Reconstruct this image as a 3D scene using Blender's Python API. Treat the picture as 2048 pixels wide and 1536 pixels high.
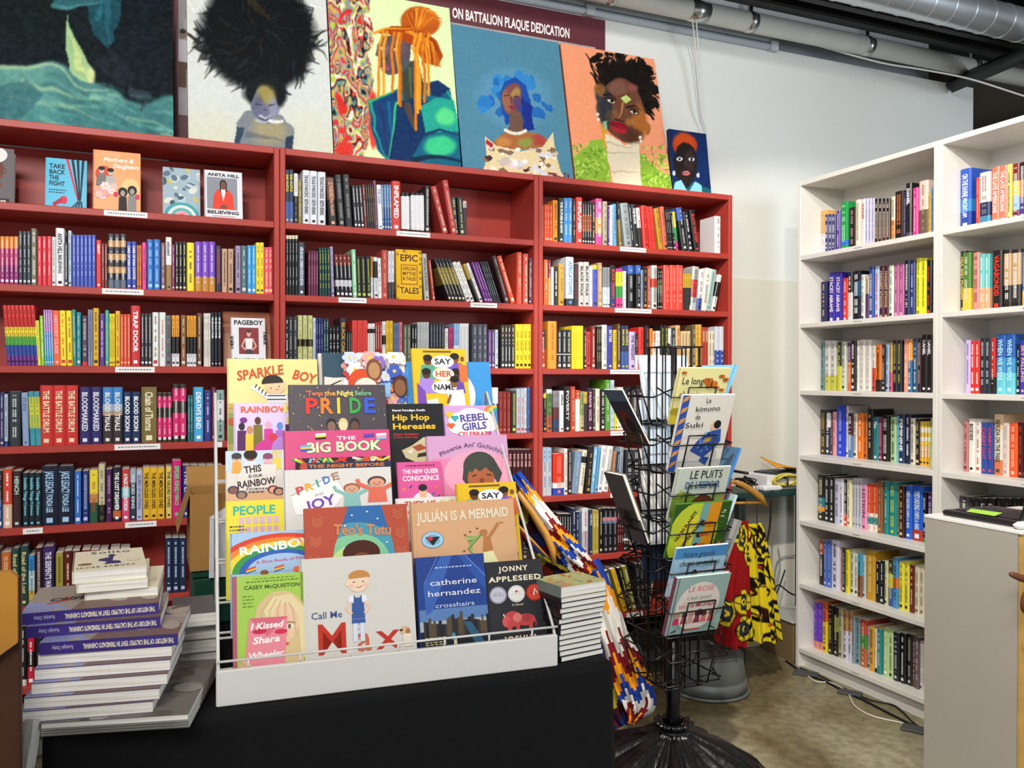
import bpy, math, random
import numpy as np
from mathutils import Vector, Matrix
rnd = random.Random(7)
SC = bpy.context.scene
for o in list(bpy.data.objects):
    bpy.data.objects.remove(o)
COL = SC.collection

# ------------------------------------------------------------------ camera
CF, YAW, PITCH, ROLL, EYE = 1703.5, .4061, -.0077, .0014, 1.4019
_cy, _sy, _cp, _sp = math.cos(YAW), math.sin(YAW), math.cos(PITCH), math.sin(PITCH)
FW = np.array([_sy*_cp, _cy*_cp, _sp]); _r = np.array([_cy, -_sy, 0.]); _u = np.cross(_r, FW)
RT = math.cos(ROLL)*_r + math.sin(ROLL)*_u; UP = -math.sin(ROLL)*_r + math.cos(ROLL)*_u
CP = np.array([0, 0, EYE])
cam_d = bpy.data.cameras.new('camera'); cam = bpy.data.objects.new('camera', cam_d); COL.objects.link(cam)
cam_d.sensor_fit = 'HORIZONTAL'; cam_d.sensor_width = 36.0; cam_d.lens = CF/2048*36.0
cam_d.clip_start = .05; cam_d.clip_end = 60
cam.matrix_world = Matrix(((RT[0], UP[0], -FW[0], 0), (RT[1], UP[1], -FW[1], 0), (RT[2], UP[2], -FW[2], EYE), (0, 0, 0, 1)))
SC.camera = cam
def ray(x, y): return FW + (x-1024)/CF*RT - (y-768)/CF*UP
def aty(x, y, Y): d = ray(x, y); return CP + d*(Y/d[1])
def atx(x, y, X): d = ray(x, y); return CP + d*(X/d[0])
def atz(x, y, Z): d = ray(x, y); return CP + d*((Z-EYE)/d[2])
def atplane(x, y, p, n): d = ray(x, y); return CP + d*(np.dot(np.array(p)-CP, n)/np.dot(d, n))

# ------------------------------------------------------------------ world, lights, exposure
w = bpy.data.worlds.new('world'); SC.world = w; w.use_nodes = True
w.node_tree.nodes['Background'].inputs[0].default_value = (.95, .97, 1.0, 1)
w.node_tree.nodes['Background'].inputs[1].default_value = .40
def area(name, loc, target, size, energy, color, size_y=None):
    l = bpy.data.lights.new(name, 'AREA'); l.energy = energy; l.color = color; l.size = size
    if size_y: l.shape = 'RECTANGLE'; l.size_y = size_y
    o = bpy.data.objects.new(name, l); COL.objects.link(o); o.location = loc
    o.rotation_euler = (Vector(target)-Vector(loc)).to_track_quat('-Z', 'Y').to_euler(); return o
def spot(name, loc, target, energy, color, ang, blend=.3, r=.05):
    l = bpy.data.lights.new(name, 'SPOT'); l.energy = energy; l.color = color
    l.spot_size = math.radians(ang); l.spot_blend = blend; l.shadow_soft_size = r
    o = bpy.data.objects.new(name, l); COL.objects.link(o); o.location = loc
    o.rotation_euler = (Vector(target)-Vector(loc)).to_track_quat('-Z', 'Y').to_euler(); return o
area('shop_light', (-.9, -1.0, 3.2), (.8, 3.3, 1.5), 1.8, 84, (1, .96, .93), .8)
spot('track_spot_wall', (1.5, 1.0, 3.4), (1.4, 3.4, 2.1), 92, (1, .96, .90), 120, .9, .06)
spot('track_spot_paintings', (-.3, .9, 3.4), (-.1, 3.4, 2.1), 60, (1, .96, .92), 100, .9, .06)
spot('track_spot_white_case', (.8, 1.0, 3.3), (3.0, 2.65, .75), 290, (1, .94, .84), 66, .2, .035)
spot('track_spot_display', (-.35, .35, 3.3), (.5, 1.9, 1.0), 14, (1, .97, .93), 60, .5, .06)
area('window_daylight', (5.2, -1.6, 2.2), (3.0, 3.6, 2.4), 1.6, 95, (.80, .90, 1), 2.0)
SC.view_settings.view_transform = 'Standard'; SC.view_settings.look = 'None'
SC.view_settings.exposure = 0.25; SC.view_settings.gamma = 1; SC.view_settings.use_curve_mapping = False

# ------------------------------------------------------------------ materials
def lin(c): return c/12.92 if c <= .04045 else ((c+.055)/1.055)**2.4
def hexc(h):
    h = h.lstrip('#')
    if len(h) == 3: h = ''.join(a*2 for a in h)
    return tuple(lin(int(h[i:i+2], 16)/255) for i in (0, 2, 4))
_M = {}
def mat(h, rough=.45, metal=0, spec=.5, noise=0, scale=8, bump=0, emit=0, coat=0):
    k = (h, rough, metal, spec, noise, scale, bump, emit, coat)
    if k in _M: return _M[k]
    m = bpy.data.materials.new('paint_'+h.strip('#')); m.use_nodes = True
    nt = m.node_tree; b = nt.nodes['Principled BSDF']; c = hexc(h)
    b.inputs['Base Color'].default_value = (*c, 1); b.inputs['Roughness'].default_value = rough
    b.inputs['Metallic'].default_value = metal; b.inputs['Specular IOR Level'].default_value = spec
    if coat: b.inputs['Coat Weight'].default_value = coat; b.inputs['Coat Roughness'].default_value = .12
    if noise or bump:
        tc = nt.nodes.new('ShaderNodeTexCoord'); n = nt.nodes.new('ShaderNodeTexNoise')
        n.inputs['Scale'].default_value = scale; n.inputs['Detail'].default_value = 5
        nt.links.new(tc.outputs['Object'], n.inputs['Vector'])
        if noise:
            r = nt.nodes.new('ShaderNodeValToRGB')
            r.color_ramp.elements[0].position = .3; r.color_ramp.elements[1].position = .7
            r.color_ramp.elements[0].color = (*[v*(1-noise) for v in c], 1)
            r.color_ramp.elements[1].color = (*[min(1, v*(1+noise)) for v in c], 1)
            nt.links.new(n.outputs['Fac'], r.inputs[0]); nt.links.new(r.outputs[0], b.inputs['Base Color'])
        if bump:
            bp = nt.nodes.new('ShaderNodeBump'); bp.inputs['Strength'].default_value = bump; bp.inputs['Distance'].default_value = .01
            nt.links.new(n.outputs['Fac'], bp.inputs['Height']); nt.links.new(bp.outputs[0], b.inputs['Normal'])
    if emit:
        b.inputs['Emission Color'].default_value = (*c, 1); b.inputs['Emission Strength'].default_value = emit
    _M[k] = m; return m
def cov(h): return mat(h, .38, 0, .5)            # printed book cover
def ink(h): return mat(h, .5, 0, .3)
PAGE = mat('#e9e4d6', .8, 0, .2)
def pagemat():
    m = bpy.data.materials.new('page_edges'); m.use_nodes = True; nt = m.node_tree; b = nt.nodes['Principled BSDF']
    tc = nt.nodes.new('ShaderNodeTexCoord'); mp = nt.nodes.new('ShaderNodeMapping'); n = nt.nodes.new('ShaderNodeTexNoise')
    mp.inputs['Scale'].default_value = (4, 4, 700); n.inputs['Scale'].default_value = 1; n.inputs['Detail'].default_value = 2
    r = nt.nodes.new('ShaderNodeValToRGB'); r.color_ramp.elements[0].color = (*hexc('#d6d1c4'), 1); r.color_ramp.elements[1].color = (*hexc('#f4f1ea'), 1)
    r.color_ramp.elements[0].position = .35; r.color_ramp.elements[1].position = .6
    nt.links.new(tc.outputs['Object'], mp.inputs[0]); nt.links.new(mp.outputs[0], n.inputs['Vector']); nt.links.new(n.outputs['Fac'], r.inputs[0]); nt.links.new(r.outputs[0], b.inputs['Base Color'])
    b.inputs['Roughness'].default_value = .85; return m
PAGES_FLAT = pagemat()

# ------------------------------------------------------------------ mesh builder
class MB:
    def __init__(s): s.v = []; s.f = []; s.m = []; s.mats = []; s.smooth = set()
    def mi(s, m):
        if m not in s.mats: s.mats.append(m)
        return s.mats.index(m)
    def add(s, vs, fs, m, smooth=False):
        o = len(s.v); k = s.mi(m); s.v += [tuple(float(c) for c in p) for p in vs]
        for f in fs:
            if smooth: s.smooth.add(len(s.f))
            s.f.append([i+o for i in f]); s.m.append(k)
    def box(s, a, b, m):
        x0, y0, z0 = a; x1, y1, z1 = b
        s.add([(x0, y0, z0), (x1, y0, z0), (x1, y1, z0), (x0, y1, z0), (x0, y0, z1), (x1, y0, z1), (x1, y1, z1), (x0, y1, z1)],
              [(0, 3, 2, 1), (4, 5, 6, 7), (0, 1, 5, 4), (1, 2, 6, 5), (2, 3, 7, 6), (3, 0, 4, 7)], m)
    def bevbox(s, a, b, m, r=.003):
        # box with chamfered edges
        x0, y0, z0 = a; x1, y1, z1 = b; r = min(r, (x1-x0)/2.1, (y1-y0)/2.1, (z1-z0)/2.1)
        def ring(z, i): return [(x0+i+r*0, y0+i+r, z), (x0+i+r, y0+i, z), (x1-i-r, y0+i, z), (x1-i, y0+i+r, z), (x1-i, y1-i-r, z), (x1-i-r, y1-i, z), (x0+i+r, y1-i, z), (x0+i, y1-i-r, z)]
        rs = [ring(z0, r), ring(z0+r, 0), ring(z1-r, 0), ring(z1, r)]
        vs = [p for q in rs for p in q]; fs = [tuple(range(7, -1, -1)), tuple(range(24, 32))]
        for k in range(3):
            for i in range(8): j = (i+1) % 8; fs.append((k*8+i, k*8+j, k*8+8+j, k*8+8+i))
        s.add(vs, fs, m)
    def prism(s, pts, z0, z1, m, axis='z', cap=True):
        n = len(pts)
        def P(p, z): return (p[0], p[1], z) if axis == 'z' else ((p[0], z, p[1]) if axis == 'y' else (z, p[0], p[1]))
        vs = [P(p, z0) for p in pts]+[P(p, z1) for p in pts]
        fs = [(i, (i+1) % n, n+(i+1) % n, n+i) for i in range(n)]
        if cap: fs += [tuple(range(n-1, -1, -1)), tuple(range(n, 2*n))]
        s.add(vs, fs, m)
    def tube(s, path, r, m, n=6, closed=False):
        P = [np.array(p, float) for p in path]; L = len(P); rings = []
        rr = r if hasattr(r, '__len__') else [r]*L
        prev = None
        for i in range(L):
            a = P[(i-1) % L] if (closed or i > 0) else P[i]; b = P[(i+1) % L] if (closed or i < L-1) else P[i]
            t = b-a; t = t/(np.linalg.norm(t)+1e-12)
            if prev is None:
                h = np.array([0, 0, 1.]) if abs(t[2]) < .9 else np.array([1., 0, 0])
                e1 = np.cross(t, h)
            else: e1 = prev-t*np.dot(prev, t)
            e1 = e1/(np.linalg.norm(e1)+1e-12); e2 = np.cross(t, e1); prev = e1
            rings.append([P[i]+rr[i]*(math.cos(2*math.pi*k/n)*e1+math.sin(2*math.pi*k/n)*e2) for k in range(n)])
        vs = [p for q in rings for p in q]; fs = []
        for i in range(L if closed else L-1):
            j = (i+1) % L
            for k in range(n): fs.append((i*n+k, i*n+(k+1) % n, j*n+(k+1) % n, j*n+k))
        if not closed: fs += [tuple(range(n-1, -1, -1)), tuple((L-1)*n+k for k in range(n))]
        s.add(vs, fs, m, True)
    def lathe(s, prof, m, n=32, c=(0, 0), cap=True):
        vs = []; fs = []; L = len(prof)
        for (r, z) in prof:
            for k in range(n): a = 2*math.pi*k/n; vs.append((c[0]+r*math.cos(a), c[1]+r*math.sin(a), z))
        for i in range(L-1):
            for k in range(n): fs.append((i*n+k, i*n+(k+1) % n, (i+1)*n+(k+1) % n, (i+1)*n+k))
        if cap: fs += [tuple(range(n-1, -1, -1)), tuple((L-1)*n+k for k in range(n))]
        s.add(vs, fs, m, True)
    def grid(s, P, m, smooth=True):
        P = np.asarray(P, float); a, b = P.shape[:2]
        s.add(P.reshape(-1, 3), [(i*b+j, i*b+j+1, (i+1)*b+j+1, (i+1)*b+j) for i in range(a-1) for j in range(b-1)], m, smooth)
    def xf(s, M):
        A = np.array(M)[:3, :3]; t = np.array(M)[:3, 3]
        s.v = [tuple(A @ np.array(p)+t) for p in s.v]; return s
    def merge(s, o, M=None):
        b = len(s.v); vs = o.v
        if M is not None:
            A = np.array(M)[:3, :3]; t = np.array(M)[:3, 3]; vs = [tuple(q) for q in (np.array(o.v) @ A.T+t)] if o.v else []
        s.v += vs
        for i, (f, k) in enumerate(zip(o.f, o.m)):
            if i in o.smooth: s.smooth.add(len(s.f))
            s.f.append([i2+b for i2 in f]); s.m.append(s.mi(o.mats[k]))
    def build(s, name, parent=None, loc=None, mw=None):
        me = bpy.data.meshes.new(name); me.from_pydata(s.v, [], s.f)
        for m in s.mats: me.materials.append(m)
        me.polygons.foreach_set('material_index', s.m)
        if s.smooth: me.polygons.foreach_set('use_smooth', [i in s.smooth for i in range(len(s.f))])
        me.update(); o = bpy.data.objects.new(name, me); COL.objects.link(o)
        if parent is not None: o.parent = parent
        if loc is not None: o.location = loc
        if mw is not None: o.matrix_basis = mw
        return o
def tag(o, label=None, cat=None, group=None, kind=None):
    if label: o['label'] = label
    if cat: o['category'] = cat
    if group: o['group'] = group
    if kind: o['kind'] = kind
    return o
def empty(name, loc=(0, 0, 0), rz=0, mw=None):
    o = bpy.data.objects.new(name, None); COL.objects.link(o); o.empty_display_size = .05
    if mw is not None: o.matrix_basis = mw
    else: o.location = loc; o.rotation_euler = (0, 0, rz)
    return o
def frame(o, x, z):
    """matrix with local X along x, local Z along z (up the face), local Y = z cross x (into the thing)"""
    x = np.array(x, float); x /= np.linalg.norm(x); z = np.array(z, float); z -= x*np.dot(x, z); z /= np.linalg.norm(z); y = np.cross(z, x)
    return Matrix(((x[0], y[0], z[0], o[0]), (x[1], y[1], z[1], o[1]), (x[2], y[2], z[2], o[2]), (0, 0, 0, 1)))

# ------------------------------------------------------------------ lettering
_G = {}
def glyph(c, bold):
    k = (c, bold)
    if k in _G: return _G[k]
    def mk(body):
        cu = bpy.data.curves.new('glyph', 'FONT'); cu.body = body; cu.resolution_u = 2; cu.offset = .028 if bold else .004; cu.fill_mode = 'FRONT'
        ob = bpy.data.objects.new('glyph', cu); COL.objects.link(ob)
        dg = bpy.context.evaluated_depsgraph_get(); me = ob.evaluated_get(dg).to_mesh()
        v = np.array([tuple(p.co)[:2] for p in me.vertices]).reshape(-1, 2); f = [tuple(p.vertices) for p in me.polygons]
        bpy.data.objects.remove(ob); bpy.data.curves.remove(cu); return v, f
    v, f = mk(c) if c != ' ' else (np.zeros((0, 2)), [])
    adv = mk(c+'|')[0][:, 0].max()-mk('|')[0][:, 0].max()
    _G[k] = (v, f, adv); return _G[k]
def textw(t, bold): return sum(glyph(c, bold)[2] for c in t)
CAPH = None
def text(mb, t, o, u, v, capheight, m, maxlen=None, align='c', bold=True, fit=False, track=0, shear=0, arc=0):
    """lettering: o = anchor at the baseline, u = reading direction, v = letter-up direction"""
    global CAPH
    if CAPH is None: CAPH = glyph('H', False)[0][:, 1].max()
    o, u, v = (np.array(q, float) for q in (o, u, v))
    W = textw(t, bold)+track*(len(t)-1); sy = capheight/CAPH; sx = sy
    if maxlen and (W*sx > maxlen or fit): sx = maxlen/W
    x = {'c': -W/2, 'l': 0, 'r': -W}[align]
    for c in t:
        gv, gf, ad = glyph(c, bold)
        if len(gf):
            if arc:
                mid = (x+ad/2)*sx; a = mid/arc; ca, sa = math.cos(a), -math.sin(a)
                bx, by = arc*math.sin(a), arc*(math.cos(a)-1)
                lx = (gv[:, 0]-ad/2)*sx; ly = gv[:, 1]*sy
                X = bx+lx*ca-ly*sa; Y = by+lx*sa+ly*ca
            else: X = (gv[:, 0]+x)*sx+shear*gv[:, 1]*sy; Y = gv[:, 1]*sy
            mb.add(o+np.outer(X, u)+np.outer(Y, v), gf, m)
        x += ad+track
    return W*sx
class Art:
    """flat print on a rectangle w x h: local x right, z up, facing -y"""
    def __init__(s, w, h, y=0, z0=0, vmin=0): s.w, s.h, s.mb, s.y, s.k, s.z0, s.vmin = w, h, MB(), y, 0, z0, vmin
    def clip(s, P):
        for ax, lim, sg in ((0, 0, 1), (0, 1, -1), (1, s.vmin, 1), (1, 1, -1)):
            out = []
            for i in range(len(P)):
                a, b = P[i], P[(i+1) % len(P)]; da, db = (a[ax]-lim)*sg, (b[ax]-lim)*sg
                if da >= 0: out.append(a)
                if (da >= 0) != (db >= 0): t = da/(da-db); out.append((a[0]+t*(b[0]-a[0]), a[1]+t*(b[1]-a[1])))
            P = out
            if len(P) < 3: return []
        return P
    def _l(s): s.k += 1; return s.y-.00003*s.k
    def poly(s, pts, c, m=None):
        pts = s.clip(list(pts))
        if len(pts) > 2: y = s._l(); s.mb.add([((p[0]-.5)*s.w, y, s.z0+p[1]*s.h) for p in pts], [tuple(range(len(pts)))], m or ink(c))
        return s
    def rect(s, a, b, c, d, col, m=None): return s.poly([(a, b), (c, b), (c, d), (a, d)], col, m)
    def ell(s, cx, cy, rx, ry, c, n=22, a0=0, a1=360, rot=0):
        P = []; n2 = n if a1-a0 >= 360 else n+1
        for i in range(n2):
            a = math.radians(a0+(a1-a0)*i/n); x, y = rx*s.w*math.cos(a), ry*s.h*math.sin(a); r = math.radians(rot)
            P.append((cx+(x*math.cos(r)-y*math.sin(r))/s.w, cy+(x*math.sin(r)+y*math.cos(r))/s.h))
        return s.poly(P, c)
    def line(s, pts, wd, c):
        y = s._l(); m = ink(c); Q = [np.array([(p[0]-.5)*s.w, p[1]*s.h]) for p in pts]; L = []; R = []
        for i in range(len(Q)):
            a = Q[max(0, i-1)]; b = Q[min(len(Q)-1, i+1)]; t = b-a; t = t/(np.linalg.norm(t)+1e-9); n = np.array([-t[1], t[0]])*wd*s.w/2
            L.append(Q[i]+n); R.append(Q[i]-n)
        for i in range(len(Q)-1):
            q = s.clip([(p[0]/s.w+.5, p[1]/s.h) for p in (L[i+1], L[i], R[i], R[i+1])])
            if len(q) > 2: s.mb.add([((p[0]-.5)*s.w, y, s.z0+p[1]*s.h) for p in q], [tuple(range(len(q)))], m)
        return s
    def text(s, t, x, z, h, c, maxw=.9, bold=True, fit=False, align='c', rot=0, shear=0, arc=0, track=0):
        y = s._l(); r = math.radians(rot)
        if z < s.vmin: return s
        text(s.mb, t, ((x-.5)*s.w, y, s.z0+z*s.h), (math.cos(r), 0, math.sin(r)), (-math.sin(r), 0, math.cos(r)), h*s.h, ink(c), maxw*s.w, align, bold, fit, track, shear, arc*s.w); return s
    def dash(s, x0, x1, z, h, c, seed=0):
        rr = random.Random(seed+int(z*997)); x = x0; y = s._l(); m = ink(c)
        while x < x1 and z > s.vmin:
            l = min(rr.uniform(.02, .07), x1-x); a0, a1, b0, b1 = (x-.5)*s.w, (x+l-.5)*s.w, s.z0+z*s.h, s.z0+(z+h)*s.h
            s.mb.add([(a0, y, b0), (a1, y, b0), (a1, y, b1), (a0, y, b1)], [(0, 1, 2, 3)], m); x += l+.018
        return s
    def build(s, name, parent, mw=None):
        return s.mb.build(name, parent, mw=mw)
# ------------------------------------------------------------------ room shell
def floor_mat():
    m = bpy.data.materials.new('worn_concrete'); m.use_nodes = True; nt = m.node_tree; b = nt.nodes['Principled BSDF']
    N = nt.nodes.new; L = nt.links.new; tc = N('ShaderNodeTexCoord')
    n1 = N('ShaderNodeTexNoise'); n1.inputs['Scale'].default_value = 1.1; n1.inputs['Detail'].default_value = 6; n1.inputs['Distortion'].default_value = .8
    n2 = N('ShaderNodeTexNoise'); n2.inputs['Scale'].default_value = 26; n2.inputs['Detail'].default_value = 8
    n3 = N('ShaderNodeTexNoise'); n3.inputs['Scale'].default_value = 60; n3.inputs['Detail'].default_value = 3
    for n in (n1, n2, n3): L(tc.outputs['Object'], n.inputs['Vector'])
    r1 = N('ShaderNodeValToRGB'); e = r1.color_ramp.elements; e[0].position = .36; e[1].position = .62
    e[0].color = (*hexc('#6e6040'), 1); e[1].color = (*hexc('#aaa48a'), 1); k = e.new(.47); k.color = (*hexc('#8e8566'), 1)
    L(n1.outputs['Fac'], r1.inputs[0])
    r2 = N('ShaderNodeValToRGB'); e = r2.color_ramp.elements; e[0].position = .3; e[0].color = (.55, .55, .55, 1); e[1].position = .7; e[1].color = (1.2, 1.2, 1.2, 1)
    L(n2.outputs['Fac'], r2.inputs[0])
    mx = N('ShaderNodeMixRGB'); mx.blend_type = 'MULTIPLY'; mx.inputs[0].default_value = .8; L(r1.outputs[0], mx.inputs[1]); L(r2.outputs[0], mx.inputs[2])
    r3 = N('ShaderNodeValToRGB'); e = r3.color_ramp.elements; e[0].position = .27; e[0].color = (.12, .1, .07, 1); e[1].position = .31; e[1].color = (1, 1, 1, 1)
    L(n3.outputs['Fac'], r3.inputs[0])
    m2 = N('ShaderNodeMixRGB'); m2.blend_type = 'MULTIPLY'; m2.inputs[0].default_value = .7; L(mx.outputs[0], m2.inputs[1]); L(r3.outputs[0], m2.inputs[2])
    L(m2.outputs[0], b.inputs['Base Color']); b.inputs['Roughness'].default_value = .42
    bp = N('ShaderNodeBump'); bp.inputs['Strength'].default_value = .12; bp.inputs['Distance'].default_value = .004; L(n2.outputs['Fac'], bp.inputs['Height']); L(bp.outputs[0], b.inputs['Normal'])
    return m
def struct(name, mb, label, cat='wall', parent=None):
    o = mb.build(name, parent); tag(o, label, cat, kind='structure'); return o
D, WX, WY = 3.3, 2.9056, 3.58
b = MB(); b.box((-3, -3, -.05), (6, 7, 0), floor_mat()); struct('floor', b, 'worn brown concrete floor with dark stains', 'floor')
WALL = mat('#d9dbd6', .7, 0, .3, .03, 1.5)
b = MB(); b.box((-3, WY, 0), (4.52, WY+.07, 3.125), WALL); struct('wall_back', b, 'white partition wall behind the bookcases, open above')
b = MB(); b.bevbox((2.60, WY-.012, 0), (4.50, WY-.0005, 1.915), mat('#d6d3c6', .7, 0, .3, .03, 1.5), .003); struct('trim_1', b, 'lower cream wall panel between the red and white bookcases', 'panel')
b = MB(); b.box((2.575, WY-.02, 0), (2.598, WY-.0005, 1.92), mat('#d8d6c8', .6)); struct('trim_2', b, 'thin vertical trim strip beside the red bookcase end', 'trim')
GREYW = mat('#b4bcc4', .7, 0, .3, .05, 2)
b = MB(); b.box((-3, 3.656, 3.0), (aty(1857, 140, 3.656)[0], 3.70, 3.62), GREYW); struct('wall_upper', b, 'bluish grey bulkhead above the partition top')
DARK = mat('#16181a', .8, 0, .2, .4, 3)
b = MB()
b.box((-3, 6.4, 0), (6, 6.5, 4.2), mat('#2a2b28', .8, 0, .2, .5, 4)); struct('wall_far', b, 'dark far wall seen past the partition end')
b = MB(); b.box((-3, -3, 4.1), (6, 7, 4.2), DARK); struct('ceiling', b, 'dark open ceiling above the pipes', 'ceiling')
b = MB(); b.box((5.9, -3, 0), (6, 7, 4.2), mat('#6a6459', .8)); struct('wall_right', b, 'side wall far behind the white bookcases')
# corrugated metal far up behind the partition end
b = MB()
for i in range(14): b.bevbox((3.2, 5.6, 2.55+i*.085), (6, 5.66, 2.60+i*.085), mat('#30332f', .55, .3), .008)
struct('trim_3', b, 'dark ribbed metal cladding past the end of the partition', 'cladding')

# ---- pipes, duct and beams under the ceiling
def seg_pipe(p, q, r, m, mb=None, n=20):
    mb = mb or MB(); mb.tube([p, q], r, m, n); return mb
def along(px0, py0, px1, py1, Y): return aty(px0, py0, Y), aty(px1, py1, Y)
# white pipe runs just in front of the partition top
p0, p1 = aty(1120, -18, 3.45), aty(2048, 150, 3.45)
zc = (p0[2]+p1[2])/2+.008
pipe = empty('white_pipe', (1.5, 3.45, zc)); tag(pipe, 'white painted pipe with metal strap clamps along the partition top', 'pipe')
b = MB(); b.tube([(-2.6-1.5, 0, 0), (4.4, 0, 0)], .049, mat('#d2d1c8', .5, 0, .5, .06, 6), 22); b.build('pipe_body', pipe)
CLAMP = mat('#c9cbc9', .25, .9)
for px in (1395, 1500, 1733, 1945, 1222):
    X = aty(px, 60, 3.45)[0]-1.5; b = MB(); wd = .05 if px == 1395 else .022
    b.tube([(X-wd, 0, 0), (X+wd, 0, 0)], .052, CLAMP, 22); b.box((X-.012, -.008, .045), (X+.012, .008, .32), CLAMP); b.build('strap_clamp', pipe)
# grey conduit rail on the wall top
c = empty('conduit_rail', (1.2, 3.57, 3.13)); tag(c, 'pale grey conduit rail running along the top edge of the partition', 'conduit')
q = mat('#b9c2c8', .5); X1 = aty(1553, 93, 3.57)[0]-1.2
b = MB(); b.tube([(-3, 0, 0), (X1, 0, 0)], .018, q, 12); b.build('rail', c)
b = MB(); b.box((-3, -.01, .022), (X1-.02, .012, .075), q); b.build('channel', c)
for px in (1178, 1545):
    b = MB(); X = aty(px, 30, 3.57)[0]-1.2; b.bevbox((X-.025, -.024, -.022), (X+.025, .02, .03), q, .004); b.build('coupling', c)
# spiral duct
pa, pb = aty(1808, 15, 3.0), aty(2048, 52, 3.0); rz = (pb[2]); ry = 3.0
du = empty('spiral_duct', (2.4, ry, rz)); tag(du, 'shiny silver spiral ventilation duct under the ceiling', 'duct')
DM = mat('#d9dee2', .32, .75, .5, .05, 5, .04)
prof = []; x = -3.0
b = MB(); xs = []; rs = []; R = .082
while x < 3.4:
    xs += [x, x+.003, x+.127, x+.130, x+.1305, x+.1345]; rs += [R, R, R, R, R+.0028, R+.0028]; x += .135
b.tube([(a, 0, 0) for a in xs], rs, DM, 40); b.build('duct_body', du)
# black beams
BL = mat('#101212', .55, 0, .4, .3, 3)
def beam(name, Y, px, py, h, d, label, cat='beam'):
    z = aty(px, py, Y)[2]; b = MB(); b.bevbox((-3, Y, z), (5.8, Y+d, z+h), BL, .01); return tag(b.build(name), label, cat)
beam('steel_beam', 3.30, 1700, 40, .10, .08, 'black steel beam between the duct and the white pipe')
beam('steel_beam', 3.12, 1700, 12, .09, .06, 'thin black steel beam right beside the silver duct')
b = MB(); b.tube([(-3, 3.411, aty(1700, 62, 3.411)[2]+.085), (5.8, 3.411, aty(1700, 62, 3.411)[2]+.085)], .028, BL, 14); tag(b.build('black_pipe'), 'dusty black pipe above the white pipe', 'pipe')
b = MB(); A = aty(1905, 170, 3.55); B = aty(2048, 108, 3.0); B2 = B+(B-A)*1.5; b.tube([A, B2], .045, BL, 4); tag(b.build('diagonal_strut'), 'black diagonal strut crossing the white pipe', 'strut')
for i, (Yb, zz) in enumerate([(2.6, 3.85), (4.4, 3.72), (5.0, 3.5), (4.75, 3.42)]):
    b = MB(); b.bevbox((-3, Yb, zz), (5.8, Yb+.12, zz+.15), BL, .01)
    tag(b.build('ceiling_joist'), ['dark joist above the silver duct', 'dark joist behind the grey bulkhead', 'dark joist deep behind the partition', 'low dark joist deep behind the partition'][i], 'beam')
def cable(name, pts, r, h, label, cat='cable', parent=None, rough=.5, sub=6):
    P = [np.array(p, float) for p in pts]; out = []
    for i in range(len(P)-1):
        p0, p1, p2, p3 = P[max(0, i-1)], P[i], P[i+1], P[min(len(P)-1, i+2)]
        for k in range(sub):
            t = k/sub; out.append(.5*((2*p1)+(-p0+p2)*t+(2*p0-5*p1+4*p2-p3)*t*t+(-p0+3*p1-3*p2+p3)*t**3))
    out.append(P[-1]); b = MB(); b.tube(out, r, mat(h, rough), 6); o = b.build(name, parent)
    if label: tag(o, label, cat)
    return o
for k, dx in enumerate((0, 8)):
    cable('hanging_cable', [aty(1383+dx, 24, 3.42), aty(1392+dx*.7, 110, 3.5), aty(1402+dx*.4, 220, 3.53), aty(1413, 270, 3.55), aty(1421, 385, 3.566), aty(1424, 420, 3.568)], .004, '#dcdcd8',
          'pale cable hanging from the pipe down the partition wall' if k == 0 else 'second pale cable running close beside the hanging cable')
cable('sagging_cable', [aty(1640, 92, 3.5), aty(1760, 125, 3.45), aty(1850, 140, 3.4), aty(1940, 158, 3.3), aty(2048, 192, 3.2), aty(2200, 240, 3.1)], .005, '#d9d9d6', 'thin pale cable sagging below the white pipe')

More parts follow.
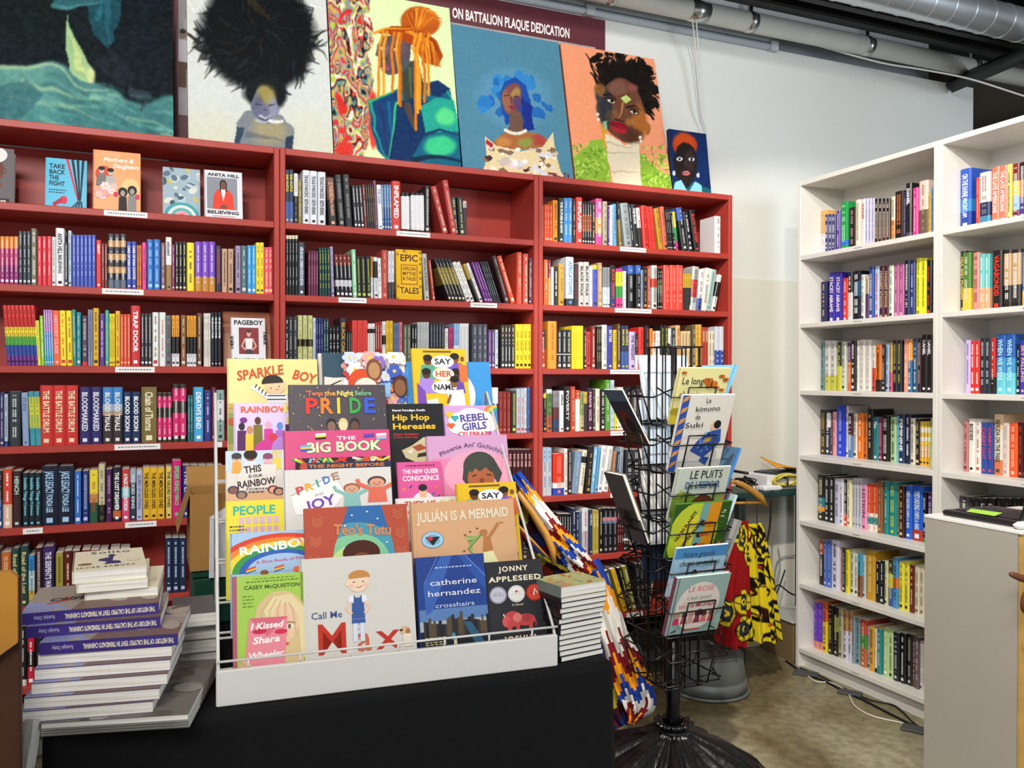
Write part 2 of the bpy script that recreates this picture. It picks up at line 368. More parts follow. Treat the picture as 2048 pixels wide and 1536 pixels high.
# ------------------------------------------------------------------ red bookcases
def red_mat():
    return mat('#ad3d33', .42, 0, .4, .06, 5, .05)
RED = red_mat()
RZ = [2.267, 1.988, 1.714, 1.440, 1.166, .890, .619, .347]   # tops of the boards
ST = .025
S0, S1, S2, S3 = -.612, .465, 1.542, 2.556
CASES = {}
LBL = {('L', 1): [(208, 295)], ('L', 2): [(204, 287)], ('L', 3): [(230, 309)], ('L', 4): [(228, 320), (432, 444)], ('L', 5): [(44, 84), (249, 312)],
       ('M', 1): [(793, 860)], ('M', 2): [(677, 733), (941, 994)], ('R', 1): [(1240, 1292)], ('R', 2): [(1230, 1303)], ('R', 3): [(1221, 1284)],
       ('R', 4): [(1222, 1300)], ('R', 5): [(1222, 1238)], ('R', 7): [(1255, 1287)]}
for key, xa, xb, lab in (('L', S0, S1, 'tall red bookcase below the teal painting'), ('M', S1, S2, 'tall red bookcase below the orange-haired portrait'), ('R', S2, S3, 'tall red bookcase at the end beside the bare white wall')):
    e = empty('red_bookcase', (xa, D, 0)); tag(e, lab, 'bookcase', 'red bookcases along the wall'); CASES[key] = e; W = xb-xa
    for x0 in (.001, W-.021):
        b = MB(); b.bevbox((x0, 0, .24), (x0+.02, .27, RZ[0]), RED, .002); b.build('side_panel', e)
    b = MB(); b.box((.021, .262, .24), (W-.021, .27, RZ[0]-.03), RED); b.build('back_panel', e)
    for k, z in enumerate(RZ):
        b = MB(); b.bevbox((.0212, .001, z-ST), (W-.0212, .262, z), RED, .002); s = b.build('top_board' if k == 0 else 'shelf', e)
        for (p, q2) in LBL.get((key, k), []):
            X0 = aty(p, 500, D)[0]-xa; X1 = aty(q2, 500, D)[0]-xa; b = MB(); b.box((X0, -.0008, z-ST+.003), (X1, .0009, z-.0025), mat('#f0efec', .6))
            rr = random.Random(int(p)); x = X0+.012
            while x < X1-.012:
                l = rr.uniform(.003, .007); b.box((x, -.0011, z-ST*.57), (x+l, -.0007, z-ST*.40), ink('#77777c')); x += l+.003
            b.build('shelf_label', s)
    b = MB(); b.box((.03, .03, .15), (W-.03, .26, .24), mat('#0d0d0e', .7)); b.build('base_plinth', e)
    for x0 in (.05, W-.11):
        for y0 in (.05, .20):
            b = MB(); b.bevbox((x0, y0, 0), (x0+.06, y0+.05, .15), mat('#0d0d0e', .6), .004); b.build('leg', e)

# ------------------------------------------------------------------ white bookcases
WHT = mat('#e6e4de', .4, 0, .5, .015, 3)
WZ = [2.350, 1.991, 1.664, 1.341, 1.029, .713, .408, .095]
WYA = 3.2571
for i in range(2):
    ya, yb = WYA-.8*i, WYA-.8*(i+1)
    e = empty('white_bookcase', (WX, yb, 0)); tag(e, ['tall white bookcase next to the partition wall corner', 'tall white bookcase behind the laptop counter'][i], 'bookcase', 'white bookcases'); CASES['W%d' % (i+1)] = e
    for y0 in (.0005, .779):
        b = MB(); b.bevbox((0, y0, 0), (.28, y0+.020, WZ[0]), WHT, .0015); sp = b.build('side_panel', e)
        for zz in np.arange(.25, 2.2, .032):   # shelf-pin holes
            pass
    b = MB(); b.box((.27, .0205, .06), (.276, .779, WZ[0]-.02), WHT); b.build('back_panel', e)
    for k, z in enumerate(WZ):
        b = MB(); b.bevbox((.001, .0207, z-.022), (.27, .7788, z), WHT, .0015); s = b.build('top_board' if k == 0 else 'shelf', e)
        if k and not (i == 1 and k > 4):
            b = MB(); rr = random.Random(k); y = .44
            while y > .40:
                l = rr.uniform(.004, .009); b.box((.0004, y-l, z-.013), (.0012, y, z-.009), ink('#8a8a86')); y -= l+.003
            b.build('shelf_label', s)
    b = MB(); b.box((.03, .0207, 0), (.045, .7788, .072), WHT); b.build('kickboard', e)
# ------------------------------------------------------------------ shelf books (data: crop x0 x1 top colours [n copies] [lean] | title | ink)
A_ = (0, 420, 3.657); B_ = (0, 730, 4.389); B6 = (0, 1050, 6.146); C_ = (540, 290, 3.657); D_ = (540, 580, 3.657)
E_ = (1060, 360, 3.84); F_ = (960, 720, 3.49); G_ = (1210, 940, 4.955); W1_ = (1560, 320, 3.492); W2_ = (1560, 740, 3.84); W3_ = (1560, 1050, 3.16)
ROWS = [
('L', 2, A_, .02, '''
0 134 193 e78a2c@.25,b8326e@.6,8c1f70 4||fff
134 225 155 26333d 3||dfe6e8
226 268 135 6e6a4e 1||eee
270 378 192 d8283c 3||ffd8d8
379 406 197 e4e4e4
406 470 132 eceef0 1|ANITA HILL   BELIEVING|111
471 497 240 20263a 1||fff
498 522 150 b9cfe0
526 700 182 3f56b8 6||cdd6ff
703 740 220 d9342f 1|HEAVY|fff
741 787 246 7b2f2c 2
790 922 175 2b2a33@.12,c99a5f@.24,2b2a33@.36,c99a5f@.48,2b2a33@.6,c99a5f@.72,2b2a33@.84,5b6a7a 3||fff
925 998 230 2f46a6 2|CARE OF IVAN COYOTE|fff
1000 1035 258 e0802a 2
1038 1070 238 e83e8c
1073 1172 215 1f6fc0 2||a8d8ff
1176 1210 240 7d5a66
1212 1255 200 e8e8e6@.52,9a7a4a 1|educated|333
1257 1278 255 8c3a6a
1280 1362 232 1d1d26 3||e8e0b0
1365 1420 240 f5e12a 1||444
1424 1575 232 7d4cc0@.7,c58a3a 3||f0e0ff
1576 1618 262 2a2338 1||c05060
1622 1662 283 c9a183
1668 1708 283 c9a183
1722 1760 262 a08fb0 1||222
1762 1805 262 4d7078
1808 1872 258 3f9fdc 2||e8f4ff
1872 1930 238 f6e030 2||555
1932 2005 272 e8506e 2||ffe08a'''),
('L', 3, A_, .02, '''
18 250 697 d2302c@.36,f2d92c@.52,5cb84a@.66,2f54b0@.84,6a2f8a 8 34||40201c
256 284 808 e8e04a 1 14||b0902a
286 314 772 8fcf3f 1 12||fff
315 380 730 c78fd8@.4,7fa8e8@.7,58b8e0 4 12||fff
380 432 735 f0693f 1 10|HISTORY CLASS|ffb8c8
434 478 735 f6e32e 1 8||d03a2a
481 525 735 f6e32e 1 8||d03a2a
526 552 728 3a8a8a 1 8||e8f0f0
556 592 748 1f8f9a
598 640 773 4a3a50@.92,c8303a
642 678 728 8d97b8 2
680 722 718 e3b021
728 765 757 5b3591 1||e8d8ff
768 796 733 3fb0a0 1||e8d84a
798 840 758 f2e02c 2||8a2a2a
843 878 738 e8b83a 1||7a4a1a
879 954 762 e2583a 3||f0c0a0
956 1025 700 cf3038 1|TRAP DOOR|fff
1029 1110 755 33343a 3||fff
1114 1160 748 e8efe8 1||c04040
1165 1212 748 e8efe8 1||c04040
1213 1250 770 6f7076
1255 1312 770 e8a030@.42,20201e@.75,e4e4ea 2
1322 1360 768 8a5a30
1365 1437 772 e8a030@.42,20201e@.75,e4e4ea 3
1441 1475 755 6b4a35
1490 1540 755 e9e6dc 3
1542 1618 748 181c2a 3|WE SEE EACH OTHER|fff'''),
('L', 4, B_, .02, '''
0 34 240 2a3a70
36 70 255 b8c4d8@.9,3050a0
72 180 232 2a3438 1||dfe6e8
185 243 242 8fa3c8 1 12|STUDIO|5a6a9a
245 345 232 3f9aa8@.1,c9cf3a@.68,3f9aa8 2 18||2a8a9a
350 685 178 cf2f2a 3|THE BATTLE DRUM|f0e0b8|h
695 893 192 2c2768 2|BLOODMARKED|e8e6f0|h
900 1075 194 3f86c8@.3,a9bfd0@.42,b89a80@.5,3a2f30 2|BLOOD TRIALS|e8e6e6|h
1080 1232 234 1b3057 2|BLOOD SCION|fff|h
1240 1375 192 7a6a34 1|Chain of Thorns|efe6c8|h
1380 1510 243 3a2f28@.08,d82f72@.3,2f3a28@.5,d82f72@.9,2f3a28 3||ffe0e8
1515 1635 167 3a2f28@.08,d82f72@.3,2f3a28@.5,d82f72@.9,2f3a28 2||ffe0e8
1646 1696 268 2f6f74 2||bfe8e8
1700 1785 194 4aaede 1|DEATH'S END|fff
1793 1854 224 3a3a80 1||c8c8f0
1858 1895 197 6b2f4a 1||e0b0b8
1898 1970 220 8fb0ab@.2,dfe6ea@.6,8fb0ab'''),
('L', 5, B_, .02, '''
-40 22 930 20222a@.5,2a4a8a||fff
25 105 912 d84a2a@.6,e8c0a0||fff
107 185 932 3a1f22 1|HENCH|bfe0d0
195 362 947 10222b 3|Invisible Things   M Johnson|7fd0e0
365 645 888 0c1330 2|JADE LEGACY   FONDA LEE|a8d0f0|h
652 712 932 2f6fc0 1||d8e8ff
720 778 932 24307a 1||b8c8f8
784 860 924 f0dc3a@.45,c88a50@.62,2a5a40 1||b04a2a
865 920 872 cfc8a0@.7,1a1a18 1||50503a
926 985 917 4a2050 1||d8b0d8
990 1062 897 1a1c2c@.8,c86a30@.93,1a1c2c 1|THE LOST DREAMER|fff|h
1068 1138 914 c8403a@.35,9ad0d8@.55,d84a7a 1|A MAGIC STEEPED IN POISON|fff
1140 1195 922 9fb0b8@.25,2f3f4a 1|WICKED KING|dfe6ea
1198 1250 922 b9bfe0 1|QUEEN OF NOTHING|5a5a8a
1253 1445 902 e8b92f 3|THE MERCILESS ONES|2a2018
1456 1508 892 e3cd6a 1|THE GILDED ONES|3a3020
1512 1590 838 d81f7a 1|SPIDER KING   MERCI|4adf8a
1600 1960 882 24307f 5|THE LATE|d8d8e8'''),
('L', 6, B6, .02, '''
-60 5 300 8a4a2a
8 132 340 c8642a 1||f0d0a0
136 235 292 23443c 1|Road of the Lost|d8c88a|h
240 345 266 23443c 1|Road of the Lost|d8c88a|h
350 425 377 2f86c8@.3,b8d8e0@.7,c8a84a
430 518 282 3a1414 1
522 665 267 3a2060@.2,241f4a 1|THE SERPENT'S WAKE|e8e0f0|h
682 776 347 a8983a 1||4a401a
785 980 322 5a1a14 2||e8d0b0
1000 1330 312 7a1c1a 3||a84a3a
1350 1600 300 2a2a30 2||ccc
2030 2290 160 1f2f4a 3||b8c8e8'''),
('L', 7, B6, .02, '''
228 325 1245 1a1a1a@.9,e0d8c0||eee
332 422 1345 c8243a@.35,2a1c18@.65,c8243a||fff
430 560 1300 16181a||888
570 800 1300 3a3a3a 2||ccc'''),
('M', 1, C_, .02, '''
105 173 180 22304f@.6,3a5a9a 2|EAR HUSTLE|f0dc3a
175 205 208 e4e4e4@.45,1a1a1a 1||888
207 235 255 8a7a3a
238 290 187 dfe3ea 1|THE RAGE OF INNOCENCE · KRISTIN HENNING|222
293 346 190 dfe3ea 1|THE RAGE OF INNOCENCE · KRISTIN HENNING|222
351 408 197 dfe3ea 1|THE RAGE OF INNOCENCE · KRISTIN HENNING|222
412 470 240 6a4a3a@.45,2a2422 1 24|22 MURDERS  PAUL PALANGO|e8a88a
472 524 218 1d1f24 1 30||999
528 580 218 1d1f24 1 26||999
596 670 296 2b2e34 3 22||eee
671 695 290 6a2f2a 1 20
697 755 290 2a2d35 4 18||c8a05a
757 774 258 8a5a68 1 16
778 810 293 e6e8ee 1 14|THE CLASS|3a6ab0
812 888 290 5a80b4@.5,3a5f9a 4 8||e8e8b0
890 955 265 cf3a2c 1|INFLAMED|fff|h
960 1020 346 151515@.1,e4e4e6@.94,151515 2 4
1030 1128 350 151515@.06,e4e4e6@.94,151515 3 4
1134 1166 300 28292e
1172 1216 308 b5433c 1 88
1256 1300 262 b23a36 1 68||e8b0a8
1326 1360 380 2b3a35 1 22||c8c890
1366 1408 385 25282b 1 18||c8c890
1411 1438 410 c8c4bc@.2,3a3032'''),
('M', 2, C_, .02, '''
115 205 660 d8d0b0@.06,16181a 4||bbb
206 255 712 3b414d 1|AFRICAN AND CARIBBEAN PEOPLE IN BRITAIN|dfe6ee
280 354 775 6b2747 4||d8a0b8
356 438 750 16403c 4 4||d8d84a
440 462 742 a79bbf 1 12
470 590 800 7a2a24@.25,1c1c20@.6,c8c8d0@.75,1c1c28 4 16||eee
594 625 765 8fce9f 1 12||fff
627 734 815 1c1f24 3 10||b8c84a
736 755 815 b8863a@.5,e0e0e0
757 785 820 dfe5ea@.1,1c1c24@.5,dfe5ea 1 8
788 814 825 e4e4e4 1 8
818 864 768 b5493a 1||d89080
866 910 775 d9dce4@.65,4a4a52 2
1113 1148 795 b9bbb0 1 22|AFRICAN EUROPEANS|4a4a48
1156 1176 845 b5493a 1 34
1196 1322 835 24262c@.2,8a7a3a@.6,24262c 5 112||e8e0b0
1332 1390 860 e8e6e0 2 108||444
1412 1430 872 c8a84a@.4,2a2420 1 104
1432 1456 868 e6e4de 1 104
1470 1530 860 6a2f80 3 104||e0c8e8
1534 1592 855 2c2f35 4 98||aaa
1622 1658 815 40282a 1 100||a89090
1662 1698 815 d8502f 1 104||ffd8c0
1804 1842 785 cc4f36 1||ffd0c0
1850 1888 797 cc4f36 1||ffd0c0
1892 1908 840 2a2226
1916 1934 830 6a4a78'''),
('M', 3, D_, .02, '''
105 134 195 16181c 1||fff
136 202 195 33363c 2||aaa
205 238 185 c9cb8c@.46,2c2016@.6,c9cb8c 1||8a8a4a
241 273 185 c9cb8c@.46,2c2016@.6,c9cb8c 1||8a8a4a
277 311 187 c9cb8c@.46,2c2016@.6,c9cb8c 1||8a8a4a
315 335 203 d0dcec
336 390 205 28306a 3||b0b8e8
392 430 208 24414a 2||e0e8e8
432 508 265 16181c 3||fff
511 558 205 2d2f33 1|BLACK CAKE|c89a4a
560 600 300 18181a 3
602 715 222 d9413a 3||a82a28
717 768 245 e8e8e4@.12,18181a@.22,e8e8e4 2||555
770 820 235 a8302a 3
822 848 230 e6e6e6@.3,1a1a1a@.5,e6e6e6@.7,1a1a1a
850 900 225 e0b62b 2||7a5a10
903 945 240 5a749a 2
947 972 235 d8707a 1||8a2a3a
976 1032 255 5b6350 2||c8c8b0
1036 1076 250 1c1c20 2||fff
1080 1165 235 b9bcbd 4||777
1170 1276 240 2c3038 5||aab
1282 1306 280 e8e6e0
1310 1340 270 b82f78
1345 1385 245 8fb8e0@.5,e8e8e8 2||d04a3a
1386 1456 245 e6e6e6 3||888
1478 1592 250 4a4d5a 3||b0b4c0
1595 1646 290 5a3a70 2||d8c0e8
1649 1671 290 c8d4e4
1690 1790 255 3a3020@.3,2a2a28 4||f0f0f0
1796 1912 250 e8cb1d 4||1a1a1a'''),
('M', 4, F_, .02, '''
-1370 -900 205 4a2c2c 14||ccc|s
-895 -500 215 2c3448 12||ccc|s
-495 -125 208 5a5040 12||222|s
-120 80 200 3a2a2a 5||ccc
85 130 192 d8d8d8@.35,28407a||fff
132 215 222 7a1f1c 3||b05a50
217 252 215 2a2c22 1||c8c84a
256 311 200 aab7c4 2||c83a3a
313 331 195 c8ccd0
334 355 190 3b6ab0'''),
('M', 5, F_, .02, '''
-1370 -800 640 30343c 16||ccc|s
-795 -65 630 6a3a30 20||ddd|s
-60 195 630 3a1216 8|BAD CREE|d8a8a8
200 360 625 3a1216 6|BAD CREE|d8a8a8'''),
('M', 6, F_, .02, '''
-1370 -600 1070 3a3a34 20||ccc|s
-595 115 1065 2c2c3c 20||bbb|s
120 420 1060 30282a 7||b8a8a0'''),
('M', 7, G_, .02, '''
-3100 -2000 1000 33302c 20||ccc|s
-1990 -800 1000 3a2c34 24||ccc|s
'''),
('R', 1, E_, .02, '''
90 108 190 e6e4e0
112 172 190 e0562c 3||ffd8c0
179 218 155 e78a23
222 258 138 22302b 1|THE FUTURE IS NOW|fff
260 326 138 3f86c8 2||cfe4f8
328 352 150 3a2420
355 400 135 d8382a 1|INFLAMED|fff|h
402 476 168 1e1c1c@.3,8a4a2a@.7,1e1c1c 4
479 501 170 202020 1||fff
505 552 145 d8408a@.15,e8559a@.4,e89050@.75,d8408a 1||fff
558 592 165 a8a08c 1||5a5448
598 612 205 5a3a80
613 635 195 e4e4e4
636 662 185 5aa0d8 1 6
663 682 170 262220@.4,8a6a2a 1 20||c8b88a
690 748 182 8d979a 1 36||4a5458
750 772 190 22242a 1 30||fff
776 806 188 1c1c1e 1 28|THE BLACK|fff
816 842 215 e4e2da@.5,2a2a2c 1 24
850 892 200 d8352f 1 22||8a1a1a
896 942 205 d8352f 2 30||8a1a1a
956 992 218 b88a2a 1 40||6a4a1a
1000 1030 205 d86a50 1 32
1034 1074 225 26262a 3 26||ccc
1075 1092 255 1c1c1c 1 28||fff
1094 1112 245 e8d82f@.4,2fa05a@.75,d83a8a 1 30
1124 1166 215 3a5aa8@.3,1e2024 1 46||c8c8c8
1174 1214 245 1c1c20 1 40||ccc
1222 1258 235 1c1c24 1 44|BLACK MARXISM|d84a3a
1424 1470 277 e6e2e4 1||9a8a90|h'''),
('R', 2, E_, .02, '''
88 106 690 c8362a 1||f0b0a0
110 140 612 d8642c 1||f0d8c0
142 160 615 8a2a3a@.4,d8a04a
163 182 670 e6e4de
184 212 665 1e1e20 1||fff
221 262 648 c99a3a 1||7a5a1a
278 335 592 dbe3f0@.85,2a2c30 1|AFRICATOWN|5a8ac8|h
340 375 645 2b2b2d 1||8a3a3a
378 455 630 c4c2be 2|BLACK FOLK|1a1a1a
458 481 660 e6e6ec
483 513 655 e8e02f@.1,3a50c0
525 560 635 b98d63 1||e8d8c0
562 615 670 8a8e92@.5,c8d4d8 3||4a4a4a
620 658 655 1a1c22@.4,2a3a6a 1|BLACK MARXISM|d84a3a
665 712 680 e8308a@.08,d8e02f@.45,3aa04a@.75,e8308a 2
715 738 700 e8e8e4
755 796 655 3a64b8@.2,1e2024 1||c8c8c8
814 850 655 3a64b8@.2,1e2024 1||c8c8c8
853 872 690 8a9ab8
876 906 670 18181a 1||c0a040
908 928 660 b84a3a
940 980 655 d0d0ca@.3,d84a3a@.5,c8c8c4 1||333
983 1018 678 1e1e1e@.3,3a5a3a@.6,1e1e1e 3||eee
1030 1178 655 e0493c 3||f0a090|h
1180 1240 685 8a8a80@.1,c8a83a@.45,3a3a38 5
1250 1300 668 b8b8b8@.3,c83a3a@.7,b8c0c0 1 -24
1303 1340 690 e6e6ea@.7,3a50a0 1 -24
1350 1386 680 ece6d4 1 -34
1390 1440 692 a9c4c2 1 -46||6a8a8a
1450 1478 732 e8e6e2@.2,1a1a1a@.6,e8e6e2 1 -54'''),
('R', 3, E_, .02, '''
88 120 1150 1e1e20@.5,b03a2a 1||ddd
137 206 1085 e8942a 1||b06a1a|h
210 316 1150 26282a@.62,d8d8d8@.64,26282a 3
324 412 1120 f0d81f 4||8a7a10
413 432 1135 2a2420 1||fff
434 472 1165 c83a33 1||701a1a
478 508 1125 8a2a22
512 556 1125 2c2820 3||d8c88a
558 597 1112 dfe6dc 1||8a8a8a
599 638 1120 3a3aa0 1|BITTER|d8d8f0
644 672 1150 d8b82f 1||6a5a10
675 698 1105 6a4a2a
704 760 1118 22304f@.6,3a5a9a 2|EAR HUSTLE|f0dc3a
762 808 1165 c9b3dc 1|THE WEIGHT|4a4a6a
812 832 1180 2a2a2a@.6,e0e0e0
835 876 1130 d8332f 1||8a1a1a
880 915 1120 1c1a18 1||c84a2a
918 941 1140 e8862a
943 968 1160 e8b08a@.3,e8e0d8
970 1002 1158 e4e4e6 2
1008 1060 1115 1a1c1c@.7,e0e0e0@.8,1a1c1c 2||d8d84a
1064 1085 1140 e8e8e8
1090 1120 1135 2a3a40@.4,2a6a78
1126 1160 1115 e0b07a 1||8a2a1a
1165 1235 1160 d8bf8f 3||7a5a3a
1250 1273 1115 6a5a3a
1275 1320 1110 d8a83f 2||8a3a1a
1324 1370 1130 a83a28 2|DUNCAN|f0d8a0
1372 1420 1160 d8d0b8 2
1424 1490 1125 c8ccd8@.55,2a4aa0 2||e8e8f0'''),
('R', 4, F_, .02, '''
430 446 182 2f52a8
448 468 205 1e1e1e@.1,d8c82a@.2,1e1e1e 1||d8d83a
470 508 205 e4e4dc@.1,5a7a3f@.6,b0603a
512 553 215 8a8a90@.4,6a3a3a@.7,3a4a6a 3
556 586 215 e4e4e4 1|AFRICA|1a1a1a
589 628 185 1a1a1c 1|POVERTY|ccc
632 665 185 b8442c 1||e8a080
666 698 210 c84a2a@.22,e8e6e0
700 725 218 8a9a5a@.6,c8b88a
727 752 222 c8a84a@.3,3a3026
756 789 195 3a2438 1|MIAMI VICE|e8a8c8
791 808 205 4a3a3a
810 838 200 e4dcc8 1||b03a2a
841 876 205 18181a 1||e0e0e0
880 911 138 5a9a2f
913 940 140 bcd0dc 2
941 958 215 e8e02f
960 1002 190 e0ddd4 2||888
1005 1050 195 1e1e1e@.6,e8e8e8@.7,1e1e1e 2
1060 1300 200 3a3036 6||ccc'''),
('R', 5, F_, .02, '''
435 503 612 9fb7cf@.3,c0c4cc 2||6a7a9a
512 590 655 d8331f@.7,e8e4e0@.83,2f4ab0 1||f08a6a|h
592 616 620 e6e4de
618 642 625 3a2018
668 718 642 7d93ad 1 -24||a8b8c8
720 752 630 ece2cc@.15,1c1c1c@.3,ece2cc 1 -32||3a3a3a
756 798 606 1e1a18 1 -26||c89a5a
800 828 610 7fb8d8 1 -28||fff
830 850 615 6aa8d8 1 -28
855 892 600 e8e8e6 1 -36||8a8a9a
896 938 604 e8e6e2 1 -40||8a8a9a
940 958 640 b88a6a 1 -26
960 980 640 24405a 1 -20
984 1010 610 9aa8b8 1 -14
1020 1300 625 30343a 6||ccc'''),
('R', 6, F_, .02, '''
468 515 1065 b8b0a4
517 550 1095 b8442a
552 640 1075 1a1a1c 5||e0e0e0
642 668 1035 23304f
669 690 1060 23304f
692 714 1060 5a6a88
716 760 1035 d8dce0@.5,b8bcc4 1||c84a5a
762 785 1045 2a3a5c 1|THE FIELD|d8d8c8
787 832 1050 b09a3a 2|THE WARD|e8e0a0
836 860 1040 1c1c1e 1||ccc
862 958 1035 18181c@.2,d87a88@.28,5a7a9a@.34,18181c 3||8a8a98
960 1002 1040 5a1418 3
1004 1052 1040 1e1e22@.7,e8e8e8@.75,1e1e22 3
1054 1075 1060 d8a890
1085 1250 1100 1c2c48 3||6a7a9a'''),
('R', 7, G_, .02, '''
-110 -20 1010 2a3a38 2 110||aaa
0 40 1005 2a4a4c 1 112
55 100 988 d8b01f 1 126||8a5a1a
128 160 975 1a1a18 1 112||c8c8a0
166 212 960 7d7a1f 1 104
300 420 930 1c1a1c 3 20||777
470 505 960 18181a 1 -60||fff'''),
('W1', 1, W1_, .12, '''
268 311 355 e8a85a@.5,e8d8dc 1||aaa
313 388 380 20246a 3||fff
390 418 355 5b3aa0
422 472 292 1f9a4a@.75,2a6ad0@.85,1f9a4a 1||a8f0c0
476 524 330 1a1a1a 1||d0a0a0
527 560 278 e8e0c8 1||8a6a5a
562 592 272 e0dce0 1|HUNGER|c83a2a
594 658 268 c3bfdc 3||8a86a8
660 768 270 1e1614@.6,3a1c14 4||f0d8c0
770 801 255 ecdcb8@.5,e0904a
805 866 218 1c1614 1||e0703a
868 878 222 3a2a6a
880 920 162 1a1a1c@.85,4a5060 1|DANIEL|fff
928 966 195 e0308a 1||ffb8d8
968 1034 145 e8ccc0@.5,6b5a48 1||a8847a
1036 1054 230 d8b04a
1056 1076 190 5a8ac8'''),
('W1', 2, W1_, .12, '''
288 334 850 1a1c4a 1||c8b07a
340 430 785 3226a0 2|STACEY ABRAMS|f0e0f0
432 472 825 e0342c
475 506 790 26282c@.4,c8c8c8 1||fff
508 562 775 101828@.2,1a4a6a@.5,101828 1||fff
564 588 800 dfe0e0
590 618 810 c8b89a@.4,5a3a6a
620 655 745 2a4a9a 1||e0e8f8
656 690 742 b8cce8 1||c83a3a
692 758 742 4a1a30 2|MARGARET ATWOOD|d8b88a
760 792 735 cfe8cf 1||1a1a1a
795 864 725 b05a90 2||e8b0c8
868 904 700 1a2a4a 1||fff
906 942 700 2a3a80 1||b8c0f0
948 1024 685 f0ee1f 2||8a8a10|h
1028 1064 700 141414 1||d8503a'''),
('W1', 3, W1_, .12, '''
285 309 1275 5a7a82
312 390 1262 cacac4@.7,b8b84a 2||4a4a4a
404 432 1270 2a2c20@.5,c8c83a 1||d8d84a
435 465 1268 c8d0c0
468 496 1275 5a2a6a@.4,d86a3a
498 532 1262 2a2820 1||fff
535 550 1260 e0e0e0
552 634 1255 dcd8d0 2||aaa
640 662 1290 dcdcdc@.5,d0402f 1||333
664 710 1288 d8762a@.75,2a2018 1||2a1a10
712 735 1290 1a1a1c
737 758 1280 9fb8d8
760 782 1275 c8a86a@.6,d85a7a
785 852 1258 1a2028 2||b8b04a
860 894 1250 e89a80 1||fff
897 925 1252 e8a04a@.4,2a6a9a 1||fff
927 960 1245 24507a
962 986 1250 3a1c22 1||d8b0a0
988 1064 1220 161616 2|DANIEL|fff'''),
('W1', 4, W2_, .13, '''
295 344 305 2a2620 1||c8a04a
346 383 312 20284a@.05,e4e8ec@.38,20284a 1||fff
386 401 330 5a2a2a
402 430 320 d8a0a8 1||b04a6a
431 495 270 2a44d8 1||a0b0f8
500 520 275 e6e6e6
521 560 332 4a2438@.5,5a80b8 1||fff
562 590 335 e4dccc
592 640 332 e87a1f 1||fff
642 667 335 c86a2a
668 712 300 1a1c1e 1||b8b8a8
715 756 362 2f7a80 1|The|e0f0f0
757 780 365 8a1f4a 1||f0a0b8
782 838 350 161616 1||d8d8d8
840 890 360 a8cf9a
891 905 355 7ab8d0
906 951 340 20365a 1|FEMININE|fff
955 1000 340 1a2440 1||e0e0e8
1003 1038 370 dcd6c4
1040 1072 375 1c1814 1||e0c8a0
1075 1146 395 e8c84a@.15,f0ece0@.25,e8c84a@.35,f0ece0@.45,e8c84a@.55,e8c8a0@.8,e8b02a 3
1148 1166 370 b8e0b0'''),
('W1', 5, W2_, .09, '''
285 337 805 1a1c1e@.5,2a7a8a@.7,e0902a@.8,1a1c1e 1||e0e0a0
340 420 820 16181c 2||e8e8e8
422 462 835 c4c4e0
463 489 838 e4e4ea 1||888
491 515 842 1c1c1e@.75,d84a2a 1||eee
517 551 845 ece4b8 1||888
553 626 832 c3c4d0 3||8a8a98
630 670 880 e89ac0 1|LOTION|8a2a5a
672 750 875 d84a20@.62,ece4dc@.7,3a8a8a@.85,ece4dc 2||f0c0a0
752 791 855 8a5a3a 1||c8a070
795 830 860 1f8a8a
832 892 862 1f8a8a 1||d8e04a
894 914 885 8a8a4a
916 957 890 3a2018 1||e8c8b0
960 1010 890 1f5fd0 1|TIME'S UNDOING   CHERYL A. HEAD|e0f0ff
1013 1096 892 1f5fd0@.8,b83a2a 1|TIME'S UNDOING   CHERYL A. HEAD|e0f0ff|h
1100 1126 940 141618@.9,2a8a4a 1||eee
1128 1166 945 5a2a80'''),
('W1', 6, W3_, .07, '''
242 274 98 a8502a@.3,2a2420 1||fff
276 325 98 4a6ac0 2||b8c8f0
327 376 98 d8d8e8 1||3a3a6a
378 392 140 c87a80
393 412 145 2a3a28 1||e0e0d0
413 436 155 e8d82f 1||4a4a10
437 466 158 ccd0b8
467 490 178 e4e4e0
491 521 182 4aa0b8@.5,8a5a3a
522 540 190 b8d0e0
541 602 165 c99a2a 1||f0d890|h
605 634 230 161616 1||ddd
635 660 225 161a20 1||ddd
662 680 225 d8d8a0
682 715 222 3a3a1a@.3,d8c82a@.6,3a5a9a
716 750 205 4a90c8@.4,d87a3a@.6,4a90c8
751 815 230 e8e04a 2||2a2a1a
818 848 255 6a2420 1||ddd
850 910 255 d8d3b8 2||8a6a4a
912 928 265 3a3a3a'''),
('W1', 7, W3_, .07, '''
213 270 475 d87a4a@.04,6a3ac0@.85,e8906a 2||a880e0
272 303 478 d8602a@.4,e8c81f
305 335 508 1a1a16 1||c8c88a
338 366 520 1a1a16@.2,8a8a3a@.5,1a1a16 1||c8c88a
368 396 530 b0ac8a
398 455 545 b88a5a@.4,d0cce0 2
456 475 580 8a9aa0
476 500 590 6a9aa8
502 546 600 c84a3a@.3,4a8a3a@.6,b86a3a 1||e8c8a0
547 566 640 b8b0d0
568 599 640 d8a02f
600 613 655 e4e4e4@.9,2a2a2a
615 646 660 2f8a8a
648 686 650 b8d890 1||fff
690 716 660 c0d8a0
719 756 680 1a2030
758 796 685 161618 1||e8e8e8
798 831 690 1c1a1c 1||bbb
833 852 700 6a4a3a
856 879 710 6a5a68
881 916 735 d0ccc4 2'''),
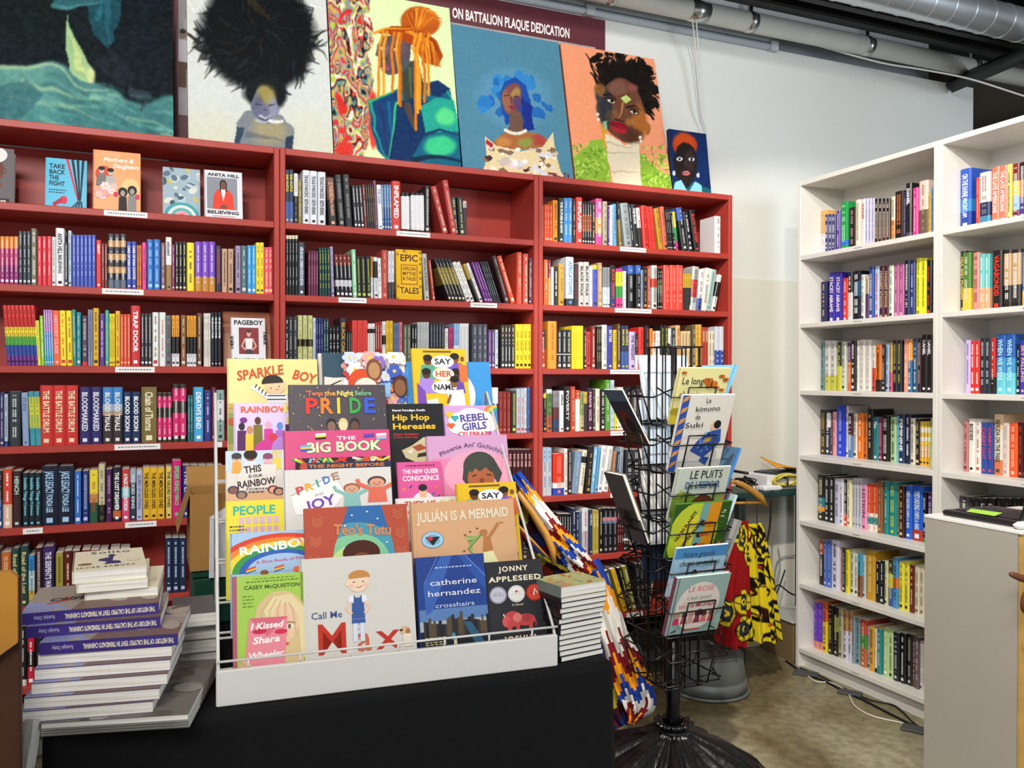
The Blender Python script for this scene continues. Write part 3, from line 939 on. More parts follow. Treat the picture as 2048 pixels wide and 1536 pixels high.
('W2', 1, W1_, .10, '''
1262 1340 62 2050b8@.5,2a80c8@.7,1a3a9a 1|ON THE RAVINE  VINCENT LAM|d8e8ff|h
1360 1390 120 d83a2a 1||f0b0a0
1392 1466 85 ecd8d4@.55,1a2a5a@.8,3a8ab0 1||888
1475 1530 48 d87a62 1|THE LATE AMERICANS|f0e4dc
1535 1590 40 d87a62 1|THE LATE AMERICANS|f0e4dc
1591 1620 30 e8d870
1622 1668 25 7a2a2a@.3,e8c83a@.55,8ab0e0@.8,6a2a4a 1||fff
1670 1760 15 2a1c1a@.3,d86a3a@.6,4a3a8a 2||fff'''),
('W2', 2, W1_, .10, '''
1240 1276 640 1a1c18 1|PAUL BABY MORGAN|e0b83a
1278 1338 648 4a7a2a@.6,d8b83a
1340 1386 645 c88a80 1||8a3a3a
1392 1462 655 6ac0c0@.6,f0a880 2||e8f8f0
1480 1550 630 1c1a1c 1|VAGABONDS!|e03a2a|h
1555 1612 628 2a2220@.06,c0a078@.6,2a2826@.9,1a1a1a 1||fff
1618 1685 625 2a2220@.06,c0a078@.6,2a2826@.9,1a1a1a 1||fff
1690 1780 640 3a6ab0@.7,e0b04a 2||fff'''),
('W2', 3, W1_, .10, '''
1290 1326 1258 c8b8e8 1||6a5a9a
1330 1392 1262 d8281f 2||fff
1395 1470 1245 202634 2||c8d0d8
1475 1506 1245 c8281f@.7,1c1418
1508 1642 1215 1f5ab0@.4,3a90c8@.65,6ac8d8 2|WHEN WE WERE|b0e8f8|h
1645 1672 1285 1c1c24 1||fff
1675 1760 1260 4a3ab0 2|SKY FALLING|f0b0c0'''),
('W2', 4, W2_, .10, '''
1408 1446 390 b87a78 1||7a2a3a
1450 1500 375 e8e4da 1|BODIES|1a1a1a
1502 1540 380 eae6de 1||d04a3a
1545 1635 405 2a4a9a 2|CARRY   OUT|e04a6a
1637 1706 340 e8c8a0@.25,e8e0d0@.75,d87a4a 1|NERUDA ON THE PARK|4a4a3a|h
1710 1762 402 e0d0c8 1||aaa
1766 1828 405 e85a28 1||ffd0b0|h
1830 1900 405 4a1418 2||b06a5a'''),
('W2', 5, W2_, .10, '''
1315 1400 962 4a4a4a 1||eee
1405 1440 975 1a1a1a
1442 1535 985 141414 2||555
1540 1592 985 141414 1|LO|fff
1596 1652 985 141414 1|LO|fff
1655 1900 985 141414 4||555'''),
]
WSIZE = {}
NAMED = {'red': 'd0302c', 'dark red': '7a1f1c', 'orange': 'e0802a', 'yellow': 'ecd82f', 'gold': 'c99a3a', 'olive': '7a7a3a', 'green': '3fa04a', 'dark green': '23443c', 'pale green': 'b8d8a0',
         'teal': '2a8a8a', 'pale teal': '9fc4c4', 'light blue': '5aa8dc', 'blue': '2f5ac0', 'navy': '20285a', 'lilac': 'b8aad8', 'purple': '5b3591', 'maroon': '5a1c30', 'pink': 'e0508a', 'pale pink': 'e8c0c8',
         'coral': 'e0705a', 'brown': '6b4a30', 'tan': 'c09a68', 'cream': 'e4dcc4', 'white': 'e8e8e8', 'pale grey': 'bcbec2', 'grey': '84868c', 'charcoal': '3c3f46', 'black': '18181a'}
_NC = {k: np.array([int(v[i:i+2], 16) for i in (0, 2, 4)], float) for k, v in NAMED.items()}
def cname(h):
    c = np.array([int(h[i:i+2], 16) for i in (0, 2, 4)], float); return min(_NC, key=lambda k: np.sum((_NC[k]-c)**2*[.9, 1.1, .8]))
def contrast(h):
    c = [int(h[i:i+2], 16) for i in (0, 2, 4)]; return 'd8d8d0' if sum(c) < 330 else '3a3636'
def parse_bands(s):
    out = []
    for p in s.split(','):
        c, _, f = p.partition('@'); out.append((c if len(c) == 6 else ''.join(a*2 for a in c), float(f) if f else 1.0))
    return out
def book_meshes(w, h, dep, bands, title, tcol, hard, seed):
    """local frame: x across the spine, y into the shelf, z up; returns cover, pages, lettering"""
    rr = random.Random(seed); cv = MB(); t = min(.0028 if hard else .0012, w*.18); bul = min(.0035, w*.10) if hard or w > .02 else .0008
    prof = [(-w/2, dep), (-w/2, .002), (-w*.32, -bul*.75), (0, -bul), (w*.32, -bul*.75), (w/2, .002), (w/2, dep), (w/2-t, dep), (w/2-t, t+.002), (-w/2+t, t+.002), (-w/2+t, dep)]
    zs = [0.]
    for c, f in reversed(bands[:-1]): zs.append((1-f)*h)
    zs.append(h); cols = [c for c, f in reversed(bands)]
    n = len(prof); main = cov('#'+max(bands, key=lambda b: b[1])[0]) if len(bands) < 2 else cov('#'+bands[0][0])
    for k in range(len(zs)-1):
        m = cov('#'+cols[k])
        for i in range(n):
            j = (i+1) % n; cv.add([(*prof[i], zs[k]), (*prof[j], zs[k]), (*prof[j], zs[k+1]), (*prof[i], zs[k+1])], [(0, 1, 2, 3)], m)
    for z, rev in ((0, True), (h, False)):
        m = cov('#'+(cols[0] if z == 0 else cols[-1]))
        for q in ((0, 1, 9, 10), (1, 2, 3, 9), (3, 4, 5, 8), (3, 8, 9), (5, 6, 7, 8)):
            cv.add([(*prof[i], z) for i in (reversed(q) if rev else q)], [tuple(range(len(q)))], m)
    pg = MB(); ins = .003 if hard else .0004; pg.box((-w/2+t, t+.0022, ins), (w/2-t, dep-ins, h-ins), PAGE)
    tx = MB(); m = ink('#'+tcol); y = -bul-.0004
    if title:
        parts = title.split('   ')
        if '  ' in title and len(parts) == 1: parts = title.split('  ')
        z1 = h*.91; z0 = h*.14; L = z1-z0; tot = sum(len(p)+2 for p in parts); z = z1
        for i, p in enumerate(parts):
            l = L*(len(p)+1)/tot; ch = min(w*(.48 if i == 0 else .38), .036)
            tw = textw(p, True); u = (0, 0, -1); v = (1, 0, 0)
            mx = l*.96; capw = ch/.7*tw
            text(tx, p, (-ch/2, y, z), u, v, ch, m, mx, 'l', True, capw < mx and capw > mx*.55); z -= l
        tx.box((-w*.2, y, h*.045), (w*.2, y+.0002, h*.045+w*.35), m)
    else:
        # print too small to read: short strokes along the spine
        z = h*.93; lim = h*.16
        rows = [(-.15, .15)] if w < .016 else rr.choice([[(-.18, .18)], [(.05, .26), (-.24, -.06)]])
        wid = rr.uniform(.55, .8)
        while z > lim:
            l = rr.uniform(.0016, .0042)
            if rr.random() < .12: z -= rr.uniform(.003, .02)
            for a, b2 in rows:
                if z-l > lim: tx.add([(a*w*wid, y, z), (b2*w*wid, y, z), (b2*w*wid, y, z-l), (a*w*wid, y, z-l)], [(0, 1, 2, 3)], m)
            z -= l+rr.uniform(.0010, .0022)
        if rr.random() < .7:
            q = min(w*.3, .006); tx.add([(-q, y, h*.05), (q, y, h*.05), (q, y, h*.05+2*q), (-q, y, h*.05+2*q)], [(0, 1, 2, 3)], m)
    return cv, pg, tx
BOOKS = []
PLACE = {'L': 'red bookcase under teal painting', 'M': 'red bookcase under orange-haired portrait', 'R': 'red bookcase beside bare wall', 'W1': 'white bookcase nearest partition', 'W2': 'white bookcase behind laptop'}
ORD = ['', 'top shelf', 'second shelf', 'third shelf', 'fourth shelf', 'fifth shelf', 'sixth shelf', 'seventh shelf']
for case, row, (ox, oy, sc), rec, data in ROWS:
    first = len(BOOKS)
    for ln in data.strip().split('\n'):
        p = ln.split('|'); q = p[0].split(); x0, x1, top = float(q[0]), float(q[1]), float(q[2]); bands = parse_bands(q[3])
        n = int(q[4]) if len(q) > 4 else 1; lean = float(q[5]) if len(q) > 5 else 0
        title = p[1] if len(p) > 1 else ''; tc = p[2] if len(p) > 2 and p[2] else contrast(bands[0][0]); tc = tc if len(tc) == 6 else ''.join(a*2 for a in tc)
        hard = len(p) > 3 and 'h' in p[3]; fill = len(p) > 3 and 's' in p[3]
        for i in range(n):
            a, b2 = x0+(x1-x0)*i/n, x0+(x1-x0)*(i+1)/n; py = oy+top/sc; pa, pb = ox+a/sc, ox+b2/sc
            white = case[0] == 'W'; zb = (WZ if white else RZ)[row]+.0004
            un = (lambda X, Y: atx(X, Y, WX+rec)) if white else (lambda X, Y: aty(X, Y, D+rec))
            T0, T1 = un(pa, py), un(pb, py); hh = max(.09, min((T0[2]+T1[2])/2-zb, .262))
            W = abs(T1[1]-T0[1]) if white else abs(T1[0]-T0[0]); cx = (T0[1]+T1[1])/2 if white else (T0[0]+T1[0])/2
            dl = 0
            if lean:
                dl = abs(un(pa+lean/sc, py)[1]-T0[1])*(1 if lean > 0 else -1) if white else un(pa+lean/sc, py)[0]-T0[0]
            ang = math.atan2(dl, hh)
            BOOKS.append(dict(case=case, row=row, cx=cx, W=max(.004, W*math.cos(ang)-.0006), h=hh/math.cos(ang) if ang else hh, zb=zb, ang=ang, dl=dl, bands=bands, title=title, tc=tc, hard=hard, rec=rec,
                              white=white, n=n, i=i, run=(case, row, x0), px=0 if fill else (b2-a)/sc*hh*520, col=cname(max(bands, key=lambda b: 0)[0])))
    R = BOOKS[first:]
    for k, bk in enumerate(R):
        def nb(st):
            j = k
            while 0 <= j < len(R) and R[j]['run'] == bk['run']: j += st
            return R[j]['col'] if 0 <= j < len(R) else None
        bk['pv'], bk['nx'] = nb(-1), nb(1)
NBOOK = 265
keep = set(id(b) for b in sorted(BOOKS, key=lambda b: -b['px'])[:NBOOK])
stuff = MB(); used = {}; CNT = {2: 'two', 3: 'three', 4: 'four', 5: 'five', 6: 'six', 7: 'seven', 8: 'eight'}
for idx, bk in enumerate(BOOKS):
    h, W = bk['h'], bk['W']; dep = max(.10, min(.235, h*.66, .256-bk['rec']))
    cv, pg, tx = book_meshes(W, h, dep, bk['bands'], bk['title'], bk['tc'], bk['hard'], (int(abs(bk['run'][2])*7)+bk['row']*131+ord(bk['case'][0])))
    a = bk['ang']; rec = bk['rec']+(rnd.uniform(-.004, .006) if not bk['n'] > 1 else .001*(idx % 3)); rec = max(.006, rec)
    lift = W/2*abs(math.sin(a))
    if bk['white']:
        base = (WX+rec, bk['cx']-bk['dl'], bk['zb']+lift); X = (0, -math.cos(a), math.sin(a)); Z = (0, math.sin(a), math.cos(a))
    else:
        base = (bk['cx']+bk['dl'], D+rec, bk['zb']+lift); X = (math.cos(a), 0, math.sin(a)); Z = (-math.sin(a), 0, math.cos(a))
    if not a:   # keep clear of the bookcase side panels
        if bk['white']:
            hi = WYA-.8*(bk['case'] == 'W2')-.0225-W/2; lo = hi-.8+.045+W; base = (base[0], min(max(base[1], lo), hi), base[2])
        else:
            xa, xb = {'L': (S0, S1), 'M': (S1, S2), 'R': (S2, S3)}[bk['case']]; base = (min(max(base[0], xa+.0225+W/2), xb-.0225-W/2), base[1], base[2])
    M = frame(base, X, Z)
    if id(bk) not in keep:
        for q in (cv, pg, tx): stuff.merge(q, M)
        continue
    o = cv.build('book', mw=M); pg.build('pages', o); tx.build('spine_print', o)['kind'] = 'stuff'
    pl = PLACE[bk['case']]; sh = ORD[bk['row']]; c = bk['col']
    run = [b for b in BOOKS if b['run'] == bk['run'] and id(b) in keep]
    if len(run) > 1: lab = 'one of %s matching %s books, %s, %s' % (CNT.get(len(run), 'several'), c, sh, pl)
    elif bk['pv'] and bk['nx'] and bk['pv'] != bk['nx']: lab = '%s book between %s and %s ones, %s, %s' % (c, bk['pv'], bk['nx'], sh, pl)
    elif bk['pv'] and bk['nx']: lab = '%s book between two %s ones, %s, %s' % (c, bk['pv'], sh, pl)
    else: lab = '%s book against the side panel, %s, %s' % (c, sh, pl)
    if lab in used and used[lab] != bk['run']:
        for ad in (('thick ' if W > .03 else 'thin '), ('tall ' if h > .205 else 'short '), 'leaning ' if abs(a) > .04 else 'upright '):
            if ad+lab not in used: lab = ad+lab; break
    if len(lab.split()) > 16: lab = lab.replace(', white bookcase', ' of white bookcase').replace(' between two ', ' amid ').replace('orange-haired portrait', 'orange-haired portrait')
    if len(lab.split()) > 16: lab = lab.replace(' ones,', ',')
    used[lab] = bk['run']
    tag(o, lab, 'book', 'books on %s of the %s' % (sh, pl))
o = stuff.build('shelved_books'); tag(o, 'slimmer books packed along the shelves of all five bookcases', 'books', kind='stuff')
# ------------------------------------------------------------------ paintings on top of the red bookcases
class Ras:
    """a painted surface: colours per vertex of a fine canvas grid; drawn in picture coordinates through a 2-D map"""
    def __init__(s, W, H, bl, br, tl, bg, seed=1):
        s.W, s.H = W, H; s.rs = np.random.RandomState(seed)
        u, v = np.meshgrid(np.linspace(0, 1, W), np.linspace(0, 1, H)); bl, br, tl = map(np.array, (bl, br, tl))
        s.x = bl[0]+u*(br[0]-bl[0])+v*(tl[0]-bl[0]); s.y = bl[1]+u*(br[1]-bl[1])+v*(tl[1]-bl[1]); s.u, s.v = u, v
        s.img = np.zeros((H, W, 3)); s.img[:] = s.c(bg); s.dx = s.x*0; s.dy = s.y*0
    def c(s, h): h = h.strip('#'); return np.array([int(h[i:i+2], 16)/255 for i in (0, 2, 4)])
    def noise(s, sx, sy, oct=3):
        out = 0; amp = 1; tot = 0
        for o in range(oct):
            gx, gy = sx*2**o, sy*2**o; g = s.rs.rand(int(gy)+3, int(gx)+3)
            X = s.u*gx; Y = s.v*gy; i = X.astype(int); j = Y.astype(int); fx = X-i; fy = Y-j; fx = fx*fx*(3-2*fx); fy = fy*fy*(3-2*fy)
            out = out+amp*((g[j, i]*(1-fx)+g[j, i+1]*fx)*(1-fy)+(g[j+1, i]*(1-fx)+g[j+1, i+1]*fx)*fy); tot += amp; amp *= .5
        return out/tot
    def wob(s, a, n=7):
        s.dx = (s.noise(n, n, 3)-.5)*a*2; s.dy = (s.noise(n, n, 3)-.5)*a*2
    def mix(s, mask, col, al=1):
        m = np.clip(mask, 0, 1)[..., None]*al; c = s.c(col) if isinstance(col, str) else col; s.img = s.img*(1-m)+c*m
    def pm(s, pts, soft=0):
        X = s.x+s.dx; Y = s.y+s.dy; ins = np.zeros(X.shape, bool); n = len(pts)
        for i in range(n):
            (x0, y0), (x1, y1) = pts[i], pts[(i+1) % n]; cnd = ((y0 > Y) != (y1 > Y))
            with np.errstate(divide='ignore', invalid='ignore'): ins ^= cnd & (X < (x1-x0)*(Y-y0)/(y1-y0+1e-12)+x0)
        return ins.astype(float)
    def poly(s, pts, col, al=1): s.mix(s.pm(pts), col, al)
    def em(s, cx, cy, rx, ry, soft=.08, rot=0):
        X = s.x+s.dx-cx; Y = s.y+s.dy-cy; r = math.radians(rot); X, Y = X*math.cos(r)+Y*math.sin(r), -X*math.sin(r)+Y*math.cos(r)
        d = np.sqrt((X/rx)**2+(Y/ry)**2); return np.clip((1-d)/soft+.5, 0, 1)
    def ell(s, cx, cy, rx, ry, col, al=1, soft=.08, rot=0): s.mix(s.em(cx, cy, rx, ry, soft, rot), col, al)
    def stroke(s, pts, wd, col, al=1, taper=True):
        X = s.x+s.dx; Y = s.y+s.dy; best = np.zeros(X.shape); n = len(pts)-1
        for i in range(n):
            (x0, y0), (x1, y1) = pts[i], pts[i+1]; vx, vy = x1-x0, y1-y0; t = np.clip(((X-x0)*vx+(Y-y0)*vy)/(vx*vx+vy*vy+1e-9), 0, 1)
            d = np.hypot(X-x0-t*vx, Y-y0-t*vy); f = (i+t)/n; w = wd*(1-.7*f if taper else 1)/2
            best = np.maximum(best, np.clip((w-d)/.9+.5, 0, 1))
        s.mix(best, col, al)
    def blur(s, n=1):
        for _ in range(n):
            p = np.pad(s.img, ((1, 1), (1, 1), (0, 0)), 'edge'); s.img = (p[1:-1, 1:-1]*2+p[:-2, 1:-1]+p[2:, 1:-1]+p[1:-1, :-2]+p[1:-1, 2:])/6
    def grain(s, a, sx=60, sy=60): s.img = np.clip(s.img+(s.noise(sx, sy, 2)-.5)[..., None]*a, 0, 1)
PAINT = bpy.data.materials.new('brushed_paint'); PAINT.use_nodes = True
_n = PAINT.node_tree; _at = _n.nodes.new('ShaderNodeAttribute'); _at.attribute_name = 'Col'
_n.links.new(_at.outputs['Color'], _n.nodes['Principled BSDF'].inputs['Base Color']); _n.nodes['Principled BSDF'].inputs['Roughness'].default_value = .55; _n.nodes['Principled BSDF'].inputs['Specular IOR Level'].default_value = .12
_tc = _n.nodes.new('ShaderNodeTexCoord'); _no = _n.nodes.new('ShaderNodeTexNoise'); _no.inputs['Scale'].default_value = 260; _bp = _n.nodes.new('ShaderNodeBump'); _bp.inputs['Strength'].default_value = .15; _bp.inputs['Distance'].default_value = .002
_n.links.new(_tc.outputs['Object'], _no.inputs['Vector']); _n.links.new(_no.outputs['Fac'], _bp.inputs['Height']); _n.links.new(_bp.outputs[0], _n.nodes['Principled BSDF'].inputs['Normal'])
def canvas_mesh(name, r, w, h, parent, y=-.0006):
    me = bpy.data.meshes.new(name); W, H = r.W, r.H
    vs = np.stack([(r.u-.5)*w, np.full(r.u.shape, y), r.v*h], -1).reshape(-1, 3); k = np.arange(W*H).reshape(H, W)
    fs = np.stack([k[:-1, :-1], k[:-1, 1:], k[1:, 1:], k[1:, :-1]], -1).reshape(-1, 4)
    me.from_pydata(vs.tolist(), [], fs.tolist()); me.materials.append(PAINT)
    c = np.clip(r.img, 0, 1).reshape(-1, 3); c = np.where(c <= .04045, c/12.92, ((c+.055)/1.055)**2.4)
    at = me.color_attributes.new('Col', 'FLOAT_COLOR', 'POINT'); at.data.foreach_set('color', np.concatenate([c, np.ones((len(c), 1))], 1).astype(np.float32).ravel())
    me.update(); o = bpy.data.objects.new(name, me); COL.objects.link(o); o.parent = parent; return o
def painting(label, r, px0, px1, h, y0=3.385, y1=3.545, edge='#20242a', depth=.03, zoff=0):
    """stands on the bookcase top and leans on the wall"""
    za = RZ[0]; A = aty(px0[0], px0[1], y0); B = aty(px1[0], px1[1], y0); w = B[0]-A[0]; ang = math.asin(min(.9, (y1-y0)/h))
    M = frame(((A[0]+B[0])/2, y0, za+.0006+depth*math.sin(ang)), (1, 0, 0), (0, math.sin(ang), math.cos(ang)))
    e = empty('painting', mw=M); tag(e, label, 'painting', 'paintings on the red bookcases')
    b = MB(); b.bevbox((-w/2, 0, 0), (w/2, depth, h), mat(edge, .6), .002); b.build('stretched_canvas', e); canvas_mesh('painted_surface', r, w, h, e); return e
def ph(px, py, Y=3.385, Y1=3.5): return aty(px, py, Y1)[2]-RZ[0]
# 1: teal shoulders and neck on black
r = Ras(250, 190, (-160, 221), (347, 272), (-160, -130), '#0b1218', 3); r.wob(16, 6)
r.mix(r.noise(4, 4), '#10222c', .7); r.mix(np.clip(r.noise(6, 5)*2-1, 0, 1), '#0e0f0c', .9)
r.ell(60, 60, 150, 60, '#101c1c', .6, .6)
sh = [(-170, 175), (-60, 150), (0, 140), (55, 137), (110, 146), (150, 152), (190, 168), (240, 192), (290, 205), (350, 198), (360, 300), (-170, 300)]
r.poly(sh, '#4a8a88'); r.mix(r.pm(sh)*np.clip((235-r.y)/90, 0, 1), '#79aa98', .6); r.mix(r.pm(sh)*np.clip(r.noise(5, 4)*2.4-1, 0, 1), '#2c5a60', .6); r.blur(3)
for k in range(60):
    y = r.rs.uniform(150, 265); x = r.rs.uniform(-100, 330); l = r.rs.uniform(30, 110); c = ['#86b8a0', '#5fa09a', '#35706e', '#b5d0a0', '#2c5a60', '#6fb5ae'][r.rs.randint(6)]
    if y > 140+max(0, x-100)*.28: r.stroke([(x, y), (x+l*.5, y+l*.10), (x+l, y+l*.3)], r.rs.uniform(4, 11), c, .45)
r.stroke([(-20, 143), (60, 140), (110, 152), (150, 178), (200, 178)], 7, '#b8d2a4', .7); r.stroke([(30, 160), (70, 185), (110, 195), (180, 195)], 8, '#a9c89a', .6); r.stroke([(60, 205), (130, 215), (200, 205)], 8, '#86b8a0', .5)
r.blur(1); r.poly([(-40, 170), (40, 160), (75, 195), (20, 232), (-60, 240)], '#2f5f68', .6)
r.poly([(124, 55), (146, 105), (172, 150), (165, 163), (148, 162), (128, 150), (122, 110)], '#9cc08a'); r.poly([(130, 80), (150, 125), (155, 150), (140, 145)], '#c9d68a', .8); r.ell(165, 152, 9, 10, '#dfe39a', .7, .5)
r.poly([(160, 40), (235, 5), (226, 100), (205, 112), (175, 90)], '#1c4c58', .9); r.stroke([(200, 30), (205, 70), (215, 105)], 16, '#276a78', .6); r.stroke([(185, 60), (190, 30)], 14, '#2a7480', .6)
r.poly([(78, -60), (250, -60), (245, 0), (180, 35), (120, 45), (90, 30), (80, 5)], '#2c5f68'); r.stroke([(82, 12), (105, 18), (135, 22)], 13, '#c9dba0'); r.stroke([(90, 34), (130, 44), (190, 30)], 8, '#4a8a8e', .8); r.ell(110, -50, 35, 25, '#50888a', .8, .6); r.stroke([(160, 10), (230, 2)], 14, '#3a7a88', .7)
r.poly([(170, 130), (215, 112), (260, 150), (250, 175), (215, 165)], '#20262e', .6); r.stroke([(255, 180), (300, 190), (280, 215)], 16, '#3a4450', .7)
r.blur(1); r.dx *= 0; r.dy *= 0
for x in range(290, 345, 7): r.stroke([(x, 256+r.rs.uniform(-3, 3)), (x+6, 262+r.rs.uniform(-5, 5))], 1.8, '#1c4040', .8)
r.grain(.10); painting('large dark painting of teal lit shoulders and neck', r, (-160, 221), (347, 272), .80, edge='#0a1014')
# 2: child with huge dark hair
r = Ras(190, 220, (377, 276), (667, 303), (366, -45), '#d2d6d0', 5); r.wob(7, 9)
r.mix(np.clip((r.y-190)/110, 0, 1), '#d2d0a0', .8); r.mix(r.noise(5, 5)*np.clip((r.y-120)/100, 0, 1), '#ccd4d8', .6)
for k in range(620):
    a = r.rs.uniform(0, 2*math.pi); R0 = r.rs.uniform(50, 104)+8*math.sin(a*5)+6*math.sin(a*11); bend = r.rs.uniform(-.22, .22); R1 = R0+r.rs.uniform(8, 30); ex, ey = 1.12, 1.0
    P = [(513+ex*(R0+(R1-R0)*t)*math.cos(a+bend*t), 70+ey*(R0+(R1-R0)*t)*math.sin(a+bend*t)) for t in (0, .5, 1)]
    if P[2][1] > 170+abs(P[2][0]-527)*.1 and abs(P[2][0]-527) > 40 and P[2][1] > 200: continue
    r.stroke(P, r.rs.uniform(3, 9), ['#10171b', '#1b2428', '#0c1012', '#24241c', '#1c2428', '#2c241c'][r.rs.randint(6)], r.rs.uniform(.4, .95))
r.ell(513, 66, 118, 100, '#0c1114', 1, .22); r.ell(520, 125, 92, 50, '#0c1114', 1, .3)
for k in range(70):
    a = r.rs.uniform(0, 6.28); R0 = r.rs.uniform(10, 95); r.stroke([(513+R0*math.cos(a), 66+R0*math.sin(a)), (513+(R0+26)*math.cos(a+.2), 66+(R0+26)*math.sin(a+.2))], r.rs.uniform(2, 6), ['#22303a', '#33261a', '#18242a', '#1c2a30'][r.rs.randint(4)], .5)
for k in range(26):
    a = r.rs.uniform(-2.9, -.2); R0 = r.rs.uniform(104, 128); r.stroke([(513+1.1*R0*math.cos(a), 66+R0*math.sin(a)), (513+1.1*(R0+18)*math.cos(a+.1), 66+(R0+18)*math.sin(a+.1))], 4, '#e8ebe6', .8)
r.stroke([(500, 10), (530, 40)], 18, '#40301c', .5)
r.ell(528, 182, 44, 34, '#14191b', 1, .2)
r.poly([(468, 240), (492, 220), (555, 222), (584, 248), (581, 296), (472, 288)], '#7c8288'); r.ell(535, 255, 35, 25, '#a89c70', .8, .7); r.poly([(468, 245), (482, 250), (478, 292), (468, 288)], '#33465c'); r.poly([(568, 262), (584, 262), (583, 300), (565, 298)], '#2c3a50'); r.stroke([(490, 262), (560, 270)], 10, '#5c6470', .6)
r.ell(526, 206, 26, 35, '#70748a'); r.ell(528, 188, 20, 18, '#a09048', .9, .6); r.ell(540, 212, 10, 18, '#9a9cae', .6, .7); r.ell(512, 210, 9, 20, '#50546c', .7, .7); r.ell(518, 218, 12, 12, '#6a6f88', .7, .6)
r.dx *= 0; r.dy *= 0
r.stroke([(508, 206), (520, 208)], 3, '#2c2a34'); r.stroke([(534, 208), (546, 205)], 3, '#2c2a34'); r.stroke([(524, 216), (532, 217)], 3, '#4a4658'); r.stroke([(515, 227), (526, 232), (538, 226)], 4, '#c8c8d0'); r.stroke([(515, 231), (526, 236), (538, 230)], 2, '#3a3644'); r.stroke([(508, 236), (525, 240), (545, 232)], 5, '#aeb4c0')
for x in range(535, 562, 5): r.ell(x, 238-(x-548)**2*.01, 2.4, 3.2, '#eceef0')
r.blur(1); r.grain(.05); painting('painting of a small child with an enormous dark afro', r, (377, 276), (667, 303), .73, edge='#d8dcc8')
# 3: orange locs, teal hooded coat, marbled side
r = Ras(185, 250, (669, 306), (923, 336), (655, -50), '#dcf0b4', 8); r.wob(4, 8)
nz = r.noise(5, 3, 4); n2 = r.noise(8, 5, 4); band = (np.sin(r.x*.09+nz*20+n2*6)+np.sin(r.y*.03+n2*14+nz*6))*.5
pal = ['#c8302c', '#8a949a', '#b8c84a', '#e8e6e0', '#d04a3a', '#1a1c20', '#5a8a8a', '#d8a83a', '#9aa0a8', '#e03a2c']
n3 = r.noise(12, 9, 3); idx = ((band+1)*7+nz*5+n3*8).astype(int) % len(pal); marb = np.stack([np.array([r.c(p) for p in pal])[idx][..., k] for k in range(3)], -1)
lm = np.clip((748-r.x-r.dx*4+np.where(r.y > 190, (190-r.y)*.12, 0))/3, 0, 1)[..., None]; r.img = r.img*(1-lm)+marb*lm
r.ell(745, 230, 10, 60, '#e03024', .9, .2); r.ell(684, 205, 9, 14, '#d02c24', 1, .2); r.ell(690, 290, 18, 16, '#d83028', .9, .3)
r.poly([(735, 192), (800, 165), (832, 168), (845, 150), (880, 140), (905, 165), (915, 215), (925, 340), (770, 318), (752, 290), (738, 240)], '#10607c')
r.poly([(738, 195), (790, 172), (800, 200), (780, 312), (760, 300), (742, 250)], '#0f3f70'); r.stroke([(736, 193), (800, 164)], 6, '#38a86a'); r.stroke([(740, 195), (748, 250), (770, 315)], 6, '#2fae8a', .8); r.stroke([(758, 200), (772, 300)], 8, '#2a2a58', .7); r.stroke([(775, 195), (782, 290)], 7, '#1a6a98', .8)
r.poly([(788, 195), (835, 180), (860, 190), (850, 260), (810, 320), (775, 318)], '#0c2f5c'); r.stroke([(790, 196), (783, 250), (772, 318)], 5, '#3cb878'); r.stroke([(815, 200), (830, 250)], 18, '#6a4a2c', .7)
r.poly([(840, 200), (875, 180), (912, 185), (922, 250), (850, 260)], '#22a08c'); r.ell(893, 222, 20, 18, '#5fdc86', .9, .5); r.ell(880, 285, 32, 22, '#3fd08a', .9, .4); r.stroke([(850, 262), (880, 250), (922, 262)], 8, '#0c3a5c'); r.stroke([(820, 315), (860, 305), (922, 318)], 14, '#0c2a44'); r.stroke([(845, 170), (890, 150), (912, 190)], 7, '#38b088', .8)
r.poly([(857, 150), (880, 140), (905, 160), (880, 180), (865, 175)], '#14305c')
r.poly([(795, 110), (840, 100), (850, 175), (810, 190), (802, 160)], '#3c4238'); r.stroke([(820, 120), (822, 180)], 8, '#5a6a48', .7)
r.poly([(768, 52), (756, 70), (752, 92), (760, 98), (757, 108), (763, 116), (762, 128), (775, 138), (800, 132), (822, 110), (825, 60), (800, 45)], '#5c4a54'); r.ell(770, 80, 9, 14, '#7a6470', .8, .6); r.ell(800, 75, 14, 16, '#6c5a62', .7, .6); r.ell(803, 112, 14, 14, '#3c5a56', .7, .6)
r.dx *= 0; r.dy *= 0
r.ell(766, 78, 5, 3.4, '#e8ead8'); r.ell(795, 80, 7, 4, '#e8eac8'); r.stroke([(760, 71), (772, 72)], 3, '#241c24'); r.stroke([(787, 72), (806, 73)], 3.5, '#241c24'); r.ell(770, 117, 11, 4.5, '#7a3a5c', 1); r.ell(770, 121, 9, 4, '#94587a', .9); r.ell(768, 100, 7, 4, '#3a2c34', .8)
r.wob(2, 10); r.ell(845, 15, 42, 34, '#b8561a', 1, .12); r.poly([(755, 45), (785, 28), (830, 24), (880, 55), (892, 90), (880, 112), (850, 105), (830, 70), (790, 48)], '#a8440f')
for k in range(46):
    t = r.rs.uniform(0, 1); c = ['#e8922a', '#c8641a', '#8a3408', '#f0a83a', '#d8741c'][r.rs.randint(5)]
    if k < 22: a = r.rs.uniform(-2.9, .2); r.stroke([(835, 38), (845+30*math.cos(a), 10+24*math.sin(a)), (850+42*math.cos(a+.5), 12+30*math.sin(a+.5))], 4.5, c, .9)
    else: r.stroke([(830+r.rs.uniform(-15, 15), 38), (850+25*t, 60), (845+42*t, 95+r.rs.uniform(0, 20))], 5, c, .9)
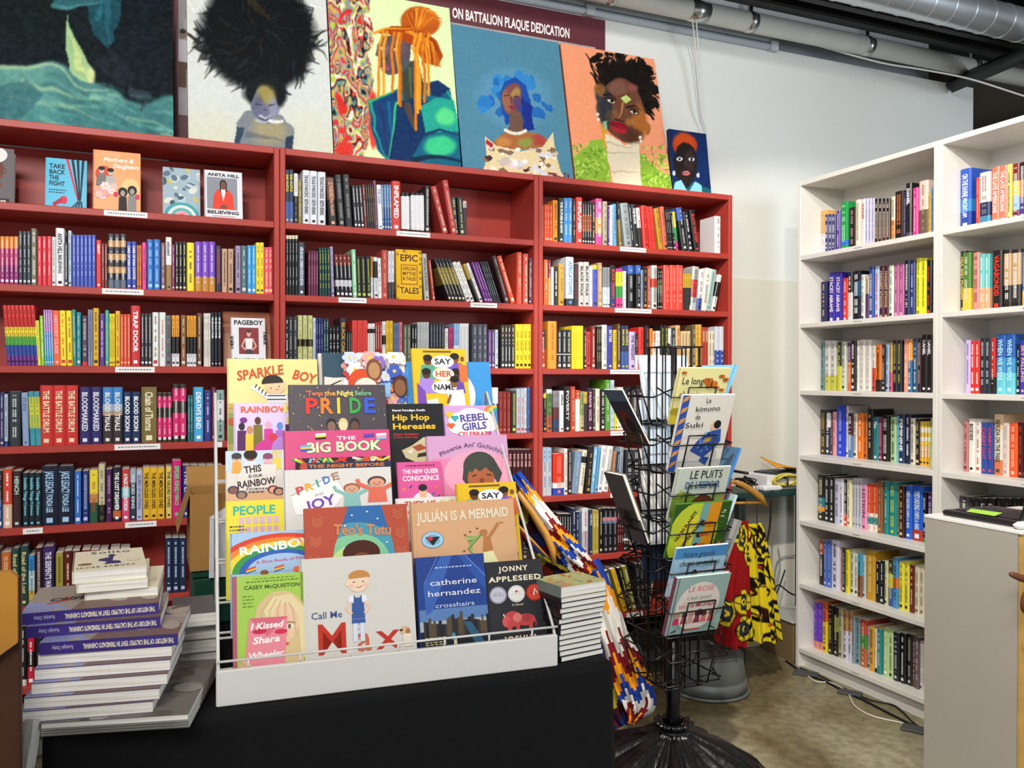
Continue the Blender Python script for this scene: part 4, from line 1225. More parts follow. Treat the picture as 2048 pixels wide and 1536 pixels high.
for x0, x1, y1, c in ((760, 755, 180, '#e08a20'), (768, 765, 175, '#e89a2a'), (783, 784, 170, '#d87818'), (792, 797, 195, '#e8942a'), (798, 800, 200, '#c86814'), (835, 830, 250, '#d87a1c'), (828, 840, 205, '#e8962a'), (845, 850, 190, '#d07018'), (855, 858, 175, '#e09022'), (838, 835, 215, '#e8a030')):
    r.stroke([(x0+8, 42), (x0, 75), (x1+2, 120), (x1, y1)], 5.5, c, 1, False)
r.stroke([(750, 46), (775, 34), (830, 30)], 6, '#e8962a')
r.blur(1); r.grain(.06); painting('portrait with orange locs and a teal hooded coat', r, (669, 306), (923, 336), .76, edge='#14181c')
# 4: blue portrait in a collage dress
r = Ras(165, 205, (926, 337), (1148, 356), (904, 50), '#54899f', 11); r.wob(6, 9)
r.mix(r.noise(3, 3), '#4a7f9c', .6); r.ell(1030, 190, 75, 62, '#5f97b8', .6, .3)
for k in range(34):
    a = r.rs.uniform(-.5, 3.7); R0 = r.rs.uniform(30, 66); x, y = 1030+R0*1.1*math.cos(a), 205-R0*math.sin(a); s_ = r.rs.uniform(6, 15)
    r.poly([(x+s_*math.cos(t)*r.rs.uniform(.5, 1.2), y+s_*math.sin(t)*r.rs.uniform(.5, 1.2)) for t in np.linspace(0, 5.4, 7)], ['#2a78be', '#3484c4', '#2368b0'][r.rs.randint(3)])
r.poly([(1003, 180), (1010, 158), (1030, 150), (1050, 165), (1065, 200), (1062, 255), (1040, 262), (1030, 225), (1008, 245), (1002, 215)], '#1f4aa0'); r.poly([(1045, 190), (1068, 210), (1065, 255), (1045, 255)], '#1a2f86')
r.ell(1025, 196, 20, 34, '#7a4c48', 1, .1, 8); r.ell(1014, 200, 8, 22, '#a06a4a', .8, .5); r.ell(1034, 185, 9, 12, '#c8a84a', .6, .6); r.ell(1036, 205, 8, 16, '#4a3a70', .7, .5)
r.poly([(1016, 225), (1040, 222), (1050, 268), (1008, 266)], '#6e5244'); r.poly([(982, 280), (1010, 258), (1050, 258), (1096, 270), (1090, 290), (1010, 296)], '#a8663c'); r.ell(1075, 275, 18, 10, '#a83a3a', .8, .5); r.ell(1050, 280, 16, 10, '#8a9a4a', .8, .6); r.ell(1005, 278, 14, 9, '#c88a4a', .8, .6)
r.dx *= 0; r.dy *= 0
r.stroke([(1010, 188), (1019, 187)], 2.5, '#1c1420'); r.stroke([(1030, 189), (1040, 190)], 2.5, '#1c1420'); r.ell(1024, 211, 7, 3.2, '#8a2c44'); r.stroke([(1024, 190), (1022, 203)], 2, '#4a2c30')
for x in np.linspace(1010, 1050, 10): r.ell(x, 263-(abs(x-1030)/20)**2*6, 3.4, 3.4, '#dcdccc')
r.poly([(968, 270), (990, 288), (1040, 298), (1085, 288), (1107, 258), (1112, 300), (1120, 334), (1132, 356), (965, 342), (972, 310)], '#e2cfa0')
for k in range(85):
    x, y = r.rs.uniform(968, 1118), r.rs.uniform(292, 350); s_ = r.rs.uniform(5, 13)
    r.poly([(x+s_*math.cos(t)*r.rs.uniform(.4, 1.1), y+s_*.7*math.sin(t)*r.rs.uniform(.4, 1.1)) for t in np.linspace(0, 5.0, 5)], ['#efe6d2', '#d8d4dc', '#e6c890', '#c8b8b0', '#f2ece4', '#8a6a50', '#4a3030', '#e0d0d8'][r.rs.randint(8)])
r.poly([(972, 276), (985, 286), (982, 294), (970, 284)], '#a8242c')
for k in range(12): r.stroke([(r.rs.uniform(1095, 1140), r.rs.uniform(338, 356)), (r.rs.uniform(1095, 1140), r.rs.uniform(338, 356))], 4, ['#6a1c30', '#8a2a3a', '#2c2434'][r.rs.randint(3)])
r.grain(.04); painting('steel blue portrait of a woman wearing a torn-paper collage dress', r, (926, 337), (1148, 356), ph(910, 50)+.032, edge='#1c2a34')
# 5: salmon portrait
r = Ras(150, 195, (1152, 358), (1345, 375), (1128, 87), '#ee976f', 13); r.wob(5, 10)
r.mix(r.noise(3, 4), '#f2a27e', .6)
for k in range(150):
    a = r.rs.uniform(-2.9, .55); R0 = r.rs.uniform(25, 58); R1 = R0+r.rs.uniform(8, 26); r.stroke([(1250+R0*1.0*math.cos(a), 178+R0*1.1*math.sin(a)), (1252+R1*1.05*math.cos(a+.2), 178+R1*1.12*math.sin(a+.2))], r.rs.uniform(4, 10), ['#17120f', '#241a14', '#0e0c0a', '#33241a'][r.rs.randint(4)], .95)
r.ell(1255, 165, 55, 48, '#15110e', 1, .2)
for cx, cy in ((1195, 118), (1205, 108), (1228, 106), (1250, 104), (1272, 112), (1296, 112), (1304, 128), (1312, 158), (1320, 168), (1318, 196), (1208, 130), (1286, 120)):
    for q in range(3): r.ell(cx+r.rs.uniform(-7, 7), cy+r.rs.uniform(-6, 6), r.rs.uniform(5, 10), r.rs.uniform(4, 8), ['#15110e', '#221812'][q % 2], 1, .3)
r.stroke([(1195, 148), (1185, 115), (1178, 103)], 6, '#1c1612'); r.stroke([(1300, 165), (1322, 160)], 10, '#1c1612'); r.stroke([(1310, 205), (1326, 190)], 11, '#1c1612')
r.poly([(1147, 310), (1185, 280), (1212, 272), (1222, 372), (1150, 360)], '#8cb43c'); r.poly([(1280, 300), (1318, 330), (1345, 345), (1346, 378), (1282, 372)], '#86ae38')
for k in range(420):
    x = r.rs.uniform(1148, 1343); y = r.rs.uniform(285, 372)
    if x < 1215 or x > 1286: r.stroke([(x, y), (x+r.rs.uniform(-6, 6), y+r.rs.uniform(-9, 9))], 4, ['#b4d456', '#5c8a24', '#a0c848', '#6a9a2c', '#c8dc6a'][r.rs.randint(5)], .8)
r.poly([(1200, 250), (1215, 245), (1225, 300), (1212, 290)], '#d89a2c', .8)
r.poly([(1213, 262), (1250, 285), (1278, 272), (1284, 372), (1226, 368), (1216, 310)], '#e2d6ba'); r.stroke([(1216, 300), (1280, 302)], 3, '#bcae90'); r.stroke([(1220, 335), (1282, 338)], 3, '#c0b294'); r.stroke([(1215, 280), (1255, 290), (1276, 285)], 3, '#bcae90')
r.ell(1250, 215, 45, 66, '#6a4030', 1, .05, -12); r.ell(1212, 208, 16, 44, '#2a3138', .9, .3, -6); r.ell(1283, 235, 15, 34, '#b06a2c', .85, .5); r.ell(1240, 170, 20, 15, '#7c5648', .8, .5); r.ell(1265, 265, 24, 16, '#4a2c20', .8, .5); r.ell(1272, 168, 10, 8, '#94504a', .7, .6); r.ell(1205, 175, 9, 14, '#b8702c', .6, .5); r.ell(1245, 255, 10, 8, '#8a4c34', .7, .6); r.ell(1298, 250, 6, 12, '#a8642c', 1, .2)
r.dx *= 0; r.dy *= 0
r.poly([(1246, 190), (1258, 183), (1268, 192), (1256, 201)], '#bcd078'); r.stroke([(1212, 186), (1225, 184), (1238, 194)], 4, '#16100e'); r.stroke([(1258, 208), (1275, 204), (1288, 214)], 4, '#16100e')
r.ell(1225, 196, 10, 7, '#2c1c16', .8, .4, 15); r.ell(1273, 216, 10, 7, '#2c1c16', .8, .4, 15); r.ell(1226, 198, 8, 3, '#c8c2ac', 1, .2, 15); r.ell(1228, 197.5, 3.4, 3.4, '#16100e'); r.ell(1272, 218, 8, 3, '#c8c2ac', 1, .2, 15); r.ell(1273, 217, 3.4, 3.4, '#16100e'); r.ell(1232, 225, 8, 10, '#9a6a44', .5, .7); r.ell(1262, 238, 8, 8, '#c88a3a', .5, .7); r.ell(1222, 228, 9, 12, '#5a4238', .7, .6)
r.stroke([(1250, 200), (1246, 222), (1240, 232)], 5, '#a8744a'); r.stroke([(1234, 234), (1252, 238)], 4, '#2c1a14'); r.ell(1240, 246, 18, 7, '#861420', 1, .1, 15); r.ell(1240, 254, 16, 7, '#a82430', 1, .1, 15); r.stroke([(1225, 244), (1240, 250), (1256, 256)], 2, '#3a0a10')
for x, y in ((1198, 226), (1199, 236), (1283, 268), (1284, 276)): r.ell(x, y, 3, 3.5, '#e0dcc0')
r.poly([(1208, 240), (1216, 238), (1216, 256), (1210, 254)], '#a8e0b0', .7)
r.grain(.05); painting('salmon portrait with a green fur jacket and cream turtleneck', r, (1152, 358), (1345, 375), ph(1135, 88)+.03, edge='#c87a58')
# 6: small navy portrait
r = Ras(64, 84, (1347, 377), (1423, 383), (1337, 273), '#12295a', 17); r.wob(2, 8)
r.ell(1370, 300, 24, 20, '#b23c18', 1, .15); r.ell(1368, 292, 20, 14, '#d0521f', .7, .5); r.poly([(1346, 366), (1380, 358), (1424, 372), (1424, 386), (1346, 380)], '#15606c')
r.ell(1371, 328, 24, 33, '#211a1a', 1, .08); r.ell(1371, 352, 13, 16, '#241c1c', 1, .1); r.ell(1380, 322, 10, 16, '#3a2e2c', .7, .6)
r.dx *= 0; r.dy *= 0
r.ell(1359, 322, 6, 3, '#c8ccd8'); r.ell(1383, 322, 6, 3, '#c8ccd8'); r.ell(1359, 322, 2.4, 2.4, '#14101a'); r.ell(1383, 322, 2.4, 2.4, '#14101a'); r.ell(1372, 345, 8, 3.6, '#b86a6c'); r.stroke([(1365, 345), (1379, 345)], 1.5, '#3a1418'); r.stroke([(1371, 325), (1370, 336)], 2, '#4a3a38')
r.poly([(1350, 360), (1362, 356), (1374, 374), (1360, 379), (1347, 372)], '#86c8ea'); r.poly([(1378, 374), (1390, 358), (1402, 364), (1404, 376), (1390, 380)], '#86c8ea'); r.ell(1348, 345, 3, 4, '#b8c0cc'); r.ell(1396, 348, 3, 4, '#b8c0cc')
painting('small navy portrait with orange hair and pale blue collar', r, (1347, 377), (1423, 383), ph(1340, 273)+.012, y1=3.43, edge='#0c1c40', depth=.02)
# ---- maroon banner on the wall behind the paintings
Yb = WY-.004; pA = aty(338, 150, Yb); pB = aty(1210, 60, Yb); zt = aty(1209, 41, Yb)[2]; zb = aty(360, 276, Yb)[2]-.12; w = pB[0]-pA[0]; h = zt-zb
e = empty('wall_banner', mw=frame(((pA[0]+pB[0])/2, Yb-.002, zb), (1, 0, 0), (0, 0, 1))); tag(e, 'maroon banner with white capitals and grey photograph behind the paintings', 'banner')
b = MB(); b.box((-w/2, 0, 0), (w/2, .0035, h), mat('#5a1a26', .5)); b.build('banner_sheet', e)
tb = MB(); q0 = aty(904, 36, Yb); q1 = aty(1139, 76, Yb); zt2 = (aty(904, 36, Yb)[2]+aty(1139, 76, Yb)[2])/2; cx = (pA[0]+pB[0])/2
text(tb, 'ON BATTALION PLAQUE DEDICATION', (q0[0]-cx, -.0008, zt2-zb), (1, 0, 0), (0, 0, 1), .043, ink('#efe8e6'), q1[0]-q0[0], 'l', True, True); o = tb.build('banner_lettering', e); o['kind'] = 'stuff'
# the printed photograph: a row of people in front of a stone wall
zp0 = aty(360, 230, Yb)[2]-zb; zp1 = aty(1000, 62, Yb)[2]-zb
r = Ras(220, 110, (345, 230), (1195, 230), (345, 0), '#9a9698', 21); r.mix(r.noise(20, 10), '#b4aeac', .8); r.mix(np.clip((r.y-175)/20, 0, 1), '#b8b6bc', .9)
for x in range(352, 1190, 23):
    y = 95+r.rs.uniform(-8, 8); r.ell(x, y, 6, 8, '#8a746a'); r.ell(x, y-5, 6, 4, '#3a3230'); r.poly([(x-10, y+10), (x+10, y+10), (x+9, y+45), (x-9, y+45)], '#cfcad0'); r.poly([(x-9, y+45), (x+9, y+45), (x+7, y+88), (x-7, y+88)], '#6a5444')
    y = 62; r.ell(x+11, y, 5, 7, '#94807a'); r.poly([(x+3, y+8), (x+19, y+8), (x+18, y+26), (x+4, y+26)], '#b8b2b8')
canvas_mesh('banner_photograph', r, w*.955, zp1-zp0, e, 0).location = (-w*.005, -.0012, zp0)
# ------------------------------------------------------------------ table with black cloth
TZ = .76
tA, tB = atz(85, 1475, TZ), atz(1228, 1325, TZ); tyaw = math.atan2(tB[1]-tA[1], tB[0]-tA[0]); TL = float(np.hypot(*(tB-tA)[:2])); TD = .82
MT = Matrix.Translation((tA[0], tA[1], 0)) @ Matrix.Rotation(tyaw, 4, 'Z')
def tl(p): return np.array(MT.inverted() @ Vector(p))
e = empty('folding_table', mw=MT); tag(e, 'folding table hidden under the black cloth', 'table')
b = MB(); b.bevbox((.012, .012, TZ-.03), (TL-.012, TD-.012, TZ-.004), mat('#8a8a86', .5), .004); b.build('tabletop', e)
for x in (.08, TL-.08):
    for y in (.08, TD-.08): b = MB(); b.tube([(x, y, 0), (x, y, TZ-.03)], .014, mat('#6a6c6e', .4, .6), 10); b.build('leg', e)
CLOTH = mat('#08090a', .85, 0, .25, .15, 30)
def drape():
    b = MB(); per = []; n = 160; rr = random.Random(4); P = 2*(TL+TD)
    def pt(t, off):
        t = t % P
        if t < TL: return (t, -off)
        if t < TL+TD: return (TL+off, t-TL)
        if t < 2*TL+TD: return (TL-(t-TL-TD), TD+off)
        return (-off, TD-(t-2*TL-TD))
    rows = []
    for k, z in enumerate((TZ, TZ-.004, TZ-.02, TZ-.1, TZ-.3, TZ-.52, .03)):
        ring = []
        for i in range(n):
            t = P*i/n; f = (TZ-z)/TZ; fold = (math.sin(t*19)+.6*math.sin(t*31+1))*.012*max(0, f-.08); off = (-.006 if k == 0 else .002)+.035*f**1.2+fold
            x, y = pt(t, off)
            if k == 0: x = min(max(x, .006), TL-.006); y = min(max(y, .006), TD-.006)
            ring.append((x, y, z))
        rows.append(ring)
    vs = [p for q in rows for p in q]; fs = [(k*n+i, k*n+(i+1) % n, (k+1)*n+(i+1) % n, (k+1)*n+i) for k in range(len(rows)-1) for i in range(n)]
    fs.append(tuple(range(n))); b.add(vs, [tuple(reversed(f)) for f in fs[:-1]]+[fs[-1]], CLOTH, True); return b
cl = empty('tablecloth', mw=MT); tag(cl, 'black tablecloth draped to the floor over the front table', 'tablecloth'); drape().build('cloth', cl)
b = MB(); g = []   # pale under-cloth hanging at the table corner
for i in range(10):
    y = 1438+18*i; x0 = 38+.3*i; x1 = 84-2.6*i if i < 6 else 69-.5*i; g.append([tuple(tl(aty(x0+(x1-x0)*j/5, y, tA[1]-.05+.012*math.sin(j*1.4+i*.3)))) for j in range(6)])
b.grid(g, mat('#c4c1bc', .8)); b.build('white_underlay', cl)

# ------------------------------------------------------------------ books shown face-out
def cover_book(M, w, h, t, base, label, art=None, spine=None, hard=True, name='book', group=None, page_side=True, y_art=-.0004, back=None, v0=0):
    o_ = MB(); tb = .0026 if hard else .0011; c = cov(base); s = cov(spine or base)
    o_.box((-w/2, 0, 0), (w/2, tb, h), c); o_.box((-w/2, t-tb, 0), (w/2, t, h), cov(back) if back else c); o_.box((-w/2-.0012, 0, 0), (-w/2+tb, t, h), s)
    if hard: o_.box((-w/2+.011, -.0006, .0), (-w/2+.0135, .0004, h), s)
    o = o_.build(name, mw=M); i = .003 if hard else .0003
    b = MB(); b.box((-w/2+tb, tb, i), (w/2-i, t-tb, h-i), PAGE); b.build('pages', o)
    if art:
        a = Art(w, h-v0, y_art-(.0006 if hard else 0), v0, max(0, -v0/(h-v0))); art(a); q = a.build('cover_print', o); q['kind'] = 'stuff'
    tag(o, label, 'book', group); return o
def kid(a, x, y, s, skin, hair, shirt, arms=True):
    a.poly([(x-.09*s, y-.02*s), (x+.09*s, y-.02*s), (x+.11*s, y-.30*s), (x-.11*s, y-.30*s)], shirt)
    if arms: a.line([(x-.08*s, y-.05*s), (x-.20*s, y+.05*s), (x-.22*s, y+.14*s)], .045*s, shirt); a.line([(x+.08*s, y-.05*s), (x+.20*s, y+.05*s), (x+.22*s, y+.14*s)], .045*s, shirt)
    a.ell(x, y+.085*s, .105*s, .10*s, hair, 16); a.ell(x, y+.06*s, .085*s, .085*s, skin, 16)
    a.ell(x-.03*s, y+.06*s, .009*s, .009*s, '#2a1a16', 8); a.ell(x+.03*s, y+.06*s, .009*s, .009*s, '#2a1a16', 8); a.line([(x-.025*s, y+.03*s), (x, y+.02*s), (x+.025*s, y+.03*s)], .008*s, '#a03a3a')
def flowers(a, n, x0, x1, y0, y1, cols, seed, r=(.03, .07)):
    rr = random.Random(seed)
    for k in range(n):
        x, y, s = rr.uniform(x0, x1), rr.uniform(y0, y1), rr.uniform(*r); c = rr.choice(cols)
        for q in range(6): t = q*math.pi/3; a.ell(x+s*.6*math.cos(t), y+s*.6*math.sin(t)*a.w/a.h, s*.42, s*.25*a.w/a.h*1.6, c, 7, rot=math.degrees(t))
        a.ell(x, y, s*.25, s*.25*a.w/a.h, '#e8c84a', 7)
def art_sparkle(a):
    a.rect(0, 0, 1, .45, '#b9b06a'); a.rect(0, .45, 1, .52, '#c9a85a'); a.line([(0, .47), (1, .46)], .006, '#8a7030'); a.rect(0, .1, .35, .42, '#8aa05a')
    a.text('SPARKLE', .36, .80, .10, '#c8562a', .52, True, True, rot=9, shear=.1); a.text('BOY', .83, .76, .10, '#c8562a', .26, True, True, rot=-14, shear=.1)
    a.line([(.44, .58), (.33, .66), (.26, .70)], .05, '#e8e8ea'); a.line([(.62, .58), (.72, .60), (.8, .62)], .05, '#e8e8ea'); a.poly([(.44, .62), (.62, .62), (.66, .40), (.42, .40)], '#e8e8ea')
    for k in range(5): a.line([(.43, .60-.04*k), (.63, .60-.04*k)], .014, '#24304a')
    for k in range(4): a.line([(.40-.035*k, .60+.028*k), (.42-.035*k, .64+.028*k)], .012, '#24304a'); a.line([(.66+.035*k, .575+.006*k), (.66+.035*k, .62+.006*k)], .012, '#24304a')
    a.ell(.52, .71, .12, .095, '#efc69a'); a.ell(.49, .74, .12, .085, '#2a2018', 18, 0, 190); a.ell(.56, .70, .008, .008, '#2a1a16', 8); a.ell(.47, .68, .008, .008, '#2a1a16', 8); a.line([(.52, .665), (.56, .67)], .008, '#b0503a')
    a.ell(.05, .33, .06, .04, '#b8563a')
def art_flowers(a):
    a.poly([(0, .72), (.45, .75), (.3, 1), (0, 1)], '#2c4a5c'); flowers(a, 80, .28, 1, .35, 1, ['#f2efe8', '#5a7ad0', '#e8703a', '#c8d4f0', '#e8a8a0', '#b83a3a', '#f4f0ea', '#8a6ac0', '#ffffff', '#3f5ab8'], 3, (.05, .11)); a.poly([(0, .72), (.2, .7), (.25, .5), (0, .45)], '#e8ddc8')
    a.line([(.05, .62), (.2, .68)], .015, '#2a2420'); a.line([(.05, .56), (.22, .58)], .015, '#2a2420')
    a.ell(.45, .66, .17, .15, '#d84a20'); a.ell(.49, .60, .14, .11, '#f4e0cc'); a.ell(.44, .61, .012, .012, '#2a1a16', 8); a.ell(.54, .61, .012, .012, '#2a1a16', 8); a.line([(.46, .56), (.5, .55), (.53, .57)], .01, '#b03a3a')
    a.ell(.60, .80, .10, .12, '#7a4a2c'); a.ell(.60, .79, .07, .09, '#b88a5c'); a.ell(.92, .62, .10, .12, '#4a2c1c'); a.ell(.91, .60, .07, .09, '#8a5a3a'); a.poly([(.55, .62), (.8, .66), (.78, .5), (.58, .48)], '#8ab8e0')
def art_sayher(a):
    a.rect(.2, .955, .72, .975, '#7a5a30')
    for (x, y, sk, sh) in ((.28, .86, '#6a3c24', '#5aa88a'), (.78, .88, '#8a5230', '#7a5ac0'), (.24, .70, '#5a3420', '#a886d8'), (.78, .70, '#5a3420', '#6a4ab0')):
        a.poly([(x-.16, y-.22), (x+.16, y-.22), (x+.12, y-.05), (x-.12, y-.05)], sh); a.ell(x, y, .075, .055, sk); a.ell(x, y+.03, .085, .04, '#241812', 14)
    a.poly([(.84, .82), (1, .8), (1, .62), (.86, .6)], '#e8763a'); a.ell(.92, .88, .035, .03, '#8a5230')
    a.ell(.55, .845, .21, .075, '#fff'); a.ell(.55, .70, .20, .075, '#f6e4d4'); a.ell(.55, .545, .23, .08, '#fff')
    a.text('SAY', .55, .815, .065, '#2a2a30', .30, True, True); a.text('HER', .55, .67, .065, '#c8562a', .30, True, True); a.text('NAME', .55, .515, .065, '#2a2a30', .38, True, True)
    a.poly([(.08, .38), (.42, .42), (.44, .30), (.10, .24)], '#d8e8dc'); a.poly([(.60, .50), (.9, .52), (.94, .18), (.62, .16)], '#f4f2ee'); a.ell(.74, .60, .075, .06, '#8a5a3a'); a.ell(.75, .64, .085, .04, '#1a1410'); a.poly([(.62, .16), (.94, .18), (.92, 0), (.64, 0)], '#3a2c28'); a.line([(.66, .46), (.6, .36)], .05, '#8a5a3a'); a.text('ZETTA ELLIOTT', .45, .15, .035, '#fff', .6)
    a.poly([(.06, .6), (.2, .5), (.24, .2), (.06, .15)], '#7a4ab0')
def art_blue(a): a.ell(.5, .62, .30, .30, '#f2f4f4'); a.poly([(.3, .7), (.36, .66), (.34, .6), (.28, .62)], '#26282c')
def art_parade(a):
    a.text('RAINBOW', .5, .86, .085, '#f0642a', .80, True, True)
    for (x, c, sk, hh) in ((.12, '#5a1a5c', '#2a1a2a', .60), (.25, '#e8c83a', '#c88a5a', .55), (.38, '#7a7424', '#5a3420', .68), (.55, '#d83a9a', '#f0a8c0', .62), (.74, '#a86ac8', '#5a8ad8', .60), (.90, '#4a1440', '#e8c83a', .68)):
        a.poly([(x-.08, 0), (x+.08, 0), (x+.07, hh), (x-.07, hh)], c); a.ell(x, hh+.06, .05, .055, sk)
    a.ell(.55, .25, .26, .22, '#d83a9a'); a.ell(.75, .3, .16, .2, '#b88ad8'); a.ell(.15, .75, .06, .04, '#7a2a8a'); a.line([(.85, .85), (.82, .99)], .06, '#f0dc7a'); a.poly([(0, 0), (.2, 0), (.18, .25), (.05, .3)], '#e8d83a'); a.ell(.62, .5, .07, .06, '#d83a4a')
def art_twas(a):
    rr = random.Random(5)
    for k in range(46):
        x, y = rr.random(), rr.random(); a.line([(x, y), (x+rr.uniform(-.02, .02), y-.03)], .007, rr.choice(['#d84a3a', '#e8c84a', '#5aa85a', '#5a7ad8', '#e8a0c0', '#c8c8d0']))
    x = .17
    for t, c in (("'Twas ", '#e0784a'), ('the ', '#e8a84a'), ('Night ', '#e8d86a'), ('Before', '#7ab88a')):
        wd = .66*len(t)/21; a.text(t.strip(), x, .80, .085, c, wd*.92, True, True, 'l'); x += wd
    for i, (ch, c) in enumerate(zip('PRIDE', ('#e03a34', '#e8802a', '#f0d02a', '#3aa84a', '#3a5ad0'))): a.text(ch, .22+i*.15-(.02 if ch == 'I' else 0), .48, .27, c, .13 if ch != 'I' else .05, True, True)
    for x, c in ((.42, '#8a6a5a'), (.54, '#e8d8a8'), (.66, '#6a4a3a')): a.ell(x, .28, .05, .11, '#d8c88a' if c == '#e8d8a8' else '#2a2220'); a.ell(x, .24, .042, .09, c)
def art_hiphop(a):
    a.text('Shanti Paradigm Smalls', .09, .90, .026, '#f0f0f0', .58, True, True, 'l'); a.text('Hip Hop', .08, .78, .075, '#f0c030', .66, True, True, 'l'); a.text('Heresies', .08, .66, .075, '#f0c030', .76, True, True, 'l')
    a.text('Queer Aesthetics', .09, .58, .026, '#c83a3a', .44, True, True, 'l'); a.text('in New York City', .09, .54, .026, '#c83a3a', .42, True, True, 'l')
    a.poly([(.22, .38), (.40, .44), (.62, .55), (.82, .46), (.86, .30), (.74, .18), (.70, 0), (.42, 0), (.45, .22), (.28, .28)], '#d8cca0')
    for p, c in (([(.4, .42), (.55, .46), (.66, .40), (.5, .36)], '#b8563a'), ([(.5, .33), (.72, .36), (.7, .30), (.48, .28)], '#3a3228'), ([(.46, .2), (.7, .24), (.68, .16), (.46, .14)], '#8a7a50'), ([(.3, .36), (.42, .40), (.4, .33)], '#f0ecd0'), ([(.5, .1), (.66, .12), (.64, .05), (.5, .03)], '#3a3228')): a.poly(p, c)
def art_rebel(a):
    for k, c in enumerate(('#e88a3a', '#e8c84a', '#3ab08a', '#4a8ad0')): a.ell(1.02, .75, .30-.06*k, .32-.06*k, c, 24)
    for x, y, s in ((.32, .68, .24), (.5, .75, .26), (.68, .70, .24), (.5, .55, .34), (.78, .55, .20), (.25, .52, .18)): a.ell(x, y, s, s*.75, '#f6f4f0')
    for x, y, c in ((.2, .72, '#3ab0b0'), (.12, .56, '#e8643a'), (.1, .8, '#e8c83a')): a.ell(x-.03, y+.02, .045, .04, c, 12); a.ell(x+.03, y+.02, .045, .04, c, 12); a.poly([(x-.07, y+.01), (x+.07, y+.01), (x, y-.08)], c)
    a.text('REBEL', .55, .66, .15, '#5a4a9a', .52, True, True, rot=4); a.text('GIRLS', .55, .47, .15, '#5a4a9a', .46, True, True, rot=4); a.text('CELEBRATE', .55, .33, .09, '#d83a5a', .62, True, True)
def art_ours(a):
    a.rect(0, .6, 1, 1, '#c8dce8'); a.rect(0, 0, 1, .2, '#e0b088')
    for (x, y, s, hr, sk, sh) in ((.18, .80, .8, '#3a3a40', '#e8b088', '#f0a84a'), (.42, .82, 1.1, '#2a1410', '#8a5238', '#e0e0ea'), (.72, .78, .8, '#8a4a6a', '#f0c0b8', '#e8a0b0'), (.88, .86, .8, '#d8c890', '#f0d0b0', '#e8d05a')): kid(a, x, y, s, sk, hr, sh, False); a.ell(x, y+.10, .11*s, .08*s, hr, 14)
    a.poly([(.12, .22), (.86, .22), (.86, .72), (.3, .72), (.2, .5)], '#e6e0d8')
    for (x, y, hr, sk) in ((.12, .24, '#5a3a5a', '#8a5a4a'), (.26, .14, '#4a4a54', '#a8806a'), (.8, .22, '#7a2c2c', '#e8b090'), (.9, .18, '#2c2838', '#c89070')): a.ell(x, y, .10, .08, hr, 14); a.ell(x, y-.01, .065, .06, sk, 14)
    a.text('THIS', .46, .57, .13, '#3a2426', .30, True, True, rot=6); a.text('IS OUR', .50, .47, .055, '#3a2426', .24, True, True, rot=4); a.text('RAINBOW', .52, .30, .13, '#3a2426', .66, True, True, rot=6); a.dash(.34, .7, .23, .03, '#6a5a54', 3); a.dash(.38, .66, .17, .03, '#6a5a54', 4)
def art_big(a):
    a.text('THE', .58, .83, .06, '#f4e8ee', .18, True, True); a.text('BIG BOOK', .56, .62, .17, '#3f9a6a', .72, True, True, rot=1); a.text('BIG BOOK', .555, .63, .165, '#f0ecc0', .70, True, True, rot=1)
    for x, y, cc, r in ((.20, .70, ('#3a5ad0', '#e8c84a', '#6ab0d8'), 20), (.34, .90, ('#2a2424', '#e8d84a', '#f0ece4'), -15), (.80, .92, ('#3a4ab0', '#8a4aa8', '#d84a8a'), 20), (.92, .88, ('#8ac0e8', '#f0a8b8', '#f4f0f0'), -20)):
        for k, c in enumerate(cc): a.poly([(x-.05, y-.06+.035*k), (x+.05, y-.05+.035*k), (x+.05, y-.015+.035*k), (x-.05, y-.025+.035*k)], c)
    a.rect(.10, 0, .97, .52, '#2a2024'); rr = random.Random(9)
    for k in range(26): x = rr.uniform(.12, .95); a.line([(x, rr.uniform(.3, .36)), (x+rr.uniform(-.06, .06), .44), (x+rr.uniform(-.1, .1), .51)], .022, rr.choice(['#e03a2c', '#e8a83a', '#e8d84a', '#4aa85a', '#8ac0e0', '#d86a3a', '#f0e8d8']))
def art_nightbefore(a): a.text('THE NIGHT BEFORE', .5, .80, .12, '#e8823a', .84, True, True); a.rect(.0, 0, .05, 1, '#c84a3a'); flowers(a, 8, .1, .9, .1, .6, ['#d84a3a', '#e8c84a', '#4a6ab0'], 5)
def art_queer(a):
    a.dash(.2, .85, .93, .022, '#7a2a3a', 2); a.text('THE NEW QUEER', .52, .82, .065, '#f8eef2', .82, True, True); a.text('CONSCIENCE', .52, .71, .075, '#f8eef2', .84, True, True)
    a.ell(.55, .32, .28, .22, '#eceaf0', 20, 0, 180); a.rect(.28, 0, .82, .33, '#eceaf0'); a.ell(.55, .52, .085, .10, '#eab890'); a.ell(.55, .60, .10, .055, '#2a2430'); a.line([(.47, .40), (.55, .25), (.62, .40)], .015, '#a8a0a8')
    for x, y, c in ((.12, .56, '#f0a83a'), (.28, .60, '#3a4a9a'), (.2, .42, '#c83a4a'), (.88, .58, '#e8883a'), (.9, .44, '#5a3a9a'), (.78, .48, '#3a6ab0')): a.line([(x-.03, y), (x+.03, y+.04)], .03, c)
